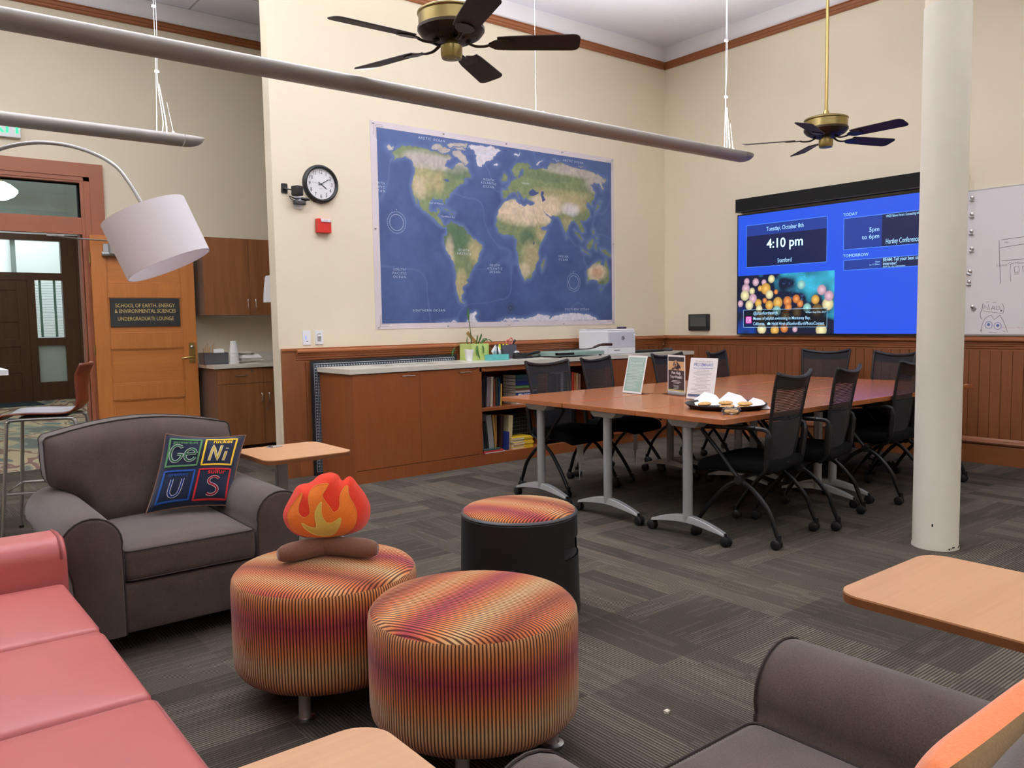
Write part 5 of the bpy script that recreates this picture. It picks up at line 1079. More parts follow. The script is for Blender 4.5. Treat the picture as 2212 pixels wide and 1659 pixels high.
for x, y, lab, g in ((-2.685, -.28, 'yellow highlighter pen nearest the tissue box', 0), (-2.655, -.285, 'yellow highlighter pen second from the tissue box', 0), (-2.615, -.27, 'yellow highlighter pen nearest the scissors', 1)):
    t = thing('highlighter', lab, 'pen', (x, y + .035, Z + .006), 0, 'yellow highlighters'); t.rotation_euler = (0, rad((x + 2.64) * 180), 0)
    m = MB(); m.lathe([(.007, 0), (.0085, .01), (.0085, .09)], 10, cap0=True); m.build('barrel', 'clear_acrylic' if False else 'grey_plastic', t); m = MB(); m.lathe([(.0085, .09), (.01, .092), (.0095, .135), (.006, .137)], 10, cap1=True); m.build('cap', 'highlighter', t)
sc = thing('scissors', 'pink-handled scissors standing in the pen holder', 'scissors', (-2.545, -0.21, Z + .005), 0)
m = MB(); m.tube([(.02 * math.cos(2 * PI * k / 14) + .012, 0, .165 + .03 * math.sin(2 * PI * k / 14)) for k in range(14)], .006, 6, closed=True); m.tube([(.02 * math.cos(2 * PI * k / 14) - .022, .01, .15 + .026 * math.sin(2 * PI * k / 14)) for k in range(14)], .006, 6, closed=True); m.build('handles', 'pink_plastic', sc)
m = MB(); m.prism([(-.004, .13), (.006, .13), (.002, 0), (-.002, 0)], 0, .003, lambda p, q, r: (p, r, q)); m.build('blades', 'chrome', sc, smooth=False)
m = MB(); m.tube([(-2.515, -.2, Z + .005), (-2.49, -.2, Z + .168)], .009, 10); m.tube([(-2.492, -.2, Z + .158), (-2.470, -.2, Z + .175)], .013, 10); single('black_marker', m, 'black_plastic', 'black marker standing beside the scissors in the pen holder', 'pen')
td = thing('tape_dispenser', 'black desk tape dispenser in front of the pen holder', 'tape dispenser', (-2.545, -0.37, Z), 0)
m = MB(); m.prism([(-.08, 0), (.07, 0), (.075, .03), (.04, .055), (.0, .04), (-.03, .06), (-.075, .06), (-.085, .03)], -.028, .028, lambda p, q, r: (p, r, q)); m.build('base', 'black_plastic', td, bevel=0.006)
m = MB(); m.lathe([(.014, -.01), (.028, -.01), (.028, .01), (.014, .01)], 20, fn=lambda x, y, z: (-.045 + x, z, .05 + y)); m.build('tape_roll', 'clear_acrylic' if False else 'white_plastic', td)
sp_ = thing('stapler', 'black stapler lying between tape dispenser and paper cutter', 'stapler', (-2.36, -0.33, Z), 8)
m = MB(); m.rbox(.1, .024, .009, .007, 4, c=(0, 0, .009)); m.build('base', 'black_plastic', sp_); m = MB(); m.rbox(.1, .02, .014, .01, 4, c=(0, 0, 0), fn=lambda x, y, z: (x, y, z + .044 + x * .12)); m.build('arm', 'black_plastic', sp_)
ct_ = thing('paper_cutter', 'grey-green guillotine paper cutter with a dark handle, left of the printer', 'paper cutter', (-1.93, -0.36, Z), 0)
m = MB(); m.box(-.33, .30, -.24, .16, .014, .05); m.build('board', 'cutter_green', ct_, bevel=0.005)
m = MB(); m.box(-.33, -.12, -.243, -.2, .022, .046); m.build('rule', 'black_matte', ct_, smooth=False)
m = MB(); m.tube(spline([(-.20, .14, .066), (.1, -.02, .066), (.2, -.14, .072), (.27, -.20, .105), (.36, -.22, .11), (.42, -.225, .108)], 5), [.006] * 12 + [.013] * 5 + [.016] * 9, 10); m.build('blade_arm', plain('maroon_grip', (58, 28, 28), .4), ct_)
m = MB()
for x, y in ((-.3, -.21), (-.3, .13), (.27, -.21), (.27, .13)): m.lathe([(.014, 0), (.014, .014)], 10, c=(x, y, 0), cap0=True)
m.build('foot', 'black_plastic', ct_)
pr = thing('printer', 'white laser printer at the right part of the worktop', 'printer', (-1.305, -0.32, Z), 0, room=True)
m = MB(); m.box(-1.515, -1.095, -.53, -.10, Z + .0, Z + .245); m.box(-1.51, -1.10, -.525, -.105, Z + .245, Z + .262); m.build('body', 'white_plastic', pr, bevel=.012, seg=3)
plain('printer_front', (212, 214, 222), .35, var=.01)
m = MB(); m.box(-1.49, -1.10, -.536, -.528, Z + .07, Z + .232); m.build('front_panel', 'printer_front', pr, bevel=.003); m = MB(); m.box(-1.505, -1.1, -.535, -.528, Z + .006, Z + .066); pt = m.build('paper_tray', 'white_plastic', pr, bevel=.003)
m = MB(); m.box(-1.42, -1.34, -.538, -.534, Z + .036, Z + .047); m.build('grip', 'grey_plastic', pt, smooth=False)
m = MB(); m.prism([(-1.47, -.16), (-1.19, -.16), (-1.19, -.42), (-1.40, -.42)], Z + .2622, Z + .264); m.build('output_tray', 'dark_grey_plastic', pr, smooth=False)
emis('lcd_blue', (120, 130, 230), 1.0); m = MB(); m.rbox(.045, .03, .01, .005, 3, c=(-1.165, -.40, Z + .272)); cpn = m.build('control_panel', 'dark_grey_plastic', pr); m = MB(); m.box(-1.19, -1.14, -.418, -.385, Z + .2822, Z + .2832); m.build('display', 'lcd_blue', cpn, smooth=False)
m = MB(); m.lathe([(.017, 0), (.017, .001), (.021, .001), (.021, 0)], 24, fn=lambda x, y, z: (-1.29 + x, -.537 - z, Z + .165 + y)); m.text('hp', .03, lambda u, v: (-1.29 + u, -.5375, Z + .157 + v), bold=.01, shear=.25); m.build('logo', 'dark_grey_plastic', pr, smooth=False)
emis('white_led', (255, 255, 255), 1.5); m = MB(); m.ball((-1.115, -.537, Z + .2), .006, .002, .006); m.build('power_light', 'white_led', pr)
kb = thing('keyboard', 'black keyboard on the worktop right of the printer', 'keyboard', (-.84, -.45, Z), 0)
m = MB(); m.box(-.22, .22, -.07, .07, .003, .02); m.build('base', 'black_plastic', kb, bevel=.004); m = MB()
for r in range(5):
    for c in range(15): m.box(-.21 + c * .028, -.186 + c * .028, -.062 + r * .0255, -.04 + r * .0255, .02, .026)
m.build('keys', 'dark_grey_plastic', kb, smooth=False)
mo = thing('computer_mouse', 'dark computer mouse at the right end of the worktop', 'mouse', (-.50, -.47, Z), 70)
m = MB(); m.rbox(.03, .055, .018, .016, 5, c=(0, 0, .018), crown=.004); m.build('shell', 'dark_grey_plastic', mo); m = MB(); m.tube([(0, .03, .034), (0, .045, .031)], .005, 8); m.build('wheel', 'black_plastic', mo)

# ------------------------------------------------------------------ kitchenette in the alcove
KX = -4.88
uc = thing('upper_cabinet', 'brown wall cabinet with two doors in the kitchen alcove', 'cabinet', (-4.0, 1.88, 1.4), 0, room=True)
m = MB(); m.box(KX + .02, -2.31, 1.742, 2.046, 1.4, 2.17); m.build('carcass', 'kitchen_side', uc, smooth=False)
def kdoor(p, x0, x1, yf, z0, z1, hx=None, lock=False, horiz=False):
    m = MB(); m.box(x0, x1, yf - .02, yf, z0, z1); d = m.build('drawer' if horiz else 'door', 'kitchen_wood', p, bevel=.0015)
    if hx is not None:
        m = MB()
        if horiz: m.tube([(hx - .055, yf - .02, z1 - .075), (hx - .055, yf - .048, z1 - .075), (hx + .055, yf - .048, z1 - .075), (hx + .055, yf - .02, z1 - .075)], .0055, 8)
        else:
            hz = z0 + .11 if z0 > 1 else z1 - .15
            m.tube(spline([(hx, yf - .02, hz - .05), (hx, yf - .046, hz - .046), (hx, yf - .05, hz), (hx, yf - .046, hz + .046), (hx, yf - .02, hz + .05)], 4), .0055, 8)
        m.build('handle', 'chrome', d)
    if lock: m = MB(); m.lathe([(.011, 0), (.011, .006), (.0, .006)], 14, fn=lambda x, y, z: (lock[0] + x, yf - .02 - z, lock[1] + y)); m.build('lock', 'chrome', d)
    return d
kdoor(uc, KX + .02, -4.405, 1.742, 1.4, 2.17, -4.435); kdoor(uc, -4.402, -3.94, 1.742, 1.4, 2.17, -4.355, (-4.362, 1.43)); kdoor(uc, -3.937, -3.47, 1.742, 1.4, 2.17, -3.5); kdoor(uc, -3.467, -3.0, 1.742, 1.4, 2.17)
lc = thing('base_cabinet', 'brown kitchen base cabinet with drawers and doors in the alcove', 'cabinet', (-4.0, 1.7, 0), 0, room=True)
m = MB(); m.box(KX + .02, -2.31, 1.47, 2.046, .1, .875); m.build('carcass', 'kitchen_side', lc, smooth=False); m = MB(); m.box(KX + .02, -2.31, 1.53, 2.046, 0, .1); m.build('toe_kick', 'dark_wood', lc, smooth=False)
for a, b, hx, lk in ((KX + .02, -4.405, -4.63, (-4.515, .84)), (-4.402, -3.94, -4.17, False), (-3.937, -3.47, -3.7, False)): kdoor(lc, a, b, 1.47, .72, .872, hx, lk, True)
kdoor(lc, KX + .02, -4.405, 1.47, .1, .716, -4.435); kdoor(lc, -4.402, -3.94, 1.47, .1, .716, -4.36, (-4.372, .455)); kdoor(lc, -3.937, -3.47, 1.47, .1, .716, -3.9)
m = MB(); m.box(KX - .015, -2.31, 1.43, 2.05, .875, .912); m.box(KX - .015, -2.31, 2.035, 2.05, .912, 1.01); single('kitchen_counter', m, 'worktop', 'pale stone counter with splash strip in the kitchen alcove', 'worktop', bevel=.002)
Z2 = .912
kb_ = thing('condiment_basket', 'grey mesh basket of stirrers and lids on the alcove counter', 'basket', (-4.80, 1.72, Z2), 0)
m = MB()
for a in ((-.12, .12, -.08, -.077), (-.12, .12, .077, .08), (-.12, -.117, -.08, .08), (.117, .12, -.08, .08), (-.04, -.037, -.08, .08)): m.box(a[0], a[1], a[2], a[3], 0, .115)
m.box(-.12, .12, -.08, .08, 0, .004); m.build('tray', 'steel_mesh', kb_, smooth=False)
m = MB()
for k in range(9): m.tube([(-.08 + .008 * k, .0, .02), (-.10 + .016 * k, .01 * (k % 3), .165 + .015 * (k % 4))], .003, 5)
m.build('stirrers', 'ruler_wood', kb_); m = MB()
for k in range(5): m.lathe([(.038, 0), (.042, .004), (.038, .009)], 18, c=(-.075, -.03, .005 + .022 * k), cap0=True, cap1=True)
m.build('lids', 'white_plastic', kb_); m = MB(); m.box(0, .1, -.05, .05, .005, .15, fn=lambda x, y, z: (x, y + z * .25, z)); m.build('packets', 'white_paper', kb_, smooth=False)
cs = thing('cup_stack', 'tall stack of white paper cups on the alcove counter', 'cups', (-4.635, 1.60, Z2), 0)
base = None
for k in range(14):
    m = MB(); z = .0082 * k
    m.lathe([(.044, z), (.0465, z + .002), (.0465, z + .006), (.0445, z + .0082)], 24, cap0=(k == 0)); m.build('cup', 'white_paper', cs, angle=40)
m = MB(); m.lathe([(.0445, .115), (.033, .215), (.032, .219), (.032, .226), (.03, .228), (0, .228)], 24); m.build('top_cup', 'white_paper', cs, angle=40); m = MB(); m.lathe([(.0338, .206), (.0334, .212)], 24); m.build('green_band', 'sage_green', cs)
plain('foam', (228, 222, 208), .8, var=.03)
tr = thing('foam_tray', 'pale foam tray at the bottom of the alcove dish pile', 'tray', (-4.43, 1.72, Z2), 0); m = MB(); m.prism(rrect(-.13, .13, -.1, .1, .02, 4), 0, .006); m.lathe([(.0, 0.006), (.0, .006)], 4)
m.add([(sx * a, sy * b, z) for z, a, b in ((.004, .125, .095), (.024, .16, .125), (.027, .16, .125)) for sx, sy in ((-1, -1), (1, -1), (1, 1), (-1, 1))], [(0 + i, (i + 1) % 4, 4 + (i + 1) % 4, 4 + i) for i in range(4)] + [(4 + i, 4 + (i + 1) % 4, 8 + (i + 1) % 4, 8 + i) for i in range(4)]); m.build('tray', 'foam', tr, smooth=False)
bx = thing('takeout_box', 'white clamshell food box resting on the foam tray', 'box', (-4.45, 1.72, Z2 + .012), 0); m = MB()
LV = [(.0, .085, .075), (.035, .11, .095), (.041, .115, .1), (.045, .11, .095), (.075, .08, .07)]
m.add([(sx * a, sy * b, z) for z, a, b in LV for sx, sy in ((-1, -1), (1, -1), (1, 1), (-1, 1))], [(4 * l + i, 4 * l + (i + 1) % 4, 4 * l + 4 + (i + 1) % 4, 4 * l + 4 + i) for l in range(len(LV) - 1) for i in range(4)] + [(3, 2, 1, 0), (16, 17, 18, 19)]); m.build('shell', 'white_paper', bx, bevel=.004)
pp = thing('paper_plate', 'pale round paper plates on top of the clamshell box', 'plate', (-4.47, 1.72, Z2 + .0872), 0); m = MB(); m.lathe([(0, 0), (.06, 0), (.085, .012), (.098, .018), (.098, .021), (.083, .016), (.06, .004), (0, .004)], 30); m.build('plate', 'foam', pp)
dp = thing('towel_dispenser', 'white paper towel dispenser on the back of the map wall', 'dispenser', (-4.64, WT, 1.6), 0, room=True)
m = MB(); m.prism([(WT, 1.485), (WT + .27, 1.485), (WT + .265, 1.54), (WT + .245, 1.62), (WT + .215, 1.70), (WT + .2, 1.715), (WT, 1.715)], -4.79, -4.49, lambda p, q, r: (r, p, q)); m.build('cover', 'white_plastic', dp, bevel=.006)
# ------------------------------------------------------------------ conference tables
def caster_mb(r=0.03, w=0.017, h=0.075, off=0.012):
    m = MB()
    for s in (-1, 1): m.lathe([(0.0, -w * .55), (r * .72, -w * .55), (r, -w * .3), (r, w * .3), (r * .72, w * .55), (0.0, w * .55)], 18, fn=lambda x, y, z, s=s: (s * w * 0.72 + z, off + x, r + y))
    m.tube([(0, off * 0.2, r), (0, 0, r + 0.02), (0, 0, h)], [r * .45, r * .55, 0.014], 10)
    return m
CW, CD = 1.588, 0.655
tbl = thing('conference_table', '', 'table', (0, 0, 0), 0, 'conference tables pushed together')
m = MB(); m.box(-CW / 2, CW / 2, -CD / 2, CD / 2, 0.705, 0.737); m.build('tabletop', 'cherry_top', tbl, bevel=.003)
for sx in (-1, 1):
    lx = sx * (CW / 2 - .095)
    m = MB(); n = 12; vs = []
    for i in range(n + 1):
        t = -1 + 2 * i / n; y = .27 * t; zt = .135 - .062 * abs(t) ** 1.7; zb = .092 - .034 * abs(t) ** 1.5; w = .03 - .007 * abs(t)
        vs += [(lx - w, y, zb), (lx + w, y, zb), (lx + w * .72, y, zt), (lx - w * .72, y, zt)]
    fs = [(4 * i + a, 4 * i + (a + 1) % 4, 4 * i + 4 + (a + 1) % 4, 4 * i + 4 + a) for i in range(n) for a in range(4)] + [(3, 2, 1, 0), (4 * n, 4 * n + 1, 4 * n + 2, 4 * n + 3)]
    m.add(vs, fs); m.tube([(lx, 0, .09), (lx, 0, .685)], .029, 20)
    m.prism([(-.12, .705), (.12, .705), (.112, .685), (.085, .662), (-.085, .662), (-.112, .685)], lx - .045, lx + .045, lambda p, q, r: (r, p, q))
    lg = m.build('leg', 'silver_paint', tbl, bevel=.004, angle=40)
    for y in (-.262, .262):
        c = caster_mb(); c.v = [(p[0] + lx, p[1] * (1 if y > 0 else -1) + y, p[2]) for p in c.v]; c.build('caster', 'black_plastic', lg)
CX = (-3.87 + CW / 2, -0.69 - CW / 2); RY = (-3.4225, -2.765, -2.10)
LT = {(0, 0): 'cherry table holding the cookie tray, nearest corner of the table block', (0, 1): 'cherry table under the framed flyers, middle left of the table block', (0, 2): 'cherry table at the left rear of the block, along the bookcase chairs',
      (1, 0): 'cherry table at the right front of the block, by the white column', (1, 1): 'cherry table at the middle right of the block, facing the screen', (1, 2): 'cherry table at the far rear corner of the block'}
for i, (k, lab) in enumerate(LT.items()):
    loc = (CX[k[0]], RY[k[1]], 0)
    if i == 0: tbl.location = loc; tbl['label'] = lab
    else: place(tbl, loc, 0, lab)

# ------------------------------------------------------------------ mesh-back chairs
def mesh_fabric():
    m, nt, b = new_mat('chair_mesh'); out = nt.nodes['Material Output']; t = N(nt, 'ShaderNodeTexCoord'); sp = N(nt, 'ShaderNodeSeparateXYZ'); nt.links.new(t.outputs['Object'], sp.inputs[0])
    s = mth(nt, 'SINE', mth(nt, 'MULTIPLY', sp.outputs[2], 2 * PI / 0.0095)); st_ = mth(nt, 'GREATER_THAN', s, 0.25)
    up = mth(nt, 'GREATER_THAN', sp.outputs[2], 0.70)
    f = mth(nt, 'MULTIPLY', mth(nt, 'MULTIPLY', st_, up), 0.40); f = mth(nt, 'ADD', f, 0.03)
    tr = N(nt, 'ShaderNodeBsdfTransparent'); mx = N(nt, 'ShaderNodeMixShader'); nt.links.new(f, mx.inputs[0]); nt.links.new(b.outputs[0], mx.inputs[1]); nt.links.new(tr.outputs[0], mx.inputs[2]); nt.links.new(mx.outputs[0], out.inputs[0])
    b.inputs['Base Color'].default_value = rgb((40, 40, 45)); b.inputs['Roughness'].default_value = .9
mesh_fabric()
def backpt(u, v):
    w = .178 + .047 * v; z = .455 + .49 * v + .03 * abs(u) ** 2.2 * v ** 3
    y = -.175 - .05 * v - .10 * max(0, v - .45) ** 1.6 - .02 * math.sin(PI * v) * 0 + .030 * (u * u) - .03 * math.sin(PI * min(1, v * 1.1)) * .4
    return (u * w, y, z)
chr_ = thing('mesh_chair', '', 'chair', (0, 0, 0), 0, 'black mesh chairs around the tables')
m = MB(); m.rbox(.236, .235, .036, .03, 5, crown=.012, c=(0, .035, .44)); m.v = [(x, y, z - (0.03 * ((y - .16) / .1) ** 2 if y > .16 else 0)) for x, y, z in m.v]; m.build('seat', 'black_fabric', chr_, angle=60)
m = MB(); m.grid(lambda a, b: backpt(-1 + 2 * a, b), 12, 14); bk_ = m.build('backrest', 'chair_mesh', chr_, angle=180)
m = MB(); 
m.tube([backpt(-1, k / 12) for k in range(13)], .011, 8); m.tube([backpt(1, k / 12) for k in range(13)], .011, 8); m.tube([backpt(-1 + k / 6, 1) for k in range(13)], .013, 8); m.tube([backpt(-1 + k / 6, 0) for k in range(13)], .016, 8)
m.grid(lambda a, b: tuple(Vector(backpt(-1 + 2 * a, .86 + .14 * b)) + Vector((0, -.006, 0))), 12, 3); m.build('back_frame', 'black_plastic', bk_)
m = MB(); m.tube([tuple(Vector(backpt(-.05 + k * .06, 0)) + Vector((0, -.014, .0))) for k in range(9)], .009, 8, flat=.5); m.build('grip_plate', 'brushed_steel', bk_)
for s in (-1, 1):
    m = MB(); P = [(s * .22, -.13, .40), (s * .232, -.17, .44), (s * .240, -.185, .55), (s * .246, -.19, .63), (s * .25, -.175, .662), (s * .255, -.10, .668), (s * .258, .06, .664), (s * .257, .19, .656), (s * .256, .212, .645), (s * .255, .205, .625), (s * .252, .12, .53), (s * .247, .03, .42), (s * .245, -.02, .365)]
    S = spline(P, 4); m.tube(S, [.019 if 4 < i < 13 else .0125 for i in range(len(S))], 8); m.rbox(.021, .15, .008, .007, 3, c=(s * .256, .03, .674)); m.build('armrest', 'black_plastic', chr_)
    for f in (1, -1):
        m = MB(); m.tube(spline([(s * .245, -.02, .365), (s * .25, -.02 + f * .085, .315), (s * .255, -.02 + f * .175, .215), (s * .259, -.005 + f * .23, .12), (s * .26, f * .255, .068)], 4), [.0135] * 14 + [.0125] * 3, 10); lg = m.build('leg', 'black_metal', chr_)
        c = caster_mb(.029, .019, .085, -.012); c.v = [(p[0] + s * .26, p[1] * f + f * .262, p[2]) for p in c.v]; c.build('caster', 'black_plastic', lg)
m = MB(); 
for s in (-1, 1): m.tube([(s * .225, -.02, .365), (s * .272, -.02, .365)], .026, 14)
m.tube([(-.245, -.02, .375), (.245, -.02, .375)], .014, 10); m.box(-.16, .16, -.12, .16, .385, .41); m.build('underframe', 'black_plastic', chr_, bevel=.003)
m = MB(); m.box(.02, .085, .175, .177, .235, .40); m.prism([(.036, .235), (.07, .235), (.06, .09)], .174, .1745, lambda p, q, r: (p, r, q)); 
CH = [((-3.40, -3.63), 9, 'black mesh chair with its back to the viewer, nearest in front of the cookie tray'),
      ((-2.80, -3.62), 12.6, 'black mesh chair with its back to the viewer, second along the front of the tables'),
      ((-1.84, -3.56), 8, 'black mesh chair half hidden by the left edge of the white column'),
      ((-1.24, -3.575), 4, 'black mesh chair hidden behind the white column except one caster'),
      ((-3.325, -1.90), 181.5, 'black mesh chair before the bookcase, leftmost of those along the far side'),
      ((-2.655, -1.80), 193, 'black mesh chair before the bookcase, second from left along the far side'),
      ((-1.80, -1.82), 184, 'black mesh chair showing between the green flyer and the dog flyer'),
      ((-1.10, -1.86), 196, 'black mesh chair at the far rear corner, behind the white seminar flyer'),
      ((-.63, -2.36), 100, 'black mesh chair at the table end, under the left half of the screen'),
      ((-.85, -3.02), 72, 'black mesh chair at the table end, left edge of the column and below the screen')]
proto = chr_
for i, ((x, y), rz, lab) in enumerate(CH):
    if i == 0: proto.location = (x, y, 0); proto.rotation_euler = (0, 0, rad(rz)); proto['label'] = lab; o = proto
    else: o = place(proto, (x, y, 0), rz, lab)
    if i in (4, 5): mm = MB(); mm.v = list(m.v); mm.f = list(m.f); mm.mi = list(m.mi); tg = mm.build('care_tag', 'white_paper', o, smooth=False, world=False); tg['label'] = 'white paper tag hanging under the seat'

# ------------------------------------------------------------------ framed flyers on the tables
TT = 0.737
def flyer(loc, rz, lean, label, base):
    t = thing('sign_holder', label, 'sign', loc, rz, 'framed flyers on the table')
    ln = rad(lean); FW, FH = .216, .285
    M_ = lambda p, q, r: (p, q * math.sin(ln) + r * math.cos(ln), .004 + q * math.cos(ln) - r * math.sin(ln))
    m = MB()
    if base: m.box(-FW / 2 - .012, FW / 2 + .012, -.045, .045, 0, .006); m.box(-FW / 2, FW / 2, -.008, .008, .006, .02)
    else: m.box(-FW / 2, FW / 2, 0.0, .075, 0, .0025)
    m.prism([(-FW / 2, 0), (FW / 2, 0), (FW / 2, FH), (-FW / 2, FH)], .0022, .004, M_); m.build('acrylic_holder', 'clear_acrylic', t, smooth=False)
    m = MB(); m.prism([(-FW / 2, 0), (FW / 2, 0), (FW / 2, FH), (-FW / 2, FH)], .0004, .0021, M_); m.build('sheet', 'white_paper', t, smooth=False)
    return t, M_
plain('flyer_brown', (66, 52, 54), .6, var=.03); plain('flyer_sky', (58, 56, 66), .6, var=.04); plain('flyer_glow', (206, 168, 120), .6, var=.12, scale=14); plain('flyer_yellow', (214, 200, 120), .6, var=.03); plain('flyer_navy', (84, 92, 120), .6, var=.03); plain('flyer_blue', (112, 126, 190), .6, var=.03); plain('flyer_grey', (172, 166, 170), .6, var=.03); plain('dog_dark', (96, 76, 76), .7, var=.15, scale=60); plain('dog_tan', (190, 152, 116), .7, var=.1, scale=60); plain('flyer_mint', (214, 228, 222), .6, var=.02)
FX = lambda M_, k: (lambda u, v: M_(u, v, -.0004 * k))
def quad(m, M_, x0, x1, z0, z1, k=1, mi=None): m.add([M_(x0, z0, -.0004 * k), M_(x1, z0, -.0004 * k), M_(x1, z1, -.0004 * k), M_(x0, z1, -.0004 * k)], [(0, 1, 2, 3)], mi)
rr = random.Random(5)
t, M_ = flyer((-3.06, -2.31, TT), -97, 13, 'framed green skill-share flyer, leftmost on the table', False)
m = MB(); quad(m, M_, -.096, .096, .014, .272); m.build('green_print', 'sage_green', t, smooth=False)
m = MB(); m.text('STANFORD EARTH', .0155, lambda u, v: M_(u, .247 + v, -.0009), maxw=.15, spacing=1.2); m.text('SKILLSHARE', .027, lambda u, v: M_(u, .219 + v, -.0009), bold=.012, maxw=.15)
for k in range(17):
    w = rr.uniform(.05, .085); z = .205 - k * .0105 - (.006 if k > 7 else 0); x = -.075 if k > 7 else -w; quad(m, M_, x, x + w * (2 if k <= 7 else 1.7), z, z + .0028, 2)
m.build('lettering', 'flyer_mint', t, smooth=False)
t, M_ = flyer((-2.915, -2.615, TT), -105, 0, 'framed dark flyer with a sitting dog picture, middle of three', True)
m = MB(); quad(m, M_, -.098, .098, .03, .272, 1, 0); quad(m, M_, -.098, .098, .024, .034, 2, 1); m.build('dark_print', ['flyer_brown', 'flyer_yellow'], t, smooth=False)
m = MB(); quad(m, M_, -.098, .098, .175, .24, 2, 0); quad(m, M_, -.098, .098, .24, .272, 2, 1); m.build('photo', ['flyer_glow', 'flyer_sky'], t, smooth=False)
def blobp(m, M_, cx, cz, rx, rz_, k, mi, n=20, rot=0): c, s = math.cos(rot), math.sin(rot); m.add([M_(cx + rx * math.cos(2 * PI * i / n) * c - rz_ * math.sin(2 * PI * i / n) * s, cz + rx * math.cos(2 * PI * i / n) * s + rz_ * math.sin(2 * PI * i / n) * c, -.0004 * k) for i in range(n)], [tuple(range(n))], mi)
m = MB(); blobp(m, M_, .012, .205, .034, .024, 3, 0); blobp(m, M_, .03, .196, .026, .02, 3, 0); blobp(m, M_, -.004, .226, .026, .022, 4, 1); blobp(m, M_, -.026, .222, .008, .017, 5, 0, rot=-.5); blobp(m, M_, .018, .224, .008, .016, 5, 0, rot=.5); blobp(m, M_, -.008, .215, .009, .007, 5, 0); blobp(m, M_, -.035, .186, .022, .008, 3, 0, rot=.3); blobp(m, M_, .045, .184, .014, .006, 4, 1); m.build('dog_picture', ['dog_dark', 'dog_tan'], t, smooth=False)
m = MB(); m.text('Pets Help', .029, lambda u, v: M_(u, .147 + v, -.0012), bold=.016, maxw=.12); m.text('Your Health!', .029, lambda u, v: M_(u, .118 + v, -.0012), bold=.016, maxw=.15)
for k, w in enumerate((.045, .06, .038, 0, .034, .028, .032)):
    if w: quad(m, M_, -w, w, .098 - k * .0095, .101 - k * .0095, 3)
m.build('lettering', 'white_paper', t, smooth=False)
t, M_ = flyer((-3.10, -2.972, TT), -85, 12, 'framed white seminar flyer with blue heading, rightmost by the tray', False)
m = MB(); m.text('PRO-SEMINARS', .029, lambda u, v: M_(u, .228 + v, -.0006), bold=.014, maxw=.15); quad(m, M_, -.076, .076, .212, .2155); m.build('heading', 'flyer_blue', t, smooth=False)
m = MB(); quad(m, M_, -.098, .098, .016, .034); m.build('footer_band', 'flyer_navy', t, smooth=False)
m = MB(); m.text('STANFORD EARTH', .017, lambda u, v: M_(u, .253 + v, -.0006), maxw=.14)
for k in range(17):
    w = rr.uniform(.04, .078); z = .2 - k * .0098; quad(m, M_, -w, w, z, z + .0024)
m.build('small_print', 'flyer_grey', t, smooth=False)

# ------------------------------------------------------------------ cookie tray
ty = thing('serving_tray', 'round black plastic tray with napkins and cookies on the near table corner', 'tray', (-3.38, -3.395, TT), 0)
m = MB(); m.lathe([(0, .004), (.20, .004), (.215, .012), (.238, .03), (.246, .032), (.247, .028), (.22, .006), (.20, 0), (0, 0)], 48); m.build('tray', 'black_plastic', ty, angle=40)
def sheet(loc, rz, sx, sy, h, label, seed):
    r2 = random.Random(seed); t = MB(); ph = [r2.uniform(0, 6) for _ in range(4)]; n = 10
    t.grid(lambda a, b: ((a - .5) * sx, (b - .5) * sy, .002 + h * max(0, (math.sin(a * 3.3 + ph[0]) * math.cos(b * 3.1 + ph[1]) * .5 + .5) ** 2.2 + .12 * math.sin(7 * a + ph[2]) * math.sin(6 * b + ph[3]))), n, n)
    o = t.build('napkin', 'white_paper', None, angle=50, solid=.0006); o.location = loc; o.rotation_euler = (0, 0, rad(rz)); return tag(o, label, 'napkin', 'white paper napkins on the tray')
def fold(loc, rz, label, k, w=.17):
    """a napkin with one corner standing up behind the cookie"""
    t = MB(); A = [(-.5, -.45, .0), (.5, -.4, .0), (.55, .15, .02), (.30, .5, .30), (-.1, .62, .42), (-.55, .3, .12), (0, 0, .015)]
    t.add([(a * w, b * w, .003 + c * w) for a, b, c in A], [(0, 1, 6), (1, 2, 6), (2, 3, 6), (3, 4, 6), (4, 5, 6), (5, 0, 6)]); o = t.build('napkin', 'white_paper', None, smooth=False, solid=.0007); o.location = loc; o.rotation_euler = (0, 0, rad(rz)); return tag(o, label, 'napkin', 'white paper napkins on the tray')
TB = TT + .0045
fold((-3.34, -3.235, TB), -48, 'white napkin at the left of the tray beneath the seminar flyer', 1, .17); fold((-3.33, -3.43, TB), -42, 'white napkin standing up in the middle of the black tray', 2, .19); fold((-3.30, -3.57, TB), -45, 'white napkin at the right of the black tray by the chair', 3, .13)
cki = None
for (x, y, z, r, lab) in ((-3.42, -3.265, .008, .042, 'single cookie lying on the left napkin of the tray'), (-3.43, -3.44, .008, .045, 'lower cookie of the pair in the middle of the tray'), (-3.422, -3.425, .026, .044, 'upper cookie of the pair in the middle of the tray'), (-3.40, -3.545, .008, .043, 'lower cookie of the pair at the right of the tray'), (-3.385, -3.54, .026, .045, 'upper cookie of the pair at the right of the tray')):
    m = MB(); q = random.Random(int(x * 1000 + z * 1e4)); pr_ = [(0.0, .015), (.5, .0155), (.8, .0125), (1.0, .006), (.95, .001), (0, 0)]
    m.lathe([(a * r, b) for a, b in pr_], 26); m.v = [(a * (1 + .05 * math.sin(3 * math.atan2(b, a)) + q.uniform(-.02, .02)), b * (1 + .05 * math.cos(4 * math.atan2(b, a))), c + (q.uniform(-.0015, .0015) if c > .008 else 0)) for a, b, c in m.v]
    o = m.build('cookie', 'cookie', None, angle=70); o.location = (x, y, TB + z); o.rotation_euler = (0, rad(3), rad(x * 900)); tag(o, lab, 'cookie', 'cookies on the black tray')
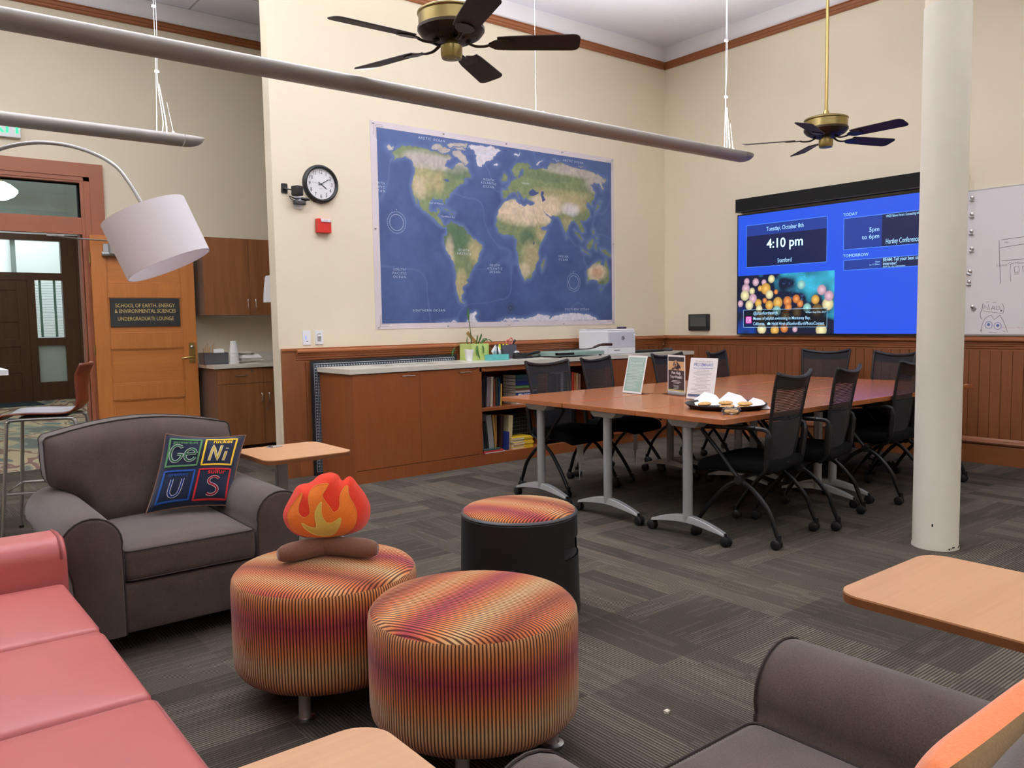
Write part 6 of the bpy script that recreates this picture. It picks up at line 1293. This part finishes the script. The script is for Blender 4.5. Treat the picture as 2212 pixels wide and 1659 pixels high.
bg = thing('wrapped_cookie', 'cookie in a clear plastic bag in front of the black tray', 'cookie', (-3.615, -3.61, TT), 30)
m = MB(); m.lathe([(0, .004), (.03, .004), (.042, .012), (.036, .022), (.015, .026), (0, .026)], 22); m.build('cookie', 'cookie', bg, angle=60)
m = MB(); m.rbox(.06, .05, .017, .014, 5, c=(0, 0, .0175)); q = random.Random(4); m.v = [(x + q.uniform(-.003, .003), y + q.uniform(-.003, .003), max(.0004, z + q.uniform(-.003, .003))) for x, y, z in m.v]
for s in (-1, 1): m.prism([(s * .055, -.03), (s * .085, -.045), (s * .082, 0), (s * .088, .035), (s * .055, .03)], .010, .0106)
m.build('plastic_bag', 'cling_film', bg, angle=25)
# ------------------------------------------------------------------ brown club chairs (front faces -y)
fabric('brown_tweed', (70, 58, 52), (94, 80, 74), 900)
plain('brown_piping', (54, 44, 40), .8, var=.06)
wood('leg_wood', (150, 92, 44), (170, 108, 56), 'z', 1)
ac = thing('club_chair', 'brown tweed club chair holding the chemistry cushion, beside the red sofa', 'armchair', (-6.505, -2.68, 0), 0, 'brown club chairs')
YF_, YB_ = -.42, .40
def armprof(s):
    P = [(.268, .09), (.268, .43)] + arc((.376, .462), .108, 195, -15, 14) + [(.462, .40), (.446, .33), (.44, .25), (.436, .09)]
    return [(s * p, q) for p, q in P]
for s in (-1, 1):
    m = MB(); P = armprof(s); 
    if s > 0: P = P[::-1]
    n = len(P); rows = [(-.425, .90, .004), (-.420, .965, .001), (-.405, 1.0, 0), (-.2, 1.012, 0), (.1, 1.012, 0), (.38, 1.0, 0), (.44, .98, 0)]
    cx = s * .36; vs = []
    for y, k, dz in rows:
        for p, q in P: vs.append((cx + (p - cx) * k, y + .0, .09 + (q - .09) * (1 - (1 - k) * .25)))
    fs = [(r * n + i, r * n + (i + 1) % n, (r + 1) * n + (i + 1) % n, (r + 1) * n + i) for r in range(len(rows) - 1) for i in range(n)] + [tuple(range(n))[::-1], tuple(range((len(rows) - 1) * n, len(rows) * n))]
    if s > 0: pass
    m.add(vs, fs); a_ = m.build('arm', 'brown_tweed', ac, angle=50)
    m = MB(); m.tube([(p, -.418, q) for p, q in armprof(s)], .0034, 6); m.build('piping', 'brown_piping', a_)
m = MB(); m.rbox(.272, .41, .10, .02, 4, c=(0, -.005, .19)); m.build('base', 'brown_tweed', ac, angle=50)
m = MB(); m.rbox(.264, .355, .066, .03, 7, crown=.022, c=(0, -.065, .358)); sc_ = m.build('seat_cushion', 'brown_tweed', ac, angle=60)
m = MB()
for z in (.418, .302): m.tube([(p, q, z) for p, q in rrect(-.260, .260, -.417, .25, .03, 4)], .0034, 6, closed=True)
m.build('piping', 'brown_piping', sc_)
def backout():
    R = [(.262, .40), (.262, .475), (.285, .525), (.345, .575), (.40, .60), (.412, .63), (.415, .70), (.412, .775)] + arc((.385, .785), .028, 0, 70, 4) + [(.30, .832), (.2, .85), (.1, .861), (0, .865)]
    return R + [(-p, q) for p, q in R[-2::-1]]
lean = lambda z: .20 + .26 * (z - .40)
m = MB(); O = backout()
def bface(sgn, off):
    mm = MB(); mm.poly_sheet(O, lambda p, q, d: d, .04); out = []
    for p, q, d in mm.v:
        h = .055 * (1 - math.exp(-d / .028)) + (.016 * (1 - (p / .42) ** 2) if sgn < 0 else 0) * min(1, d / .05)
        out.append((p, lean(q) + off + sgn * h, q))
    return out, mm.f
v1, f1 = bface(-1, 0); v2, f2 = bface(1, .12)
m.add(v1, f1); m.add(v2, [f[::-1] for f in f2]); nO = len(O)
m.add([(p, lean(q), q) for p, q in O] + [(p, lean(q) + .12, q) for p, q in O], [(i, nO + i, nO + (i + 1) % nO, (i + 1) % nO) for i in range(nO)])
b_ = m.build('backrest', 'brown_tweed', ac, angle=80)
m = MB(); m.tube([(p, lean(q) - .004, q) for p, q in O], .0036, 6, closed=True); m.tube([(p, lean(q) + .124, q) for p, q in O], .0036, 6, closed=True); m.build('piping', 'brown_piping', b_)
for x in (-.37, .37):
    for y in (-.36, .38): m = MB(); m.prism([(-.024, -.024), (.024, -.024), (.024, .024), (-.024, .024)], 0, .09, lambda p, q, r, x=x, y=y: (x + p * (1 + r * 6), y + q * (1 + r * 6), r)); m.build('leg', 'leg_wood', ac, smooth=False)
place(ac, (-6.305, -5.87, 0), 180, 'brown tweed club chair with the orange cushion, closest to the viewer')

# ------------------------------------------------------------------ chemistry cushion
fabric('navy_denim', (26, 32, 52), (40, 48, 70), 1100, bmp=.4)
plain('trim_brown', (128, 92, 76), .8); fabric('thread_green', (72, 122, 76), (96, 144, 94), 1400); fabric('thread_yellow', (226, 178, 36), (240, 200, 60), 1400); fabric('thread_blue', (30, 72, 148), (44, 92, 172), 1400); fabric('thread_red', (178, 32, 40), (202, 48, 52), 1400); fabric('thread_white', (214, 212, 214), (232, 230, 232), 1400)
fabric('velvet_gold', (178, 150, 56), (206, 178, 78), 1400); fabric('velvet_forest', (44, 92, 60), (58, 110, 74), 1400); fabric('velvet_navy', (24, 44, 104), (34, 58, 126), 1400); fabric('velvet_wine', (138, 24, 38), (160, 34, 48), 1400)
ps = thing('throw_cushion', 'navy cushion with four coloured element squares on the left club chair', 'cushion', (-6.39, -2.62, .44), 0, room=True)
CN = [Vector(q) for q in ((-6.570, -2.640, .458), (-6.215, -2.715, .452), (-6.075, -2.560, .755), (-6.435, -2.515, .793))]     # bottom left, bottom right, top right, top left
nrm = ((CN[1] - CN[0]).cross(CN[3] - CN[0])).normalized()
if nrm.y > 0: nrm = -nrm
def pil(u, v, side=1, lift=0.0):
    # pinched outline: the sides bow in between pointed corners
    uu = u + .055 * (2 * u - 1) * -1 * (1 - (2 * v - 1) ** 2) * .55; vv = v + .055 * (2 * v - 1) * -1 * (1 - (2 * u - 1) ** 2) * .8
    b = CN[0] * (1 - uu) * (1 - vv) + CN[1] * uu * (1 - vv) + CN[2] * uu * vv + CN[3] * (1 - uu) * vv
    h = .062 * (max(0, (1 - (2 * u - 1) ** 4) * (1 - (2 * v - 1) ** 4))) ** .6 * (.92 + .08 * math.sin(9 * u + 4 * v))
    return tuple(b + nrm * (side * h + lift))
m = MB(); m.grid(lambda a, b: pil(a, b, 1), 26, 26); m.grid(lambda a, b: pil(1 - a, b, -1), 26, 26); m.build('cover', 'navy_denim', ps, angle=180)
m = MB(); E_ = [(k / 20, 0) for k in range(20)] + [(1, k / 20) for k in range(20)] + [(1 - k / 20, 1) for k in range(20)] + [(0, 1 - k / 20) for k in range(20)]; m.tube([pil(a, b) for a, b in E_], .0036, 6, closed=True); m.build('piping', 'trim_brown', ps)
def band(m, pts, w, lift):
    """flat embroidered ribbon following points in cushion coordinates"""
    P = [Vector((p[0], p[1])) for p in pts]; vs = []; n = len(P); cl = (P[0] - P[-1]).length < 1e-6
    for i in range(n):
        a = P[i - 1] if i > 0 else (P[-2] if cl else P[0]); b = P[i + 1] if i < n - 1 else (P[1] if cl else P[-1])
        t = (b - a).normalized(); nn = Vector((-t.y, t.x)); k = w
        if cl and i in (0, n - 1): pass
        for s in (-1, 0, 1): q = P[i] + nn * s * k; vs.append(pil(q.x, q.y, 1, lift + (.0012 if s == 0 else 0)))
    m.add(vs, [(3 * i + j, 3 * i + j + 1, 3 * i + j + 4, 3 * i + j + 3) for i in range(n - 1) for j in range(2)])
def dense(p, n=8): 
    out = []
    for a, b in zip(p[:-1], p[1:]): out += [(a[0] + (b[0] - a[0]) * k / n, a[1] + (b[1] - a[1]) * k / n) for k in range(n)]
    return out + [p[-1]]
SQ = {'green': (.065, .455, .545, .925), 'yellow': (.515, .905, .545, .935), 'blue': (.075, .45, .075, .475), 'red': (.51, .915, .06, .48)}
TH_ = {'green': ('thread_green', 'velvet_forest'), 'yellow': ('thread_yellow', 'velvet_gold'), 'blue': ('thread_blue', 'velvet_navy'), 'red': ('thread_red', 'velvet_wine')}
LTR = {'green': [[(.44 - .0, .72)] + [(.27 + .19 * math.cos(rad(a)), .46 + .30 * math.sin(rad(a))) for a in range(50, 340, 14)] + [(.46, .42), (.30, .42)], [(.56, .42), (.90, .45)] + [(.73 + .175 * math.cos(rad(a)), .40 + .22 * math.sin(rad(a))) for a in range(12, 335, 14)]],
       'yellow': [[(.22, .14), (.27, .74), (.50, .16), (.545, .74)], [(.70, .14), (.735, .50)], [(.744, .60), (.747, .635)]],
       'blue': [[(.31, .72), (.30, .40)] + [(.47 + .17 * math.cos(rad(a)), .34 + .2 * math.sin(rad(a))) for a in range(190, 352, 14)] + [(.65, .40), (.67, .73)]],
       'red': [[(.68, .66)] + [(.52 + .16 * math.cos(rad(a)), .60 + .125 * math.sin(rad(a))) for a in range(45, 262, 14)] + [(.58, .43)] + [(.50 + .18 * math.cos(rad(a)), .29 + .15 * math.sin(rad(a))) for a in range(60, -150, -14)]]}
WD = {'green': 'germanium', 'yellow': 'nickel', 'blue': 'uranium', 'red': 'sulfur'}
for k, (u0, u1, v0, v1) in SQ.items():
    th, ve = TH_[k]; f = lambda p: (u0 + (u1 - u0) * p[0], v0 + (v1 - v0) * p[1])
    m = MB(); band(m, dense([(u0, v0), (u1, v0), (u1, v1), (u0, v1), (u0, v0)], 10), .0125, .003)
    wv, wf = text2d(WD[k], 1.0, .012); w_ = max(v[0] for v in wv) - min(v[0] for v in wv); s_ = .30 / w_ if k in ('green',) else .235 / w_
    off = {'green': .5, 'yellow': .55, 'blue': .48, 'red': .56}[k]
    m.add([pil(u0 + (u1 - u0) * off + v[0] * s_, v0 + (v1 - v0) * .83 + v[1] * s_ * .9, 1, .0045) for v in wv], wf)
    sqo = m.build('element_square', th, ps, angle=180); sqo['label'] = k + ' embroidered square'
    mw, mc = MB(), MB()
    for st_ in LTR[k]:
        q = dense([f(p) for p in st_], 4)
        band(mw, q, .0185, .0036); band(mc, q, .0125, .0052)
    mw.build('letter_outline', 'thread_white', sqo, angle=180); mc.build('letter', ve, sqo, angle=180)

# ------------------------------------------------------------------ orange cushion on the near chair
fabric('orange_felt', (232, 112, 44), (244, 134, 62), 700, sheen=.5); fabric('tan_felt', (150, 112, 58), (170, 132, 74), 700, sheen=.5)
oc_ = thing('throw_cushion', 'orange felt cushion with a tan edge on the nearest club chair', 'cushion', (-6.1, -5.92, .44), 0, room=True)
OC = [Vector(q) for q in ((-6.60, -5.96, .462), (-6.13, -5.96, .462), (-6.13, -6.085, .79), (-6.60, -6.085, .79))]
onr = Vector((0, .92, .39))
def opil(u, v, side, k=.07):
    uu = u - .03 * (2 * u - 1) * (1 - (2 * v - 1) ** 2); vv = v - .03 * (2 * v - 1) * (1 - (2 * u - 1) ** 2)
    b = OC[0] * (1 - uu) * (1 - vv) + OC[1] * uu * (1 - vv) + OC[2] * uu * vv + OC[3] * (1 - uu) * vv
    return tuple(b + onr * side * k * (max(0, (1 - abs(2 * u - 1) ** 5) * (1 - abs(2 * v - 1) ** 5))) ** .5)
m = MB(); m.grid(lambda a, b: opil(1 - a, b, 1, .05), 26, 26); m.build('front', 'orange_felt', oc_, angle=180)
m = MB(); m.grid(lambda a, b: opil(a, b, -1, .04), 26, 26); m.build('back', 'tan_felt', oc_, angle=180)

# ------------------------------------------------------------------ red vinyl sofa along the left
plain('red_vinyl', (178, 92, 88), .42, var=.03, scale=5, bmp=.06, bscale=900, spec=.45)
plain('red_piping', (142, 66, 64), .5, var=.04)
so = thing('sofa', 'red vinyl sofa of piped seat cushions along the left, in front of the club chair', 'sofa', (-7.45, -4.15, 0), 0, room=True)
m = MB(); m.rbox(.40, 1.14, .105, .02, 4, c=(-7.44, -4.475, .195)); m.build('base', 'red_vinyl', so)
seams = [-3.365, -3.925, -4.475, -5.03, -5.585]
for a, b in zip(seams[:-1], seams[1:]):
    m = MB(); cy = (a + b) / 2; hy = (a - b) / 2 - .004
    m.rbox(.315, hy, .07, .022, 8, crown=.022, c=(-7.335, cy, .355)); sq_ = m.build('seat_cushion', 'red_vinyl', so, angle=70)
    m = MB(); 
    for z in (.412,): m.tube([(p - 7.335, q + cy, z + .004 * math.sin(9 * q + 3 * a)) for p, q in rrect(-.311, .311, -hy + .003, hy - .003, .03, 5)], .0048, 6, closed=True)
    m.build('piping', 'red_piping', sq_)
for y in (-3.235, -5.715):
    m = MB(); P = [(-.115, .09), (.115, .09), (.115, .50)] + arc((.045, .50), .07, 0, 90, 6) + arc((-.045, .50), .07, 90, 180, 6)
    rows = [(-7.84, .97), (-7.82, 1), (-7.3, 1), (-7.03, 1), (-7.012, .985), (-7.004, .93)]; n = len(P)
    m.add([(x, y + p * k, .09 + (q - .09) * (1 - (1 - k) * .3)) for x, k in rows for p, q in P], [(r * n + i, r * n + (i + 1) % n, (r + 1) * n + (i + 1) % n, (r + 1) * n + i) for r in range(len(rows) - 1) for i in range(n)] + [tuple(range(n))[::-1], tuple(range((len(rows) - 1) * n, len(rows) * n))]); am = m.build('arm', 'red_vinyl', so, angle=60)
    m = MB(); m.tube([(-7.022, y + p * 1.0, q) for p, q in P[1:]], .0045, 6); m.build('piping', 'red_piping', am)
m = MB(); m.rbox(.12, 1.1, .2, .05, 6, c=(-7.80, -4.475, .62)); m.build('backrest', 'red_vinyl', so, angle=70)
for x in (-7.8, -7.1):
    for y in (-3.2, -5.75): m = MB(); m.box(x - .025, x + .025, y - .025, y + .025, 0, .092); m.build('leg', 'leg_wood', so, smooth=False)

# ------------------------------------------------------------------ striped ottomans
def stripes():
    m, nt, b = new_mat('striped_corduroy'); uvn = N(nt, 'ShaderNodeUVMap'); sp = N(nt, 'ShaderNodeSeparateXYZ'); nt.links.new(uvn.outputs[0], sp.inputs[0]); u, v = sp.outputs[0], sp.outputs[1]
    band_ = mth(nt, 'FRACT', mth(nt, 'DIVIDE', mth(nt, 'ADD', v, mth(nt, 'MULTIPLY', noise(nt, texco(nt, 'UV', (6, 6, 6)), 2, 2), .02)), .46))
    base = ramp(nt, band_, [(0.0, rgb((212, 156, 104))), (.11, rgb((206, 114, 66))), (.22, rgb((150, 74, 48))), (.31, rgb((190, 112, 64))), (.45, rgb((208, 168, 116))), (.58, rgb((212, 128, 70))), (.68, rgb((190, 88, 68))), (.76, rgb((164, 62, 70))), (.83, rgb((188, 86, 68))), (.91, rgb((212, 130, 74))), (1.0, rgb((212, 156, 104)))])
    s = mth(nt, 'SINE', mth(nt, 'MULTIPLY', u, 2 * PI / .0108)); k = mth(nt, 'MULTIPLY_ADD', s, .5, .5); kk = mth(nt, 'POWER', k, .8)
    f2 = N(nt, 'ShaderNodeMapRange'); nt.links.new(k, f2.inputs[0]); f2.inputs[1].default_value = .28; f2.inputs[2].default_value = .55
    dark = mixc(nt, .5, base, rgb((44, 10, 12)), 'MULTIPLY'); dk = mixc(nt, .86, base, rgb((52, 14, 12)))
    nt.links.new(mixc(nt, f2.outputs[0], dk, base), b.inputs['Base Color']); b.inputs['Roughness'].default_value = .9; b.inputs['Sheen Weight'].default_value = .15; b.inputs['Specular IOR Level'].default_value = .15
    bump(nt, b, k, .35, .002)
stripes()
def ottoman(loc, rz, voff, label, ta, tv):
    t = thing('ottoman', label, 'ottoman', loc, rz, 'striped round ottomans'); R0 = .318; ca, sa = math.cos(rad(ta)), math.sin(rad(ta))
    m = MB(); m.lathe([(.0, .098), (.2, .098), (R0 - .045, .103), (R0 - .018, .115), (R0 - .004, .135), (R0, .165), (R0, .30), (R0, .405), (R0 - .003, .428), (R0 - .008, .437)], 96, uvf=lambda r, z, a: (a * .3259, z + voff)); m.build('side_panel', 'striped_corduroy', t, angle=60)
    m = MB(); m.lathe([(R0 - .008, .437), (R0 - .02, .449), (R0 - .05, .458), (R0 - .12, .464), (.08, .468), (.0, .468)], 96, uvf=lambda r, z, a: (r * math.cos(a) * ca + r * math.sin(a) * sa, -r * math.cos(a) * sa + r * math.sin(a) * ca + tv)); m.build('top_cushion', 'striped_corduroy', t, angle=60)
    for k in range(4):
        a = rad(45 + 90 * k); x, y = .235 * math.cos(a), .235 * math.sin(a); m = MB(); m.lathe([(.036, 0), (.036, .012), (.022, .016), (.02, .02), (.02, .1)], 20, c=(x, y, 0), cap0=True); m.build('leg', 'brushed_steel', t, angle=35)
    return t
ottoman((-6.290, -3.868, 0), 0, .0, 'striped orange ottoman carrying the plush campfire', -60, .22)
ottoman((-6.110, -4.505, 0), 0, .012, 'empty striped orange ottoman, nearest the viewer in the middle', 21, .32)
# black drum stool
ds = thing('drum_stool', 'black drum-shaped stool with striped orange seat pad and a side grip', 'stool', (-5.305, -3.735, 0), 0)
m = MB(); GA0, GA1, GZ0, GZ1 = -82, -30, .285, .362
def shell(a0, a1, z0, z1, mm=None):
    q = mm or m; n = max(2, int(abs(a1 - a0) / 5)); rz_ = lambda z: .266 - .012 * z / .45
    q.grid(lambda s, t: (rz_(z0 + (z1 - z0) * t) * math.cos(rad(a0 + (a1 - a0) * s)), rz_(z0 + (z1 - z0) * t) * math.sin(rad(a0 + (a1 - a0) * s)), z0 + (z1 - z0) * t), n, 3)
shell(GA1, 360 + GA0, .03, .45); shell(GA0, GA1, .03, GZ0); shell(GA0, GA1, GZ1, .45)
m.lathe([(0, 0), (.15, .0), (.23, .012), (.262, .03), (.266, .03)], 64, cap0=True); m.lathe([(.254, .45), (.250, .456), (.2, .456)], 64); m.build('shell', 'black_plastic', ds, angle=40)
m = MB()
m.grid(lambda s, t: ((.252 - .10 * math.sin(PI * s) * t) * math.cos(rad(GA0 + (GA1 - GA0) * s)), (.252 - .10 * math.sin(PI * s) * t) * math.sin(rad(GA0 + (GA1 - GA0) * s)), GZ0), 10, 3); m.grid(lambda s, t: ((.25 - .10 * math.sin(PI * s)) * math.cos(rad(GA0 + (GA1 - GA0) * s)), (.25 - .10 * math.sin(PI * s)) * math.sin(rad(GA0 + (GA1 - GA0) * s)), GZ0 + (GZ1 - GZ0) * t), 10, 3); m.build('grip', 'dark_grey_plastic', ds, angle=60)
m = MB(); m.lathe([(.253, .455), (.257, .459), (.253, .466), (.246, .468)], 64); m.build('rim', 'dark_grey_plastic', ds, angle=60)
m = MB(); ca, sa = math.cos(rad(-72)), math.sin(rad(-72)); m.lathe([(.247, .461), (.245, .470), (.235, .478), (.2, .488), (.12, .496), (0, .499)], 80, uvf=lambda r, z, a: ((r * math.cos(a) * ca + r * math.sin(a) * sa) * .95, -r * math.cos(a) * sa + r * math.sin(a) * ca + .48)); m.build('seat_pad', 'striped_corduroy', ds, angle=60)

# ------------------------------------------------------------------ plush campfire
fabric('plush_red', (226, 52, 28), (240, 72, 40), 600, sheen=.6, bmp=.25); fabric('plush_orange', (236, 120, 34), (246, 142, 56), 600, sheen=.4, bmp=.2); fabric('plush_yellow', (214, 190, 84), (228, 206, 104), 600, sheen=.4, bmp=.2); fabric('plush_brown', (112, 74, 58), (130, 90, 72), 600, sheen=.3, bmp=.2); fabric('plush_seam', (224, 140, 56), (232, 150, 70), 600)
cf = thing('plush_campfire', 'plush toy campfire with red and orange flames on two brown logs', 'plush toy', (-6.262, -3.848, .468), -25)
K_ = .000207
FL = [(1035,100),(1110,120),(1185,165),(1195,205),(1240,270),(1300,215),(1350,188),(1400,205),(1445,260),(1480,320),(1540,400),(1600,490),(1650,590),(1690,690),(1700,790),(1690,900),(1650,1010),(1580,1100),(1480,1160),(1300,1205),(1020,1230),(800,1220),(560,1195),(420,1130),(330,1040),(260,930),(232,800),(262,680),(330,560),(400,440),(460,330),(520,290),(590,270),(660,272),(740,235),(800,180),(870,130),(960,115)]
OR = [(560,395),(570,410),(545,500),(505,590),(492,680),(510,750),(560,800),(620,800),(670,760),(690,700),(675,600),(665,480),(690,390),(750,320),(840,275),(930,258),(1000,262),(1005,275),(960,340),(910,410),(895,450),(905,490),(960,580),(1020,660),(1060,745),(1110,735),(1160,690),(1178,620),(1180,500),(1215,410),(1270,345),(1310,325),(1325,345),(1322,430),(1345,530),(1400,620),(1440,720),(1453,820),(1440,930),(1390,1050),(1310,1140),(1200,1185),(1050,1200),(850,1196),(650,1175),(480,1110),(380,1020),(330,900),(315,800),(335,700),(400,590),(470,500),(530,430)]
YE = [(870,548),(880,560),(868,660),(868,760),(900,850),(945,915),(1010,930),(1090,900),(1150,845),(1180,840),(1188,880),(1165,980),(1110,1090),(1050,1155),(960,1180),(850,1172),(730,1120),(640,1050),(570,970),(540,905),(560,905),(620,950),(700,990),(765,1000),(782,960),(775,880),(755,800),(770,700),(810,620)]
cv = lambda L: [((x - 985) * K_, (1570 - y) * K_) for x, y in L]
FLm, ORm, YEm = cv(FL), cv(OR), cv(YE); FLa = np.array(FLm)
def smooth_closed(L, it=1):
    for _ in range(it): L = [q for a, b in zip(L, L[1:] + L[:1]) for q in ((a[0] * .75 + b[0] * .25, a[1] * .75 + b[1] * .25), (a[0] * .25 + b[0] * .75, a[1] * .25 + b[1] * .75))]
    return L
FLm = smooth_closed(FLm, 1); ORm = smooth_closed(ORm, 1); YEm = smooth_closed(YEm, 1); FLa = np.array(FLm)
def puff(p, q): d = edge_dist(FLa, np.array([[p, q]]))[0]; return .052 * (1 - math.exp(-d / .03)) + .012 * math.sin(21 * p) * math.sin(17 * q) * min(1, d / .04) * .4
m = MB(); m.poly_sheet(FLm, lambda p, q, d: puff(p, q), .012, fn=lambda p, q, h: (p, -h, q)); m.poly_sheet(FLm, lambda p, q, d: puff(p, q), .012, fn=lambda p, q, h: (p, h, q), back=True); m.build('red_flame', 'plush_red', cf, angle=180)
m = MB(); m.poly_sheet(ORm, lambda p, q, d: puff(p, q) + .0018, .010, fn=lambda p, q, h: (p, -h, q)); og = m.build('orange_flame', 'plush_orange', cf, angle=180)
m = MB(); m.tube([(p, -puff(p, q) - .002, q) for p, q in ORm], .0017, 5, closed=True); m.build('stitching', 'plush_seam', og)
m = MB(); m.poly_sheet(YEm, lambda p, q, d: puff(p, q) + .0036, .010, fn=lambda p, q, h: (p, -h, q)); ye = m.build('yellow_flame', 'plush_yellow', cf, angle=180)
m = MB(); m.tube([(p, -puff(p, q) - .004, q) for p, q in YEm], .0016, 5, closed=True); m.build('stitching', 'plush_yellow', ye)
for s, e0, e1 in ((-1, Vector((-.172, -.045, .034)), Vector((.05, .055, .040))), (1, Vector((.160, -.075, .036)), Vector((-.05, .045, .040)))):
    m = MB(); n = 14; pts = [tuple(e0.lerp(e1, k / n)) for k in range(n + 1)]; rs_ = [.020, .029, .0325, .034] + [.034 + .001 * math.sin(k) for k in range(n - 6)] + [.0325, .028, .018]; m.tube(pts, rs_[:n + 1], 18); m.build('log', 'plush_brown', cf, angle=80)

# ------------------------------------------------------------------ tablet side tables
def side_table(loc, rz, label, w=.45, d=.47, px=0.0, h=.655):
    t = thing('side_table', label, 'side table', loc, rz, 'maple-topped side tables')
    m = MB(); m.prism(rrect(-w / 2, w / 2, -d / 2, d / 2, .06, 8), h - .004, h); tp = m.build('tabletop', 'maple_top', t, angle=40); m = MB(); m.prism(rrect(-w / 2 - .001, w / 2 + .001, -d / 2 - .001, d / 2 + .001, .061, 8), h - .022, h - .004); m.build('edge', 'maple_edge', tp, angle=40)
    m = MB(); m.box(px - .03, px + .03, d / 2 - .10, d / 2 - .06, .02, h - .022); m.build('post', 'silver_paint', t, bevel=.006)
    m = MB(); m.prism(rrect(-.19, .19, -d / 2 + .03, d / 2 - .03, .04, 5), 0, .018); m.build('base', 'silver_paint', t, angle=40); m = MB(); m.box(px - .07, px + .07, -.1, d / 2 - .05, h - .034, h - .022); m.build('bracket', 'dark_grey_plastic', t, smooth=False)
    return t
st1 = side_table((-5.842, -2.575, 0), 0, 'small maple-topped side table between the club chair and the recycling cabinet')
m = MB(); m.prism(rrect(-.06, .02, .165, .215, .012, 4), .6552, .657); m.box(-.045, -.035, .168, .225, .657, .660, 1); m.build('power_inlet', ['grey_plastic', 'black_plastic'], st1, smooth=False)
side_table((-5.545, -5.745, 0), 180, 'small maple-topped side table at the right, beside the nearest club chair', .47, .52)
side_table((-7.135, -5.59, 0), 180, 'small maple-topped side table at the bottom, between sofa and nearest club chair', .47, .52, -.17)

# ------------------------------------------------------------------ bar stool and white bar table at the left
wood('stool_veneer', (96, 38, 20), (124, 54, 28), 'z', 1, .3); plain('stool_pad', (150, 148, 152), .6, var=.03)
bs = thing('bar_stool', 'tall bar stool with wooden shell back and grey seat behind the club chair', 'stool', (-6.63, -.68, 0), -20, 'bar stools')
m = MB(); prof = [(-.235, .742), (-.225, .757), (-.19, .768), (-.08, .772), (.06, .766), (.13, .768), (.175, .79), (.2, .84), (.215, .92), (.232, 1.0), (.262, 1.075)]
S = spline([(p, 0, q) for p, q in prof], 4)
def shellpt(a, b, o=0): 
    i = b * (len(S) - 1); k = min(len(S) - 2, int(i)); f = i - k; p = Vector(S[k]).lerp(Vector(S[k + 1]), f); wdt = .20 - .03 * max(0, (p.z - .8) / .28); u = -1 + 2 * a
    return (p.x - (.045 * u * u * max(0, min(1, (p.z - .8) / .2)) ), u * wdt, p.z + (.01 * u * u if p.z < .8 else 0) + o)
m.grid(lambda a, b: shellpt(a, b), 12, 40); m.build('shell', 'stool_veneer', bs, angle=180, solid=.011)
m = MB(); m.grid(lambda a, b: shellpt(.03 + .94 * a, .04 + .50 * b, .0075), 12, 16); m.build('seat_pad', 'stool_pad', bs, angle=180, solid=.004)
for s in (-1, 1):
    m = MB(); m.tube(spline([(-.245, s * .225, .012), (-.215, s * .205, .40), (-.195, s * .19, .70), (-.185, s * .186, .733), (-.15, s * .185, .745), (.13, s * .185, .745), (.165, s * .186, .733), (.18, s * .19, .70), (.215, s * .205, .40), (.25, s * .225, .012)], 4), .011, 10); m.build('leg_frame', 'brushed_steel', bs)
m = MB(); m.tube([(-.222, -.205, .30), (-.222, .205, .30), (.222, .205, .30), (.222, -.205, .30)], .009, 8, closed=True); m.build('foot_ring', 'chrome', bs)
m = MB()
for s in (-1, 1):
    for x in (-.245, .25): m.lathe([(.014, 0), (.014, .016)], 10, c=(x, s * .225, 0), cap0=True, cap1=True)
m.build('glide', 'black_plastic', bs); m = MB(); m.box(-.13, .12, -.17, .17, .748, .758); m.build('seat_bracket', 'dark_grey_plastic', bs, smooth=False)
wt = thing('bar_table', 'white bar-height table, one corner showing at the left edge', 'table', (-7.35, -.55, 0), 0, room=True)
m = MB(); m.prism(rrect(-7.85, -6.845, -.78, .05, .015, 3), 1.018, 1.05); m.build('tabletop', 'white_plastic', wt, angle=40); m = MB(); m.lathe([(.26, 0), (.26, .012), (.04, .03), (.035, .04), (.035, 1.018)], 28, c=(-7.4, -.36, 0), cap0=True); m.build('pedestal', 'brushed_steel', wt, angle=40)
# crumbs on the carpet
for i, (x, y) in enumerate(((-5.52, -4.76), (-3.72, -3.0 - 1.55))):
    m = MB(); q = random.Random(i); m.rbox(.009, .006, .005, .002, 2, c=(x, y, .005)); m.v = [(a + q.uniform(-.002, .002), b + q.uniform(-.002, .002), max(0, c + q.uniform(-.001, .001))) for a, b, c in m.v]; single('crumb', m, 'page_edge', ('pale crumb on the carpet between ottoman and nearest club chair', 'pale crumb on the carpet in front of the tables')[i], 'crumb', 'crumbs on the carpet')
for c_ in (bpy.data.objects,):
    for o in c_: 
        if o.type == 'EMPTY' and o.get('kind') is None and o.parent is None and 'label' not in o: print('UNLABELLED', o.name)
